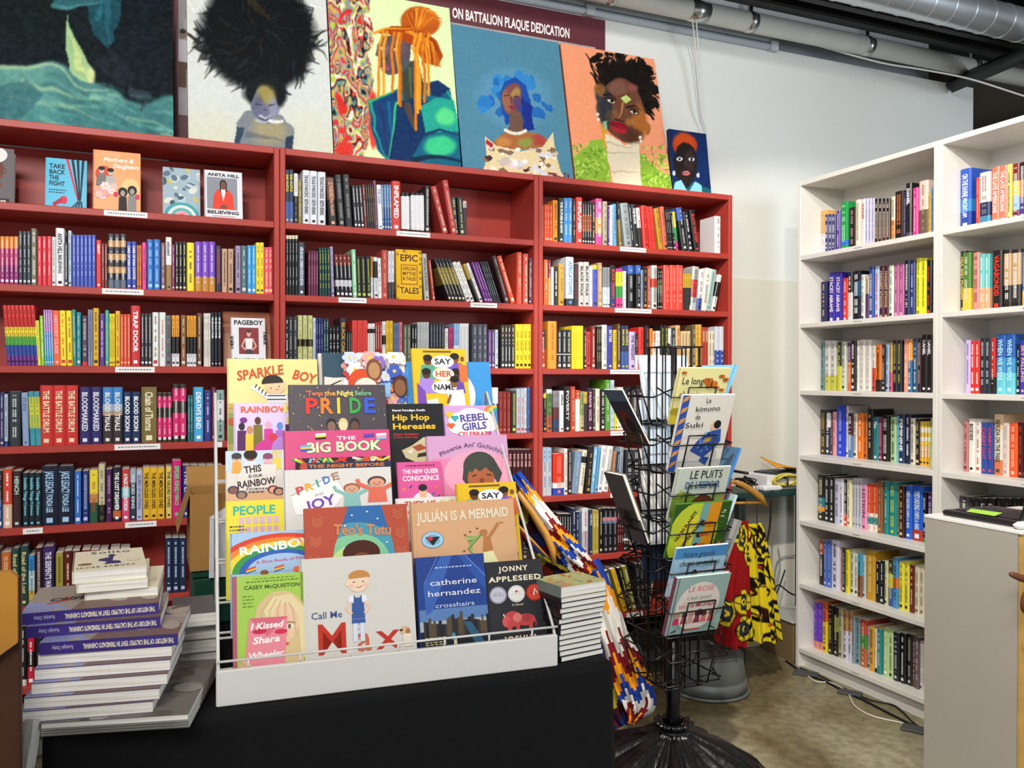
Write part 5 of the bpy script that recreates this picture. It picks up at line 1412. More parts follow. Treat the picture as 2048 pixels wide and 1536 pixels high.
def art_phoenix(a):
    a.rect(.06, 0, 1, .62, '#e88ab0'); a.ell(.6, .35, .42, .40, '#f4a8c0'); a.text("Phoenix Ani' Gichichi-I'", .55, .80, .075, '#5a3a5a', .82, False, True, arc=.75)
    a.ell(.63, .46, .21, .26, '#44473e'); a.poly([(.43, .50), (.40, .26), (.46, .14), (.52, .3), (.78, .3), (.84, .16), (.90, .34), (.84, .52)], '#44473e'); a.ell(.63, .26, .165, .24, '#b4663e'); a.poly([(.45, .50), (.52, .36), (.57, .44), (.62, .38), (.70, .45), (.76, .36), (.82, .50), (.78, .64), (.52, .66)], '#44473e')
    a.line([(.52, .30), (.58, .33)], .014, '#3a1c14'); a.line([(.70, .33), (.77, .31)], .014, '#3a1c14'); a.ell(.64, .23, .03, .04, '#8a4428'); a.ell(.64, .12, .09, .035, '#f4eee8', 14, 180, 360); a.poly([(.40, 0), (.9, 0), (.84, .06), (.46, .06)], '#d86a5a')
def art_people(a):
    a.text('PEOPLE', .48, .80, .12, '#3ab8a8', .74, True, True)
    for y, c in ((.66, '#e0b8d8'), (.52, '#d8a8d0')):
        for k in range(6): a.rect(.22+.12*k, y, .30+.12*k, y+.10, c)
    a.rect(.22, .30, .9, .46, '#b8c83a'); a.dash(.06, .3, .62, .02, '#4a4a3a', 1); a.dash(.06, .34, .57, .02, '#4a4a3a', 2); a.dash(.1, .3, .52, .02, '#4a4a3a', 3)
def art_pridejoy(a):
    a.poly([(.06, .58), (.46, .90), (.56, .60), (.40, .30), (.10, .30)], '#f4f2ee'); a.line([(.06, .60), (.46, .91), (.56, .62)], .004, '#b8b4b0')
    for i, (ch, c) in enumerate(zip('PRIDE', ('#d84a4a', '#e8b02a', '#4aa8a0', '#4a7ad0', '#b08a6a'))): a.text(ch, .15+i*.082, .62+i*.05, .115, c, .075 if ch != 'I' else .03, True, True, rot=16)
    a.text('AND', .32, .585, .04, '#8a8a8a', .09, False, True, rot=14); a.text('JOY', .34, .40, .15, '#7a4ab0', .26, True, True, rot=14)
    kid(a, .62, .62, .75, '#d8a888', '#a85a3a', '#8ac0b8'); kid(a, .86, .70, .85, '#e0a080', '#5a3a34', '#e07058')
def art_they(a): a.text('THEY', .28, .70, .16, '#b84a3a', .30, True, True); a.text('HE', .55, .70, .16, '#c85a4a', .14, True, True); a.text('SHE', .80, .70, .16, '#d8c87a', .24, True, True); kid(a, .4, .35, 1, '#c89070', '#3a2420', '#d8705a')
def art_rainfirst(a):
    for k, c in enumerate(('#e0442c', '#f08a2a', '#f2d83a', '#3a9a4a', '#2f62b8', '#a8c8e8')): a.ell(.62, .15, .86-.085*k, .80-.085*k, c, 40, 0, 180)
    a.text('RAINBOW', .10, .52, .17, '#fbfaf6', .98, True, True, 'l', rot=6); a.text('A First Book of Pride', .62, .36, .055, '#c84a7a', .64, True, True, rot=3)
    for x in (.18, .52):
        for k, c in enumerate(('#e0442c', '#f08a2a', '#f2d83a', '#2f62b8')): a.poly([(x, .24-.025*k), (x+.12, .29-.025*k), (x+.12, .265-.025*k), (x, .215-.025*k)], c)
    a.ell(.4, .15, .05, .05, '#8a5238'); a.ell(.8, .17, .05, .06, '#e8703a')
def art_tutu(a):
    a.rect(0, 0, 1, 1, '#2f6aa8'); a.ell(.48, .35, .42, .44, '#4a9ab0'); a.ell(.48, .30, .32, .34, '#86c89a'); a.ell(.48, .26, .24, .24, '#c8e08a')
    a.poly([(0, 0), (.20, 0), (.28, .5), (.42, 1), (0, 1)], '#b85038'); a.poly([(1, 0), (.90, 0), (.84, .5), (.74, 1), (1, 1)], '#b85038')
    for x, y, f in ((.08, .25, 1), (.10, .5, 1), (.12, .75, 1), (.92, .3, -1), (.92, .55, -1), (.9, .8, -1)):
        for k in range(4): a.line([(x, y+.03*k), (x+.05*f, y+.04+.03*k)], .014, '#c8684a'); a.line([(x, y+.03*k), (x-.05*f, y+.04+.03*k)], .014, '#c8684a')
    a.text("Téo's Tutu", .55, .62, .13, '#d88a5a', .56, True, True, rot=-3)
    for x, y in ((.45, .88), (.6, .92), (.38, .75), (.7, .82), (.36, .45), (.78, .5)): a.ell(x, y, .012, .012, '#cfe8f0', 6)
    a.ell(.53, .38, .18, .17, '#4a1c12'); a.ell(.53, .27, .11, .12, '#7a4228'); a.line([(.47, .30), (.51, .31)], .012, '#2a1410'); a.line([(.56, .31), (.60, .30)], .012, '#2a1410')
def art_julian(a):
    a.text('JULIÁN IS A MERMAID', .5, .74, .13, '#e9dcc0', .88, True, True, rot=1); a.ell(.19, .48, .105, .115, '#4a8ab8', 26); a.ell(.19, .48, .098, .107, '#a8cfe0', 26); a.ell(.19, .48, .07, .075, '#7ab0d0', 22); a.poly([(.12, .52), (.26, .52), (.19, .40)], '#1c2428'); a.ell(.165, .50, .028, .03, '#c83a3a', 12)
    a.poly([(.66, .28), (.75, .30), (.80, .12), (.72, 0), (.62, .05)], '#e8e4b0'); a.poly([(.68, .50), (.74, .48), (.76, .28), (.66, .26)], '#b87a44'); a.line([(.73, .47), (.79, .58), (.83, .66)], .028, '#b87a44'); a.ell(.68, .54, .04, .045, '#b87a44'); a.line([(.84, .67), (.88, .66)], .012, '#b87a44')
    for k in range(9): a.line([(.66, .52), (.60-.01*k, .48-.02*k), (.50+.01*k, .50-.035*k)], .013, ['#8ab05a', '#a8c87a', '#6a9048'][k % 3])
    for x, y in ((.5, .52), (.55, .56), (.62, .60), (.48, .30)): a.ell(x, y, .012, .012, '#8a3a34', 6)
def art_shara(a):
    a.rect(0, 0, .05, 1, '#b05a6a'); a.dash(.28, .88, .955, .010, '#6a8a2a', 1); a.dash(.18, .95, .925, .012, '#5a7a24', 2); a.text('CASEY McQUISTON', .55, .855, .038, '#4a6a20', .80, True, True)
    for k in range(4): a.dash(.13, .27+.02*(k % 2), .78-.035*k, .012, '#6a8a2a', 5+k)
    a.ell(.66, .56, .36, .26, '#d8c08a', 28); a.poly([(.34, .60), (.30, .3), (.42, .1), (.98, .0), (1, .5), (.96, .68)], '#d8c08a'); a.ell(.70, .50, .22, .22, '#eac4a0'); a.poly([(.52, .50), (.60, .66), (.78, .70), (.92, .55), (.94, .2), (1, .1), (1, .62), (.82, .78), (.55, .76), (.42, .62)], '#e8d6a4')
    for k in range(10): a.line([(.55+.03*k, .76-.01*k), (.40+.055*k, .62), (.36+.065*k, .35)], .010, ['#c8a86a', '#efe0b8'][k % 2])
    a.ell(.78, .445, .065, .022, '#f4efe8'); a.ell(.785, .445, .026, .024, '#7a6a4a'); a.line([(.70, .475), (.79, .49), (.87, .475)], .014, '#8a6a44'); a.line([(.68, .42), (.66, .34), (.70, .33)], .010, '#b88060'); a.ell(.72, .27, .055, .018, '#c85a5a')
    a.poly([(.22, .56), (.76, .55), (.70, .03), (.14, .02)], '#e88a96'); a.poly([(.22, .56), (.76, .55), (.47, .36)], '#d86a7c'); a.ell(.36, .42, .10, .028, '#c8284a'); a.ell(.66, .40, .09, .026, '#d82a50')
    a.text('I Kissed', .46, .445, .062, '#fbf4f0', .46, True, True, shear=.25, rot=2); a.text('Shara', .45, .30, .065, '#fbf4f0', .38, True, True, shear=.25, rot=2); a.text('Wheeler', .44, .15, .065, '#fbf4f0', .50, True, True, shear=.25, rot=2); a.line([(.10, .16), (.24, .06)], .06, '#e0b090'); a.line([(.08, .10), (.24, .01)], .06, '#e0b090')
def art_max(a):
    a.text('M', .255, .10, .28, '#c2321f', .29, False, True); a.text('a', .53, .10, .25, '#c86a4a', .14, False, True); a.text('x', .745, .10, .25, '#c2321f', .21, False, True); a.text('Call Me', .215, .43, .062, '#3f5688', .27, False, True)
    x = .49; a.poly([(x-.05, .60), (x+.05, .60), (x+.06, .36), (x-.06, .36)], '#3a5a9c'); a.line([(x-.05, .585), (x-.105, .50), (x-.055, .45)], .026, '#eac8a8'); a.line([(x+.05, .585), (x+.105, .50), (x+.055, .45)], .026, '#eac8a8'); a.poly([(x-.075, .615), (x-.03, .625), (x-.04, .55), (x-.085, .57)], '#e8eaf0'); a.poly([(x+.03, .625), (x+.075, .615), (x+.085, .57), (x+.04, .55)], '#e8eaf0'); a.line([(x-.03, .62), (x-.03, .56)], .012, '#3a5a9c'); a.line([(x+.03, .62), (x+.03, .56)], .012, '#3a5a9c')
    for k in range(5): a.line([(x-.055, .40-.012*k*4), (x+.055, .40-.012*k*4)], .004, '#7a94c8')
    a.rect(x-.05, .19, x-.012, .36, '#d8dce8'); a.rect(x+.012, .19, x+.05, .36, '#d8dce8'); a.ell(x+.01, .75, .098, .098, '#f0d4b8'); a.ell(x+.02, .80, .095, .06, '#c88a4a', 18, -10, 200); a.ell(x-.09, .735, .018, .022, '#f0d4b8'); a.line([(x-.04, .745), (x-.015, .75)], .007, '#5a3a2a'); a.line([(x+.04, .75), (x+.065, .745)], .007, '#5a3a2a'); a.line([(x-.01, .70), (x+.02, .695), (x+.045, .71)], .007, '#b85a4a'); a.ell(x-.05, .715, .018, .016, '#f0b8b0'); a.ell(x+.075, .715, .018, .016, '#f0b8b0')
    a.ell(.90, .25, .045, .042, '#d8b48a'); a.ell(.865, .255, .014, .012, '#3a2a22'); a.ell(.925, .225, .022, .045, '#a8764a'); a.poly([(.88, .22), (.95, .22), (.97, .10), (.88, .10)], '#e8dcc8'); a.rect(.04, .03, .14, .04, '#6a6a70')
def art_cross(a):
    a.rect(0, .24, 1, 1, '#23428c'); a.rect(0, .24, 1, .46, '#5a7fb4'); a.rect(0, .24, 1, .34, '#a9b0b8'); a.rect(0, 0, 1, .24, '#141c24'); a.poly([(.08, .70), (.36, 1), (.52, 1), (.2, .45), (.1, .4)], '#3a62b0'); a.poly([(.6, 1), (.72, 1), (1, .80), (1, .60)], '#2f54a4'); a.line([(.09, .72), (.30, .99)], .006, '#8aa8e0'); a.line([(.72, .99), (1, .76)], .006, '#8aa8e0'); rr = random.Random(3); x = .05
    while x < .99: wd = rr.uniform(.02, .05); hh = rr.uniform(.30, .38) if not .42 < x < .62 else rr.uniform(.34, .43); a.rect(x, .18, x+wd, hh, rr.choice(['#1c2028', '#2c2a2c', '#3a3430', '#5a4a34'])); x += wd
    a.poly([(.62, .32), (.74, .30), (.98, .02), (.82, .02)], '#2f5a78'); a.dash(.26, .80, .875, .012, '#c8d4ec', 2); a.text('catherine', .52, .70, .058, '#eaeaf0', .70, False, True); a.text('hernandez', .52, .59, .058, '#eaeaf0', .78, False, True); a.text('crosshairs', .52, .47, .045, '#c8d8ee', .58, False, True)
    for k in range(6): a.dash(.06, .36, .17-.022*k, .009, '#d8c890', 20+k)
    a.poly([(.46, .02), (.52, .02), (.51, .16), (.47, .14)], '#d8c8a0'); a.ell(.47, .17, .03, .04, '#4a90b0')
def art_jonny(a):
    a.text('JONNY', .48, .885, .055, '#efe4c4', .50, True, True, track=.1); a.text('APPLESEED', .5, .775, .055, '#efe4c4', .92, True, True, track=.06)
    for x, c, c2 in ((.18, '#9a98a8', '#c8c6d4'), (.50, '#d8d4d0', '#f0eeea'), (.82, '#b8301f', '#d84a38')): a.ell(x, .63, .15, .094, c, 28); a.ell(x, .63, .125, .078, c2, 26); a.dash(x-.09, x+.09, .62, .012, c, int(x*50)); a.dash(x-.07, x+.07, .645, .012, c, int(x*70))
    a.ell(.5, .655, .022, .014, '#c83a2c', 8); a.line([(.80, .60), (.83, .67), (.87, .62)], .022, '#f4e8e4'); a.text('A Novel', .5, .50, .024, '#efe4c4', .20, False, True, shear=.25)
    bis = '#c8484a'; a.ell(.40, .36, .16, .085, bis, 20); a.ell(.62, .34, .17, .065, bis, 20); a.ell(.29, .335, .075, .06, '#d85a58', 16); a.poly([(.30, .36), (.30, .22), (.36, .22), (.40, .32)], bis); a.poly([(.44, .32), (.45, .21), (.50, .21), (.52, .32)], bis); a.poly([(.66, .32), (.68, .21), (.73, .21), (.75, .34)], bis); a.line([(.77, .37), (.80, .30), (.79, .26)], .02, bis); a.line([(.26, .39), (.24, .42)], .02, '#e8d8c8'); a.ell(.48, .37, .08, .05, '#e07a74', 14); a.ell(.65, .36, .08, .04, '#b03a40', 14)
    a.text('JOSHUA', .52, .115, .058, '#efe4c4', .58, True, True, track=.1); a.text('WHITEHEAD', .52, .01, .058, '#efe4c4', .86, True, True, track=.06)

# ------------------------------------------------------------------ white wire display rack
RA, RB = atz(432, 1417, TZ), atz(1112, 1330, TZ); ryaw = -.062; RW = float(np.hypot(*(RB-RA)[:2]))
MR = Matrix.Translation((RA[0], RA[1], TZ+.001)) @ Matrix.Rotation(ryaw, 4, 'Z')
WM = mat('#dddbd5', .35)
e = empty('display_rack', mw=MR); tag(e, 'white wire book display rack with stepped tiers on the black table', 'display rack')
b = MB(); b.bevbox((0, 0, 0), (RW, .012, .070), WM, .002); b.build('front_panel', e)
LED = [(.055, .045), (.145, .095), (.225, .15), (.305, .22), (.390, .30), (.465, .385)]   # (back, height) of each ledge
def rp(x, bk, z): return (x, bk, z)
for x in (.004, RW-.004):
    b = MB(); b.tube([(x, .006, .06), (x, .02, .085), (x, .50, .60), (x, .515, .60), (x, .56, .0)], .0035, WM, 8); b.build('side_frame', e)
for k, (bk, z) in enumerate(LED):
    b = MB()
    for dy in (0, .04): b.tube([(.004, bk+dy, z-.003), (RW-.004, bk+dy, z-.003)], .0028, WM, 6)
    for x in np.linspace(.004, RW-.004, 8): b.tube([(x, bk+.04, z-.003), (x, bk-.002, z-.003), (x, bk-.006, z+.008)], .0022, WM, 5)
    b.build('wire_ledge', e)
    for x in (.004, RW-.004): b = MB(); b.tube([(x, bk+.05, z-.003), (x, .56, z-.003)], .0024, WM, 6); b.build('ledge_brace', e)
b = MB(); b.tube([(.0, .004, .087), (RW, .004, .087)], .0026, WM, 8)
for x in np.linspace(.06, RW-.06, 7): b.tube([(x, .004, .066), (x, .004, .087)], .0022, WM, 6)
b.build('front_rail', e)
RXd = np.array([math.cos(ryaw), math.sin(ryaw), 0]); RYd = np.array([-math.sin(ryaw), math.cos(ryaw), 0]); TILT = math.radians(15)
RUP = RYd*math.sin(TILT)+np.array([0, 0, 1])*math.cos(TILT); RN = np.cross(RUP, RXd)
def rack_book(k, xl, yl, xr, yr, t, base, label, art, spine=None, hard=True, off=0, yb=None):
    k0 = int(math.floor(k)); f = k-k0; L0 = LED[k0]; L1 = LED[min(5, k0+1)]; bk = L0[0]+(L1[0]-L0[0])*f+off; z = L0[1]+(L1[1]-L0[1])*f
    p0 = np.array(MR @ Vector((0, bk, z+.001))); A = atplane(xl, yl, p0, RN); B = atplane(xr, yr, p0, RN); a, bb = A-p0, B-p0
    x0, x1 = a@RXd, bb@RXd; h = (a@RUP+bb@RUP)/2; c = p0+RXd*(x0+x1)/2
    v0 = (atplane((xl+xr)/2, yb, p0, RN)-p0)@RUP if yb else 0
    return cover_book(frame(c, RXd, RUP), x1-x0, h, t, base, label, art, spine, hard, 'book', 'books on the white display rack', v0=v0)
rack_book(5, 455, 715, 634, 721, .009, '#e6d98a', 'pale yellow picture book with a dark-haired child in stripes', art_sparkle, yb=905)
rack_book(5.0, 645, 702, 808, 711, .009, '#ece4d8', 'picture book with flowers and a red-haired child', art_flowers, '#3a5068', off=.012, yb=890)
rack_book(5.0, 634, 703, 797, 712, .009, '#e8e0d4', 'second flowered picture book tucked behind its twin', None, '#3a5068', off=.024)
rack_book(5.0, 823, 697, 931, 698, .012, '#ecc21e', 'yellow picture book with three speech ovals', art_sayher, yb=870)
rack_book(5.0, 808, 724, 979, 723, .009, '#3f9ade', 'plain bright blue picture book behind a yellow one', art_blue, off=.016, yb=900)
rack_book(4, 468, 804, 590, 807, .009, '#d8c4e8', 'lilac picture book with a parade of dressed-up figures', art_parade, yb=945)
rack_book(4, 577, 767, 770, 772, .009, '#4a4248', 'dark picture book with rainbow capitals and confetti', art_twas, off=-.012, yb=880)
rack_book(4, 773, 807, 886, 808, .018, '#16161a', 'black paperback with yellow title and sculpture photograph', art_hiphop, None, False, yb=958)
rack_book(4, 886, 811, 993, 811, .016, '#d8a8d8', 'pastel pink book with a white cloud around its title', art_rebel, yb=903)
rack_book(3, 452, 902, 567, 900, .014, '#dcd6cc', 'square comic anthology with many small drawn faces', art_ours, None, False, yb=1003)
rack_book(3, 567, 863, 778, 858, .014, '#d8487e', 'pink picture book with tiny flags and pale capitals', art_big, yb=975)
rack_book(3, 602, 926, 782, 921, .008, '#232a4a', 'navy picture book with orange lettering between pink and white ones', art_nightbefore, '#c8503a', off=-.018, yb=975)
rack_book(3, 853, 874, 1013, 868, .010, '#d8a4cc', 'mauve picture book with a smiling dark-haired child', art_phoenix, yb=990)
rack_book(3, 794, 926, 881, 921, .008, '#e0589a', 'small hot pink paperback with white capitals', art_queer, None, False, off=-.026, yb=1055)
rack_book(2, 452, 1002, 567, 999, .014, '#ecdc22', 'lemon yellow book with mint and lilac letters', art_people, None, False, yb=1140)
rack_book(2, 567, 940, 781, 934, .010, '#e0ddd6', 'white picture book with two children raising their arms', art_pridejoy, yb=1065)
rack_book(2, 792, 999, 918, 990, .009, '#ece8e0', 'white picture book mostly hidden behind a peach one', art_they, off=.006, yb=1045)
rack_book(2, 913, 969, 1031, 962, .012, '#ecc21e', 'second yellow picture book low beside the mauve one', art_sayher, off=-.016, yb=1140)
rack_book(1, 461, 1067, 624, 1058, .012, '#a8c8e8', 'pale blue board book with a rainbow arch', art_rainfirst, yb=1158)
rack_book(1, 608, 1019, 813, 1006, .010, '#b85038', 'picture book with red stage curtains and blue glow', art_tutu, off=-.014, yb=1166)
rack_book(1, 820, 1007, 1026, 997, .010, '#d9a87c', 'peach picture book with a small mermaid figure', art_julian, yb=1146)
rack_book(0, 466, 1151, 606, 1146, .024, '#a4cc4c', 'lime green novel with a blonde face behind pink envelope', art_shara, '#b05a6a', False, yb=1345)
rack_book(0, 600, 1119, 823, 1104, .010, '#d6d3ca', 'square off-white picture book with red letters and dungaree child', art_max, yb=1325)
rack_book(0, 832, 1114, 967, 1108, .026, '#1e3a80', 'blue novel with city skyline on the rack front', art_cross, '#2c4a8c', False, yb=1308)
rack_book(0, 970, 1123, 1083, 1119, .024, '#26262a', 'black novel with red bison and three round stickers', art_jonny, None, False, yb=1305)

# ------------------------------------------------------------------ face-out books on the red shelves
def face_book(row, x0, x1, top, t, base, label, art, rec=.05, lean=10, spine=None, hard=True, yaw=0):
    zb = RZ[row]+.0006; A = aty(x0, top, D+rec+.03); B = aty(x1, top, D+rec+.03); h = ((A[2]+B[2])/2-zb)/math.cos(math.radians(lean)); cx = (A[0]+B[0])/2
    M = frame((cx, D+rec, zb), (math.cos(yaw), math.sin(yaw), 0), (0, math.sin(math.radians(lean)), math.cos(math.radians(lean))))
    return cover_book(M, B[0]-A[0], h, t, base, label, art, spine, hard, 'book', 'face-out books on the red shelves')
def art_face(a): a.rect(0, 0, 1, 1, '#6a6468'); a.ell(.42, .62, .30, .26, '#6b3f2c'); a.ell(.40, .88, .42, .16, '#e8e6e4'); a.poly([(.2, .3), (.6, .36), (.62, 0), (.1, 0)], '#5a3626'); a.line([(.72, .66), (.80, .58), (.72, .54)], .04, '#6b3f2c'); a.line([(.5, .62), (.62, .62)], .02, '#1c1210'); a.ell(.66, .5, .07, .02, '#8a3c34'); a.line([(.4, .3), (.6, .45)], .10, '#7a4a34'); a.line([(.45, .22), (.68, .36)], .09, '#7a4a34'); a.rect(.0, .0, .9, .10, '#2c282a'); a.dash(.1, .8, .04, .03, '#e8e0e0', 2)
def art_take(a):
    for i, t in enumerate(('TAKE', 'BACK', 'THE', 'FIGHT')): a.text(t, .08, .80-.115*i, .085, '#1e2a3a', .38 if i != 2 else .24, True, True, 'l')
    for k, c in enumerate(('#d83a54', '#1e2a3a', '#1e2a3a', '#1e2a3a')): a.poly([(.48+.13*k, 1), (.55+.13*k, 1), (.80+.02*k, .18), (.77+.02*k, .18)], c)
    for k in range(4): a.poly([(.58+.09*k, 0), (.63+.09*k, 0), (.80+.03*k, .17), (.77+.03*k, .17)], '#1e2a3a')
    a.dash(.08, .5, .36, .02, '#1e4a5a', 1); a.dash(.08, .46, .31, .02, '#1e4a5a', 2); a.ell(.44, .18, .09, .08, '#d83a54'); a.poly([(.16, .10), (.40, .24), (.40, .12), (.2, .06)], '#b82a44'); a.rect(.20, .0, .27, .12, '#b82a44')
def art_mothers(a):
    a.text('Extraordinary', .38, .92, .03, '#f8e8d0', .36, False, True); a.text('Mothers &', .52, .82, .07, '#fbf4e6', .64, True, True, shear=.25); a.text('Daughters', .68, .72, .07, '#fbf4e6', .56, True, True, shear=.25)
    a.ell(.22, .60, .18, .14, '#d84a2c'); a.ell(.78, .40, .2, .16, '#f0c88a')
    for (x, y, c) in ((.17, .66, '#7a7474'), (.36, .64, '#b8b0ac')): a.poly([(x-.12, y-.26), (x+.12, y-.26), (x+.09, y-.06), (x-.09, y-.06)], c); a.ell(x, y, .055, .05, '#c8bcb4'); a.ell(x, y+.035, .07, .035, '#1c1818')
    flowers(a, 8, .05, .45, .22, .42, ['#f0c0c0', '#f6d8d4', '#e8a0a8'], 2, (.08, .12))
    for (x, y, c) in ((.62, .30, '#1e1c1e'), (.82, .34, '#8a8688')): a.poly([(x-.09, 0), (x+.09, 0), (x+.08, y-.06), (x-.08, y-.06)], c); a.ell(x, y+.02, .10, .08, '#151214'); a.ell(x, y, .05, .05, '#a89890')
    a.ell(.47, .28, .05, .04, '#d83a5a'); a.ell(.93, .26, .05, .04, '#d83a5a')
def art_pattern(a):
    a.rect(.0, 0, 1, 1, '#9fb6c0'); rr = random.Random(8)
    for k in range(26): a.ell(rr.random(), rr.uniform(.3, 1), rr.uniform(.04, .14), rr.uniform(.03, .08), rr.choice(['#5a7488', '#d8dcd0', '#c8bc6a', '#3f5a70', '#b8ccd4']), 12, rot=rr.uniform(0, 180))
    for k, c in enumerate(('#3fa0a8', '#d8e0d8', '#5ab0b0', '#e8a0a8', '#d86a7a')): a.ell(.5, .02, .48-.09*k, .30-.055*k, c, 26, 0, 180)
def art_anita(a):
    a.text('ANITA HILL', .5, .885, .06, '#1a1a1c', .84, True, True); a.rect(.06, .22, .86, .86, '#8a8f98'); a.poly([(.2, .22), (.78, .22), (.74, .52), (.62, .62), (.34, .62), (.24, .5)], '#e0402a'); a.poly([(.42, .62), (.56, .62), (.49, .38)], '#f0ecea'); a.ell(.49, .72, .10, .10, '#1c1412'); a.ell(.49, .70, .07, .085, '#7a4a34'); a.poly([(.40, .72), (.44, .58), (.40, .58)], '#1c1412'); a.poly([(.58, .72), (.54, .58), (.59, .58)], '#1c1412'); a.ell(.5, .27, .10, .04, '#7a4a34'); a.text('BELIEVING', .48, .125, .06, '#1a1a1c', .84, True, True); a.dash(.2, .8, .07, .015, '#b86a6a', 4)
def art_pageboy(a):
    a.text('PAGEBOY', .5, .86, .09, '#141416', .84, True, True); a.rect(.22, .26, .80, .80, '#8a2c34'); a.ell(.51, .68, .06, .07, '#d8a88c'); a.ell(.51, .73, .065, .04, '#4a3228'); a.poly([(.40, .58), (.62, .58), (.60, .36), (.42, .36)], '#eceae8'); a.line([(.40, .57), (.30, .42), (.44, .32)], .05, '#d8a88c'); a.line([(.62, .57), (.72, .42), (.58, .32)], .05, '#d8a88c'); a.rect(.40, .26, .62, .34, '#3a3a44'); a.text('A MEMOIR', .06, .36, .065, '#141416', .40, True, True, 'l', rot=90); a.text('A MEMOIR', .94, .72, .065, '#141416', .40, True, True, 'l', rot=-90); a.text('ELLIOT PAGE', .5, .08, .09, '#141416', .86, True, True)
def art_epic(a):
    a.rect(0, 0, 1, 1, '#e8b81c', mat('#f2c21a', .22, .3)); rr = random.Random(1)
    for k in range(14): a.ell(rr.choice([.06, .94, rr.random()]), rr.random(), .06, .03, '#a8701c', 10, rot=rr.uniform(0, 180))
    a.rect(.10, .72, .90, .94, '#e8b81c'); a.text('EPIC', .5, .77, .13, '#5a3010', .72, True, True); a.rect(.17, .30, .83, .70, '#a85a1c'); a.rect(.21, .32, .79, .68, '#e8b81c')
    for i, t in enumerate(('AFRICAN', 'MYTHS', '& TALES')): a.text(t, .5, .585-.10*i, .07, '#7a2c10', .52, True, True)
    a.rect(.10, .08, .90, .26, '#e8b81c'); a.text('TALES', .5, .12, .12, '#5a3010', .76, True, True)
def art_orange(a): a.ell(.3, .72, .16, .12, '#3f7ab8'); a.rect(0, .0, 1, .6, '#d09a7a'); a.poly([(.1, .1), (.3, .1), (.3, .5), (.1, .5)], '#e0b090'); a.poly([(.2, .2), (.3, .25), (.25, .4)], '#e8c83a')
face_book(1, -45, 28, 295, .045, '#6a6468', 'grey book with a face in profile on top red shelf', art_face, hard=True)
face_book(1, 92, 174, 318, .012, '#34b4d8', 'turquoise paperback with a red megaphone on top red shelf', art_take, hard=False, rec=.06)
face_book(1, 187, 281, 302, .040, '#ee9a58', 'thick orange book with four portrait figures on top red shelf', art_mothers, rec=.03)
face_book(1, 326, 400, 336, .010, '#a8bcc6', 'glossy patterned pale blue book on top red shelf', art_pattern, hard=False, rec=.09)
face_book(1, 409, 484, 342, .02, '#dcdfe4', 'white book with a red-jacketed portrait on top red shelf', art_anita, rec=.06)
face_book(3, 462, 530, 636, .02, '#e4e5e8', 'white memoir with a small red portrait in front of orange', art_pageboy, rec=.03)
face_book(3, 446, 545, 624, .01, '#b8683c', 'wide orange picture book behind the white memoir', art_orange, rec=.09)
face_book(2, 790, 840, 501, .02, '#e0b01c', 'shiny gold hardback facing out among red shelf spines', art_epic, rec=.012, lean=4)
# ------------------------------------------------------------------ stacks of flat books on the table
def flat_book(M, L, W, t, cover, label, group, spine_front=None, page=True, art=None, spine_text=None, hard=False, name='book', spine_left=None):
    """local x along the front edge, y back, z up; front edge at y = 0"""
    o_ = MB(); c = cov(cover); tb = .0012
    o_.box((0, 0, 0), (L, W, tb), c); o_.box((0, 0, t-tb), (L, W, t), c)
    if spine_front: o_.box((0, -.0008, 0), (L, .0014, t), cov(spine_front))
    elif spine_left: o_.box((-.0008, 0, 0), (.0014, W, t), cov(spine_left))
    else: o_.box((0, W-.0014, 0), (L, W, t), c)
    o = o_.build(name, mw=M); b = MB(); b.box((.0008 if not spine_left else .002, .0016 if spine_front else .0006, tb), (L-.0006, W-.0016, t-tb), PAGES_FLAT); b.build('pages', o)
    if spine_text:
        tx = MB(); m = ink('#efe6c8'); T, A_s = spine_text   # lettering lies upside down
        text(tx, T, (L*.97, -.0011, t*.70), (-1, 0, 0), (0, 0, -1), t*.42, m, L*.66, 'l', True, True); text(tx, A_s, (L*.24, -.0011, t*.68), (-1, 0, 0), (0, 0, -1), t*.34, ink('#c8c0e0'), L*.15, 'l', False, True); tx.build('spine_print', o)['kind'] = 'stuff'
    if art:
        a = Art(L, W); art(a); q = MB(); q.merge(a.mb, Matrix(((1, 0, 0, L/2), (0, 0, 1, 0), (0, -1, 0, t+.0003), (0, 0, 0, 1)))); q.build('cover_print', o)['kind'] = 'stuff'
    tag(o, label, 'book', group); return o
def flat_at(xl, yl, xr, yr, z, W, t, *a, **k):
    A, B = atz(xl, yl, z), atz(xr, yr, z); yw = math.atan2(B[1]-A[1], B[0]-A[0]); L = float(np.hypot(*(B-A)[:2]))
    return flat_book(Matrix.Translation(A) @ Matrix.Rotation(yw, 4, 'Z'), L, W, t, *a, **k)
def art_calypso(a):
    a.rect(0, 0, 1, 1, '#9a8f86'); a.poly([(0, 0), (.35, 0), (.22, .3), (0, .4)], '#8f95c0'); a.poly([(.35, 0), (1, 0), (1, .35), (.4, .3)], '#7a5f58'); rr = random.Random(2)
    for k in range(14): x, y = rr.random(), rr.random(); a.ell(x, y, rr.uniform(.05, .14), rr.uniform(.03, .10), rr.choice(['#b8a890', '#6a5650', '#8a8478', '#5a4a6a', '#a89c92', '#c8b8a0']), 12, rot=rr.uniform(0, 180))
    a.line([(.15, .28), (.30, .40), (.26, .52)], .03, '#c83a3a'); a.text('Calypso', .35, .42, .10, '#2c2a2a', .42, True, True, shear=.3, rot=12)
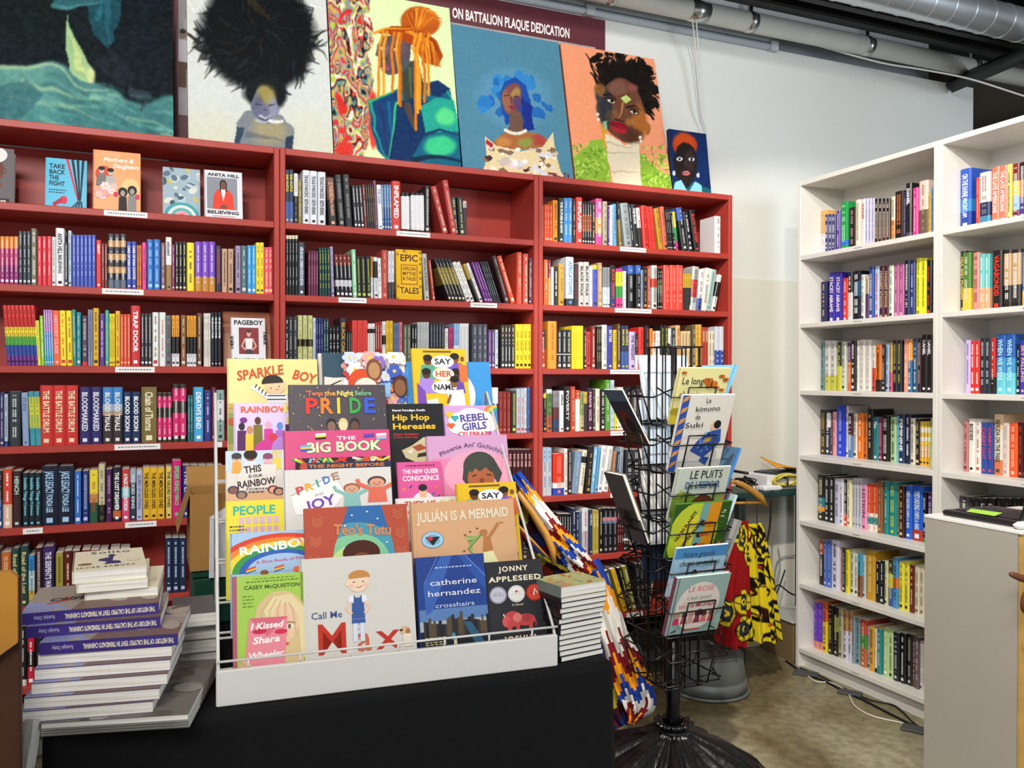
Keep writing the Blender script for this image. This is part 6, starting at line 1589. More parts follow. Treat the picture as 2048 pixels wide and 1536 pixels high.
def art_photo(a):
    a.rect(0, 0, 1, 1, '#77726a'); rr = random.Random(6)
    for k in range(30): a.ell(rr.random(), rr.random(), rr.uniform(.03, .16), rr.uniform(.02, .10), rr.choice(['#5a564e', '#928d84', '#4a463e', '#a8a49a', '#686258']), 12, rot=rr.uniform(0, 180))
z = TZ+.0012; MAG = 'grey magazines under the carnival stack'
for i in range(4):
    flat_at(80+i*.5, 1474-i*5, 379-i, 1455-i*5, z, .30, .0105, '#8f8a82', ['lowest', 'second', 'third', 'topmost'][i]+' broad grey-covered book under the carnival books', MAG, art=art_photo if i == 3 else None, page=True); z += .0108
S = [(32, 1448, 306, 1425), (47, 1420, 319, 1399), (62, 1391, 335, 1369), (68, 1362, 341, 1341), (75, 1332, 344, 1313)]
for i, (xl, yl, xr, yr) in enumerate(S):
    flat_at(xl, yl, xr, yr, z, .205, .0205, '#6a5f80', ['lowest', 'second', 'third', 'fourth', 'fifth'][i]+' carnival history book showing white page edges', 'carnival history books', art=art_calypso); z += .0208
S = [(78, 1310, 356, 1290), (52, 1277, 321, 1255), (41, 1251, 318, 1227)]
for i, (xl, yl, xr, yr) in enumerate(S):
    flat_at(xl, yl, xr, yr, z, .205, .0205, '#6a5f80', ['purple-spined carnival history book under two others', 'purple-spined carnival history book, middle of three', 'topmost purple-spined carnival history book below the paperbacks'][i], 'carnival history books', spine_front='#3f2f7c', art=art_calypso, spine_text=("THE HISTORY OF THE CALYPSO TENT IN TRINIDAD'S CARNIVAL", 'Rudolph Ottley')); z += .0208
def art_solito(a):
    a.text('Solito', .52, .80, .13, '#2a2a34', .58, False, True, track=.05); a.poly([(.42, .24), (.66, .24), (.64, .36), (.54, .40), (.56, .60), (.60, .68), (.54, .74), (.48, .70), (.50, .58), (.36, .52), (.34, .44), (.46, .36)], '#332c68'); a.ell(.16, .30, .10, .055, '#8a6a3a'); a.ell(.84, .36, .10, .05, '#b8a888', 20); a.ell(.84, .36, .085, .04, '#efe6d0', 20); a.text('JAVIER ZAMORA', .45, .10, .06, '#2a2a34', .80, False, True, track=.1)
for i, (xl, yl, xr, yr, t) in enumerate([(170, 1201, 316, 1190, .017), (154, 1187, 296, 1175, .018), (145, 1169, 294, 1155, .024)]):
    flat_at(xl, yl, xr, yr, z, .20, t, '#eae2c4', ['lowest cream paperback on the carnival books', 'middle cream paperback on the carnival books', 'cream paperback with a blue running figure on top'][i], 'cream paperbacks on the carnival stack', spine_left='#eae2c4', art=art_solito); z += t+.0003
# paperback stack at the other end of the table
z = TZ+.0012
def art_top(a):
    a.rect(0, 0, 1, 1, '#c8c88a'); a.rect(0, 0, .28, .45, '#c8a080'); rr = random.Random(4)
    for k in range(16): a.ell(rr.random(), rr.random(), rr.uniform(.05, .16), rr.uniform(.03, .08), rr.choice(['#d8a85a', '#a8b87a', '#e0d8a0', '#c88a4a', '#8a9a6a']), 12, rot=rr.uniform(0, 180))
n = 12
for i in range(n+1):
    top = i == n; t = .024 if top else .0122; j = random.Random(i*7).uniform(-3, 3)
    f = (z-TZ); y0 = 1326-f*850; y1 = 1308-f*834
    flat_at(1120+j, y0, 1204+j+(6 if i > 8 else 0), y1, z, .105, t, '#c8c48a' if top else ['#1c2024', '#2a3438', '#3a2430', '#1a1a1c'][i % 4],
            'thick yellow-green paperback topping the white-edged stack' if top else '%s paperback up from the cloth in the white-edged stack' % ['lowest', 'second', 'third', 'fourth', 'fifth', 'sixth', 'seventh', 'eighth', 'ninth', 'tenth', 'eleventh', 'twelfth'][i],
            'paperback stack beside the display rack', spine_left='#6a7a70' if top else '#16181c', art=art_top if top else None); z += t+.0004
# grey books, green tin and cardboard box behind the rack
z = TZ+.0012
for i, (c, t) in enumerate((('#a8a6a2', .03), ('#8a8a88', .028), ('#7a7c7e', .035), ('#5a6066', .03))):
    flat_at(345, 1337-i*26, 433, 1328-i*26, z, .16, t, c, ['lowest', 'second', 'third', 'topmost'][i]+' grey hardback in the pile behind the rack', 'grey hardbacks behind the rack', page=True); z += t+.0004
Pb = atz(376, 1172, TZ); bx, by = 0.16, 2.315
X0 = aty(380, 1000, by)[0]; zt = aty(380, 990, by)[2]; zg = aty(400, 1142, by)[2]
e = empty('green_tin', (X0+.005, by+.01, TZ+.0012)); tag(e, 'dark green lidded tin under the cardboard box', 'tin'); b = MB(); b.bevbox((0, 0, 0), (.30, .16, zg-TZ-.022), mat('#0f3a2c', .4), .006); b.build('body', e); b = MB(); b.bevbox((-.003, -.003, zg-TZ-.022), (.303, .163, zg-TZ-.002), mat('#12402f', .4), .004); b.build('lid', e)
e = empty('cardboard_box', (X0, by, zg)); tag(e, 'open brown cardboard box with white paper behind the rack', 'box'); CB = mat('#a47a44', .8, 0, .2, .06, 14); H = zt-zg
b = MB()
for q in (((0, 0, 0), (.31, .004, H)), ((0, .176, 0), (.31, .18, H)), ((0, .004, 0), (.004, .176, H)), ((.306, .004, 0), (.31, .176, H)), ((.004, .004, 0), (.306, .176, .004))): b.box(*q, CB)
b.build('box_body', e)
b = MB(); b.add([(0, .18, H), (.31, .18, H), (.31, .24, H+.05), (0, .24, H+.05)], [(0, 1, 2, 3)], CB); b.build('flap', e)
b = MB(); b.add([(0, .004, H), (0, .176, H), (-.03, .17, H+.008-.10), (-.03, .01, H-.10)], [(0, 1, 2, 3)], CB); b.build('flap', e)
b = MB(); PX0, PX1 = .045, .18; b.add([(PX0, -.002, -.02), (PX1, -.002, -.02), (PX1, -.002, H-.01), (PX0+.05, -.002, H-.03), (PX0+.002, -.002, H-.06)], [(0, 1, 2, 3, 4)], mat('#c9ccd2', .7)); b.add([(PX0+.002, -.003, H-.06), (PX0+.05, -.003, H-.03), (PX0+.036, -.008, H-.075)], [(0, 1, 2)], mat('#dcdee2', .7)); pp = b.build('paper_sheet', e)
b = MB(); text(b, 'B', (PX0+.075, -.0035, H-.14), (1, 0, 0), (0, 0, 1), .075, ink('#1c1c22'), None, 'l', False); b.build('marker_letter', e)['kind'] = 'stuff'

# ------------------------------------------------------------------ wooden crate corner at the table's other side
Yc = 1.30; cA = aty(37, 1138, Yc); zc = cA[2]; e = empty('wooden_bin', (cA[0]-.26, Yc, 0)); tag(e, 'ochre wooden bin standing beside the carnival book stack', 'bin')
WD_LIT = mat('#b07a2a', .5, 0, .4, .22, 7, .1); WD_SHADE = mat('#3a1f0e', .6, 0, .3, .3, 6)  # lit and shaded tones of the bin's wood, set as two colours
b = MB(); b.prism([(0, zc-.28), (.26, zc-.095), (.26, zc-.008), (.252, zc), (0, zc)], -.012, .0, WD_LIT, 'y'); b.build('slanted_lit_area', e)  # lit upper part of the front; its slanted edge is the shadow line
b = MB(); b.bevbox((0, .0005, 0), (.262, .022, zc-.012), WD_SHADE, .002); b.build('front_panel', e)  # shade on the lower front put into the dark wood colour
b = MB(); b.bevbox((0, .0225, 0), (.02, .30, zc-.02), WD_SHADE, .002); b.build('side_panel', e)
b = MB(); b.bevbox((0.0205, .28, 0), (.20, .30, zc-.02), WD_SHADE, .002); b.build('back_panel', e)
b = MB(); b.tube([(.225, -.0130, zc-.030), (.236, -.0130, zc-.050)], .0012, ink('#5a3a10'), 5); b.build('pencil_mark', e)
b = MB(); b.tube([(.228, -.0130, zc-.052), (.220, -.0130, zc-.040), (.226, -.0130, zc-.034)], .0012, ink('#5a3a10'), 5); b.build('pencil_mark', e)

# ------------------------------------------------------------------ kente garment on a wooden hanger behind the rack
def strip(pts, widths, Ys, cols, n=90, m=14, wave=.006):
    P = []; L = len(pts)
    for i in range(n):
        t = i/(n-1)*(L-1); k = min(int(t), L-2); f = t-k; g = f*f*(3-2*f)
        P.append((pts[k][0]*(1-f)+pts[k+1][0]*f, pts[k][1]*(1-f)+pts[k+1][1]*f, widths[k]*(1-g)+widths[k+1]*g, Ys[k]*(1-f)+Ys[k+1]*f))
    b = MB(); G = np.zeros((n, m, 3))
    for i in range(n):
        a = P[max(0, i-2)]; c = P[min(n-1, i+2)]; tx, ty = c[0]-a[0], c[1]-a[1]; l = math.hypot(tx, ty); nx, ny = -ty/l, tx/l
        for j in range(m):
            s = j/(m-1)-.5; Q = aty(P[i][0]-nx*P[i][2]*s*-1, P[i][1]-ny*P[i][2]*s*-1, P[i][3]+.02*s*s*4+wave*math.sin(j*1.1+i*.12)); G[i, j] = Q
    vs = G.reshape(-1, 3)
    for i in range(n-1):
        for j in range(m-1): b.add([G[i, j], G[i, j+1], G[i+1, j+1], G[i+1, j]], [(0, 1, 2, 3)], mat(cols(i/(n-1), j/(m-2)), .85, 0, .2), True)
    return b
def kente(u, v):
    s = u*3.6+.5*(int(abs(((v*2+.5) % 1)-.5)*10)/5); k = s % 4; st = int(k*4)/4; q = int(k*2.6) % 8
    return ['#2446a8', '#2446a8', '#f09a1c', '#e8e4dc', '#e8e4dc', '#7a1822', '#f09a1c', '#1f3f9c', '#e8e4dc', '#7a1822', '#f09a1c'][int(k*2.75)]
def darkwax(u, v): return ['#6a1420', '#1c2450', '#a89a2a', '#3a1018', '#24306a'][int((u*9+v*2.3+.6*math.sin(v*9)) % 5)]
gm = empty('kente_garment', (aty(1040, 950, 2.36)[0], 2.36, aty(1040, 950, 2.36)[2])); tag(gm, 'blue orange and white zigzag woven garment hanging beside the table', 'garment')
def gbuild(b, name): o = b.build(name, gm); o.matrix_parent_inverse = Matrix.Translation(gm.location).inverted(); return o
gbuild(strip([(1030, 948), (1062, 1000), (1105, 1062), (1145, 1110), (1178, 1150)], [26, 36, 46, 50, 46], [2.34, 2.34, 2.34, 2.36, 2.4], kente), 'woven_band')
gbuild(strip([(1172, 1130), (1205, 1185), (1228, 1270), (1262, 1352), (1278, 1405), (1262, 1448)], [58, 46, 56, 76, 70, 16], [2.41, 2.42, 2.42, 2.42, 2.41, 2.40], kente), 'woven_band')
gbuild(strip([(1022, 985), (1050, 1040), (1088, 1095), (1130, 1135), (1165, 1160)], [40, 52, 56, 44, 40], [2.38, 2.38, 2.38, 2.39, 2.42], darkwax), 'garment_body')
gbuild(strip([(1120, 1140), (1165, 1220), (1205, 1320), (1222, 1400), (1246, 1452)], [60, 70, 60, 56, 40], [2.44, 2.45, 2.45, 2.45, 2.44], darkwax), 'garment_body')
hg = empty('coat_hanger', (aty(1045, 1000, 2.32)[0], 2.32, aty(1045, 1000, 2.32)[2])); tag(hg, 'pale wooden hanger inside the zigzag garment', 'hanger'); WOOD = mat('#c08a3a', .4, 0, .5, .12, 18)
def hbuild(b, o, name): q = b.build(name, o); q.matrix_parent_inverse = Matrix.Translation(o.location).inverted(); return q
b = MB(); b.tube([aty(1036, 985, 2.325), aty(1062, 1022, 2.32), aty(1090, 1065, 2.315), aty(1105, 1100, 2.31), aty(1108, 1128, 2.31)], [.008, .010, .0115, .011, .008], WOOD, 8); hbuild(b, hg, 'arm')
b = MB(); b.tube([aty(1036, 1050, 2.33), aty(1098, 1118, 2.315)], .0045, WOOD, 6); hbuild(b, hg, 'bar')
b = MB(); b.tube([aty(1036, 985, 2.325), aty(1026, 962, 2.33), aty(1014, 930, 2.33), aty(1002, 918, 2.33), aty(996, 930, 2.33)], .0022, mat('#a8a8a8', .3, .9), 6); hbuild(b, hg, 'hook')

# ------------------------------------------------------------------ black wire spinner rack
SPX, SPY = 1.567, 2.321; BW = mat('#0c0c0d', .35, .3)
sp = empty('spinner_rack', (SPX, SPY, 0)); tag(sp, 'black wire spinner rack full of picture books', 'spinner rack')
b = MB(); b.tube([(0, 0, .10), (0, 0, .56)], .024, BW, 20); b.build('pole', sp)
b = MB(); b.tube([(0, 0, .56), (0, 0, 1.50)], .010, BW, 12); b.build('spindle', sp)
def cross_base():
    b = MB()
    for a in range(4): t = a*math.pi/2+.5; b.tube([(0, 0, .10), (.27*math.cos(t), .27*math.sin(t), .03)], .018, BW, 8)
    return b
cross_base().build('base', sp)
# bin bag over the base
bag = empty('plastic_bag', (SPX, SPY, 0)); tag(bag, 'crumpled black plastic bag tied over the spinner base', 'bag')
prof = [(.30, .004), (.335, .03), (.33, .07), (.28, .13), (.20, .185), (.12, .225), (.062, .25), (.040, .262), (.052, .275), (.062, .285), (.055, .292), (.036, .288)]
nb = 96; G = []; rr = random.Random(3); ph = [rr.uniform(0, 6) for _ in range(8)]
for i, (R0, z0) in enumerate(prof):
    row = []
    for k in range(nb+1):
        t = 2*math.pi*k/nb; w = (math.sin(t*9+ph[0])+.7*math.sin(t*17+ph[1]+i*.4)+.5*math.sin(t*29+ph[2])+.5*math.sin(t*5+ph[3]))*.028*min(1, R0/.3)**1.2
        row.append(((R0+w)*math.cos(t), (R0+w)*math.sin(t), max(.003, z0+w*.5*(z0 > .02))))
    G.append(row)
b = MB(); b.grid(G, mat('#0b0b0c', .28, 0, .6, 0, 30, .25)); b.build('bag_film', bag)
b = MB(); b.tube([(.045*math.cos(t), .045*math.sin(t), .262) for t in np.linspace(0, 2*math.pi, 17)[:-1]], .006, mat('#1a1a1a', .4), 6, True); b.build('tie_band', bag)
cdir = math.atan2(-SPY, -SPX); FA = cdir+math.radians(34)    # outward direction of the column that faces the viewer
TIERS = [.60, .72, .84, .958, 1.11, 1.257]; RAD = .115; SW = .215; LEAN = math.radians(20)
def side_frame(k):
    a = FA+k*math.pi/2; n = np.array([math.cos(a), math.sin(a), 0]); x = np.array([-math.sin(a), math.cos(a), 0]); return n, x
def L3(n, x, s, r, z): return x*s+n*r+np.array([0, 0, z])
for k in range(4):
    n, x = side_frame(k); b = MB()
    for s in (-.05, 0, .05): b.tube([L3(n, x, s, .065, .42), L3(n, x, s, .065, 1.50)], .0026, BW, 6)
    for z in (.42, .70, .95, 1.2, 1.50): b.tube([L3(n, x, -.066, .065, z), L3(n, x, .066, .065, z)], .0024, BW, 6)
    b.build('wire_column', sp)
    for j, z in enumerate([.45]+TIERS):
        b = MB(); R1 = RAD; h = .085; lo = .03
        F = lambda s, zz: L3(n, x, s, R1+(zz)*math.tan(LEAN), z+zz)
        b.tube([L3(n, x, -SW/2, .065, z+h+.03), F(-SW/2, h), F(SW/2, h), L3(n, x, SW/2, .065, z+h+.03)], .0026, BW, 6)
        b.tube([F(-.05, h+.03), F(-.05, -.005), L3(n, x, -.05, .07, z-.01)], .0026, BW, 6); b.tube([F(.05, h+.03), F(.05, -.005), L3(n, x, .05, .07, z-.01)], .0026, BW, 6); b.tube([F(-.05, h+.03), F(.05, h+.03)], .0026, BW, 6)
        b.tube([L3(n, x, -SW/2, .065, z+.02), F(-SW/2*.9, 0), F(SW/2*.9, 0), L3(n, x, SW/2, .065, z+.02)], .0026, BW, 6)
        b.build('wire_pocket', sp)
def spin_book(k, tier, w, h, t, base, label, art, off=0, dz=.006, roll=0, lean=LEAN, spine=None, hard=True, back=None, dr=0):
    n, x = side_frame(k); z = TIERS[tier]+dz if tier >= 0 else .48+dz
    o = np.array([SPX, SPY, 0])+L3(n, x, off, RAD-.012-t+dr, z); up = np.array([0, 0, 1.])*math.cos(lean)+n*math.sin(lean)
    right = x*1.0   # seen from outside
    if roll: right, up = right*math.cos(roll)+up*math.sin(roll), up*math.cos(roll)-right*math.sin(roll)
    return cover_book(frame(o+n*t, right, up), w, h, t, base, label, art, spine, hard, 'book', 'picture books in the spinner rack', back=back)
def art_long(a):
    a.text('Le long', .30, .72, .12, '#2a2a26', .42, False, True); a.text('chemin', .30, .48, .12, '#2a2a26', .42, False, True)
    for x, y, s in ((.60, .78, .10), (.68, .72, .12), (.85, .86, .06), (.95, .80, .07), (.80, .66, .05), (.1, .92, .05), (.9, .62, .05)): a.ell(x-s*.5, y, s*.55, s*.5, '#b8601f', 10, rot=30); a.ell(x+s*.5, y, s*.55, s*.5, '#c8702a', 10, rot=-30); a.ell(x, y, s*.1, s*.6, '#3a2418', 8)
    a.ell(.7, .2, .2, .18, '#e08a3a'); a.rect(0, 0, .15, .3, '#d8c83a')
def art_kimono(a):
    a.rect(0, 0, .13, 1, '#2f54a8')
    for k in range(7): a.poly([(.0, .06+.14*k), (.10, .10+.14*k), (.13, .16+.14*k), (.03, .13+.14*k)], '#e0984a')
    for i, (t, x, w) in enumerate((('Le', .50, .10), ('kimono', .52, .48), ('de', .36, .10), ('Suki', .32, .36))): a.text(t, x, .90-.105*i, .065, '#26262a', w, False, True, rot=2)
    a.poly([(.44, .40), (.62, .52), (.86, .56), (.90, .40), (.80, .30), (.62, .18), (.34, .28)], '#2f54a8'); a.poly([(.6, .2), (.75, .18), (.7, .08), (.56, .14)], '#2f54a8'); a.ell(.72, .60, .075, .06, '#eac0a0'); a.ell(.77, .62, .07, .055, '#1c1a1e'); a.poly([(.58, .44), (.72, .46), (.70, .40), (.58, .38)], '#c89a3a')
    rr = random.Random(4)
    for k in range(16): x, y = rr.uniform(.46, .84), rr.uniform(.22, .5); a.poly([(x, y), (x+.04, y+.02), (x+.02, y+.05)], rr.choice(['#16245a', '#8ab0e0']))
    a.rect(.24, .02, .50, .04, '#c83a2c'); a.line([(.14, .13), (.95, .14)], .004, '#8a9aa0')
def art_puits(a):
    a.text('LE PUITS', .55, .80, .15, '#22261e', .62, False, True); a.text("DE L'ESPOIR", .52, .62, .12, '#3f6a9a', .66, True, True); a.ell(.2, .3, .3, .26, '#7a9a3a'); a.ell(.9, .32, .25, .2, '#8ab05a'); a.ell(.58, .15, .26, .34, '#6a3a20'); a.line([(.1, .45), (.15, .55), (.12, .6)], .03, '#c8b83a'); a.poly([(.85, .05), (1, .2), (1, .5), (.93, .45)], '#c88a4a')
def art_planet(a):
    a.rect(0, 0, 1, 1, '#2f5a1c'); a.ell(.40, .40, .44, .62, '#c8d83a'); a.ell(.42, .36, .30, .42, '#ecdc3a'); a.poly([(.48, 1), (.62, 1), (.56, 0), (.40, 0)], '#7ab0a8'); a.poly([(.62, 1), (.82, 1), (.78, 0), (.56, 0)], '#e89a1c')
    for x, y in ((.55, .62), (.52, .40), (.50, .20)): a.ell(x, y, .05, .05, '#1c1410'); a.poly([(x, y-.03), (x+.16, y-.01), (x+.16, y+.03), (x, y+.03)], '#d8582c')
    a.text('NOTRE PLANÈTE', .14, .30, .06, '#1c2a10', .55, True, True, 'l', rot=62); a.text('NOTRE MAISON', .26, .16, .06, '#1c2a10', .55, True, True, 'l', rot=58); a.rect(.90, .05, .95, .25, '#d8582c'); a.text('à la', .90, .70, .08, '#e8e8d8', .14, False, True, 'l', rot=80)
    for k in range(8): a.line([(.86+.02*k, .3+.08*k), (.78+.02*k, .26+.09*k)], .012, '#4a7a24')
def art_caribou(a): a.rect(0, .78, 1, 1, '#4a90cc'); a.text('Notre grande', .45, .80, .11, '#2c3a4a', .62, False, True, shear=.2); a.text('chasse au caribou', .5, .62, .11, '#2c3a4a', .78, False, True, shear=.2); a.poly([(0, .0), (1, .0), (1, .4), (.6, .5), (.3, .36), (0, .4)], '#e4ecf4'); a.poly([(.64, .5), (.78, .6), (.95, .55), (.98, .2), (.7, .1)], '#c8d8ec'); [(a.ell(x, y, .055, .09, '#2a1c18'), a.ell(x, y-.02, .04, .07, '#c88a64'), a.poly([(x-.07, y-.08), (x+.07, y-.08), (x+.08, y-.3), (x-.08, y-.3)], c)) for x, y, c in ((.34, .32, '#b83a34'), (.44, .44, '#a8302c'), (.56, .32, '#2c4a6a'))]
def art_rose(a):
    a.ell(.50, .48, .40, .42, '#efe6dc', 36); a.text('LE ROSE', .5, .74, .085, '#d85a72', .48, False, True); a.text("c'est pour", .5, .60, .07, '#8a9088', .46, False, True); a.text('tout le MONDE', .5, .46, .08, '#d84a62', .70, False, True)
    for x, c in ((.16, '#d83a6a'), (.30, '#b8485a'), (.42, '#d8a8a0'), (.54, '#8a3a44'), (.66, '#e07a86'), (.80, '#c85a4a')): a.ell(x, .33, .05, .05, ['#6a3428', '#e0a890', '#8a4a3a'][int(x*10) % 3]); a.poly([(x-.06, .18), (x+.06, .18), (x+.04, .29), (x-.04, .29)], c)
    a.ell(.56, .36, .08, .06, '#4a1c20'); a.rect(.32, .055, .62, .08, '#c83a2c'); a.line([(.02, .09), (.98, .10)], .004, '#8a9a9a')
# the column facing the viewer: sizes follow the pictures' tops
spin_book(0, 0, .200, .205, .012, '#9fc0bc', 'pale green square picture book lowest on the spinner', art_rose, spine='#7a3a52', off=-.004)
spin_book(0, 1, .190, .170, .008, '#a8cfe8', 'ice blue picture book with snowy hunters on the spinner', art_caribou, hard=False)
spin_book(0, 2, .205, .185, .008, '#4a7a24', 'green and yellow picture book turned sideways on the spinner', art_planet, off=.002)
spin_book(0, 3, .195, .180, .008, '#cfd8cc', 'pale grey-green picture book with olive plants on the spinner', art_puits, dz=.0, off=.004)
spin_book(0, 4, .190, .255, .010, '#e6e2d8', 'off-white picture book with a blue kimono figure', art_kimono, off=.002, dz=.0)
spin_book(0, 5, .188, .185, .009, '#e6e0a0', 'cream picture book with orange butterflies topping the spinner', art_long, off=.004, dz=.0)
def art_dark(a): a.rect(0, 0, 1, 1, '#3a3c48'); a.rect(0, .0, 1, .25, '#5a4438'); a.ell(.45, .45, .3, .2, '#6a3424'); a.ell(.55, .38, .2, .14, '#2a2228'); a.rect(0, .8, 1, 1, '#5a6a80')
def art_grey(a): a.rect(0, 0, 1, 1, '#5a5a58'); a.rect(.1, .2, .9, .5, '#46423e'); a.ell(.5, .35, .18, .14, '#2a2624')
spin_book(3, 4, .115, .205, .007, '#4a4a54', 'thin dark painted-cover book leaning out of the spinner top', art_dark, dz=.075, lean=math.radians(30), hard=False, off=-.02, dr=.01)
spin_book(3, 2, .115, .24, .016, '#62625e', 'grey hardback with white pages leaning out of the spinner', art_grey, dz=.035, lean=math.radians(22), off=-.02, dr=.02)
def art_pastel(a): a.rect(0, 0, 1, 1, '#ccd8e4'); a.ell(.3, .6, .2, .25, '#e0e8c8'); a.ell(.66, .42, .2, .16, '#b08ad0'); a.ell(.72, .66, .10, .10, '#8a5a40'); a.ell(.72, .72, .11, .07, '#2a1c18'); a.ell(.4, .2, .3, .2, '#b8c8e0')
for j, (h, base, bk, nm) in enumerate(((.20, '#1c2c48', '#16243c', 'navy picture book on the far side of the spinner'), (.19, '#cdd2d8', '#d8dade', 'pale grey picture book low on the spinner far side'), (.20, '#d8d6d0', '#e0deda', 'off-white picture book midway on the spinner far side'), (.215, '#b8cce0', '#c8d8ea', 'pale blue picture book on the spinner far side'), (.22, '#ccd8e4', '#cdd9e6', 'pastel picture book with violet dress on spinner far side'))):
    spin_book(2, j+1, .19, h, .009, base, nm, None, back=bk, dz=.004, lean=math.radians(12), off=-.05)
for j, (tier, h, base, bk, nm) in enumerate(((5, .20, '#6ab0d4', '#7ab8d8', 'sky blue picture book leaning out of the spinner top'), (3, .235, '#3a7ac0', '#4a6a88', 'blue and pink picture book on the spinner side'), (2, .20, '#b8d0dc', '#aab4b8', 'grey plastic-backed book on the spinner side'), (1, .24, '#8a8c8a', '#9a9a96', 'plain grey-backed book low on the spinner side'))):
    spin_book(1, tier, .18, h, .010, base, nm, None, back=bk, dz=.0, lean=math.radians(24), off=-.0)
b = MB(); b.lathe([(.02, 0), (.022, .02), (.018, .05), (.021, .075), (.016, .10), (.014, .12)], mat('#141416', .4), 14); bo = b.build('bottle', loc=(aty(1354, 720, 3.26)[0]-.0, D+.012+.02, RZ[3]+.0005)); tag(bo, 'small black bottle standing on the third red shelf', 'bottle')
# ------------------------------------------------------------------ patterned clothes on a hanger, tub, corner desk
def cloth_piece(name, parent, r, left, right, ys, Y, depth, seed, folds=5, thick=.002):
    """hanging cloth: left/right outline in picture x for each picture y, on a vertical sheet at depth Y"""
    H, W = r.u.shape; G = np.zeros((H, W, 3)); rs = np.random.RandomState(seed); p = rs.uniform(0, 6, 4)
    for i in range(H):
        t = 1-i/(H-1); y = ys[0]+(ys[1]-ys[0])*t; a = np.interp(y, [q[1] for q in left], [q[0] for q in left]); b_ = np.interp(y, [q[1] for q in right], [q[0] for q in right])
        A, B = aty(a, y, Y), aty(b_, y, Y)
        for j in range(W):
            s = j/(W-1); f = (math.sin(s*folds*6.28+p[0]+t*.8)+.5*math.sin(s*folds*10+p[1]))*depth*(.3+.7*t); q = A*(1-s)+B*s; G[i, j] = (q[0], q[1]+f-.03*math.sin(s*math.pi), q[2]+.006*math.sin(s*20+p[2])*t)
    me = bpy.data.meshes.new(name); k = np.arange(W*H).reshape(H, W); n = W*H
    fs = np.stack([k[:-1, :-1], k[:-1, 1:], k[1:, 1:], k[1:, :-1]], -1).reshape(-1, 4); off = np.array(parent.location)
    me.from_pydata((G.reshape(-1, 3)-off).tolist(), [], fs.tolist()); me.materials.append(FABRIC)
    c = np.clip(r.img, 0, 1).reshape(-1, 3); c = np.where(c <= .04045, c/12.92, ((c+.055)/1.055)**2.4); at = me.color_attributes.new('Col', 'FLOAT_COLOR', 'POINT'); at.data.foreach_set('color', np.concatenate([c, np.ones((len(c), 1))], 1).astype(np.float32).ravel())
    me.polygons.foreach_set('use_smooth', [True]*len(fs)); me.update(); o = bpy.data.objects.new(name, me); COL.objects.link(o); o.parent = parent; sm = o.modifiers.new('thickness', 'SOLIDIFY'); sm.thickness = thick; return o
FABRIC = PAINT.copy(); FABRIC.name = 'printed_cotton'; FABRIC.node_tree.nodes['Principled BSDF'].inputs['Roughness'].default_value = .9; FABRIC.node_tree.nodes['Principled BSDF'].inputs['Specular IOR Level'].default_value = .15
r = Ras(90, 110, (0, 230), (90, 230), (0, 0), '#e4cf24', 31); r.wob(5, 6)
for k in range(26):
    x, y = r.rs.uniform(0, 90), r.rs.uniform(0, 230); a = r.rs.uniform(0, 6.28); r.ell(x, y, 9, 22, '#17100c', 1, .12, math.degrees(a)); r.ell(x, y, 4, 13, '#e4cf24', 1, .2, math.degrees(a)+20)
for k in range(22):
    x, y = r.rs.uniform(-10, 90), r.rs.uniform(0, 230); a = r.rs.uniform(.6, 2.2); r.stroke([(x, y), (x+14*math.cos(a), y+14*math.sin(a)), (x+22*math.cos(a+.9), y+24*math.sin(a+.6))], r.rs.uniform(4, 9), ['#17100c', '#17100c', '#3a1410'][r.rs.randint(3)])
for k in range(6): r.ell(r.rs.uniform(0, 90), r.rs.uniform(0, 230), 5, 5, '#a83a2c', .9, .2)
gy = empty('patterned_skirt', (2.45, 3.10, .5)); tag(gy, 'yellow and black leaf-print skirt hanging from the wooden hanger', 'garment')
cloth_piece('skirt_cloth', gy, r, [(1468, 1040), (1470, 1150), (1474, 1285)], [(1518, 1040), (1528, 1060), (1545, 1150), (1561, 1285)], (1046, 1282), 3.10, .014, 3)
r = Ras(80, 110, (0, 230), (80, 230), (0, 0), '#8c1216', 33); r.wob(2, 8); r.mix(r.noise(30, 40), '#a81c1c', .6)
for cx, cy, s in ((40, 30, 22), (14, 168, 22), (52, 148, 21), (58, 196, 22), (70, 60, 20), (20, 20, 18)):
    for q in ((0, 0),):
        r.ell(cx, cy, s, s*1.15, '#17100c', 1, .08); r.ell(cx, cy, s*.92, s*1.06, '#dcc52a', 1, .08); r.ell(cx, cy, s*.62, s*.72, '#17100c', 1, .08); r.ell(cx, cy, s*.52, s*.60, '#2c3440', 1, .08); r.ell(cx, cy, s*.24, s*.28, '#dcc52a', 1, .1); r.ell(cx, cy, s*.12, s*.14, '#17100c', 1, .1)
        for a in range(6): t = a*1.047; r.stroke([(cx+s*.6*math.cos(t), cy+s*.7*math.sin(t)), (cx+s*math.cos(t), cy+s*1.1*math.sin(t))], 2, '#17100c')
gr = empty('patterned_dress', (2.32, 3.02, .5)); tag(gr, 'dark red dress with yellow and black circle motifs', 'garment')
cloth_piece('dress_cloth', gr, r, [(1462, 1040), (1448, 1120), (1436, 1200), (1428, 1296)], [(1496, 1040), (1500, 1150), (1503, 1230), (1492, 1296)], (1040, 1292), 3.02, .012, 5)
h2 = empty('coat_hanger', tuple(aty(1495, 985, 3.06))); tag(h2, 'broad curved wooden hanger above the yellow skirt', 'hanger')
b = MB(); b.tube([aty(1462, 962, 3.06), aty(1482, 968, 3.06), aty(1505, 982, 3.06), aty(1522, 995, 3.06), aty(1532, 1012, 3.06)], [.010, .013, .015, .015, .009], WOOD, 10); hbuild(b, h2, 'arm')
b = MB(); b.tube([aty(1440, 1006, 3.06), aty(1526, 1006, 3.06)], .006, WOOD, 8); hbuild(b, h2, 'bar')
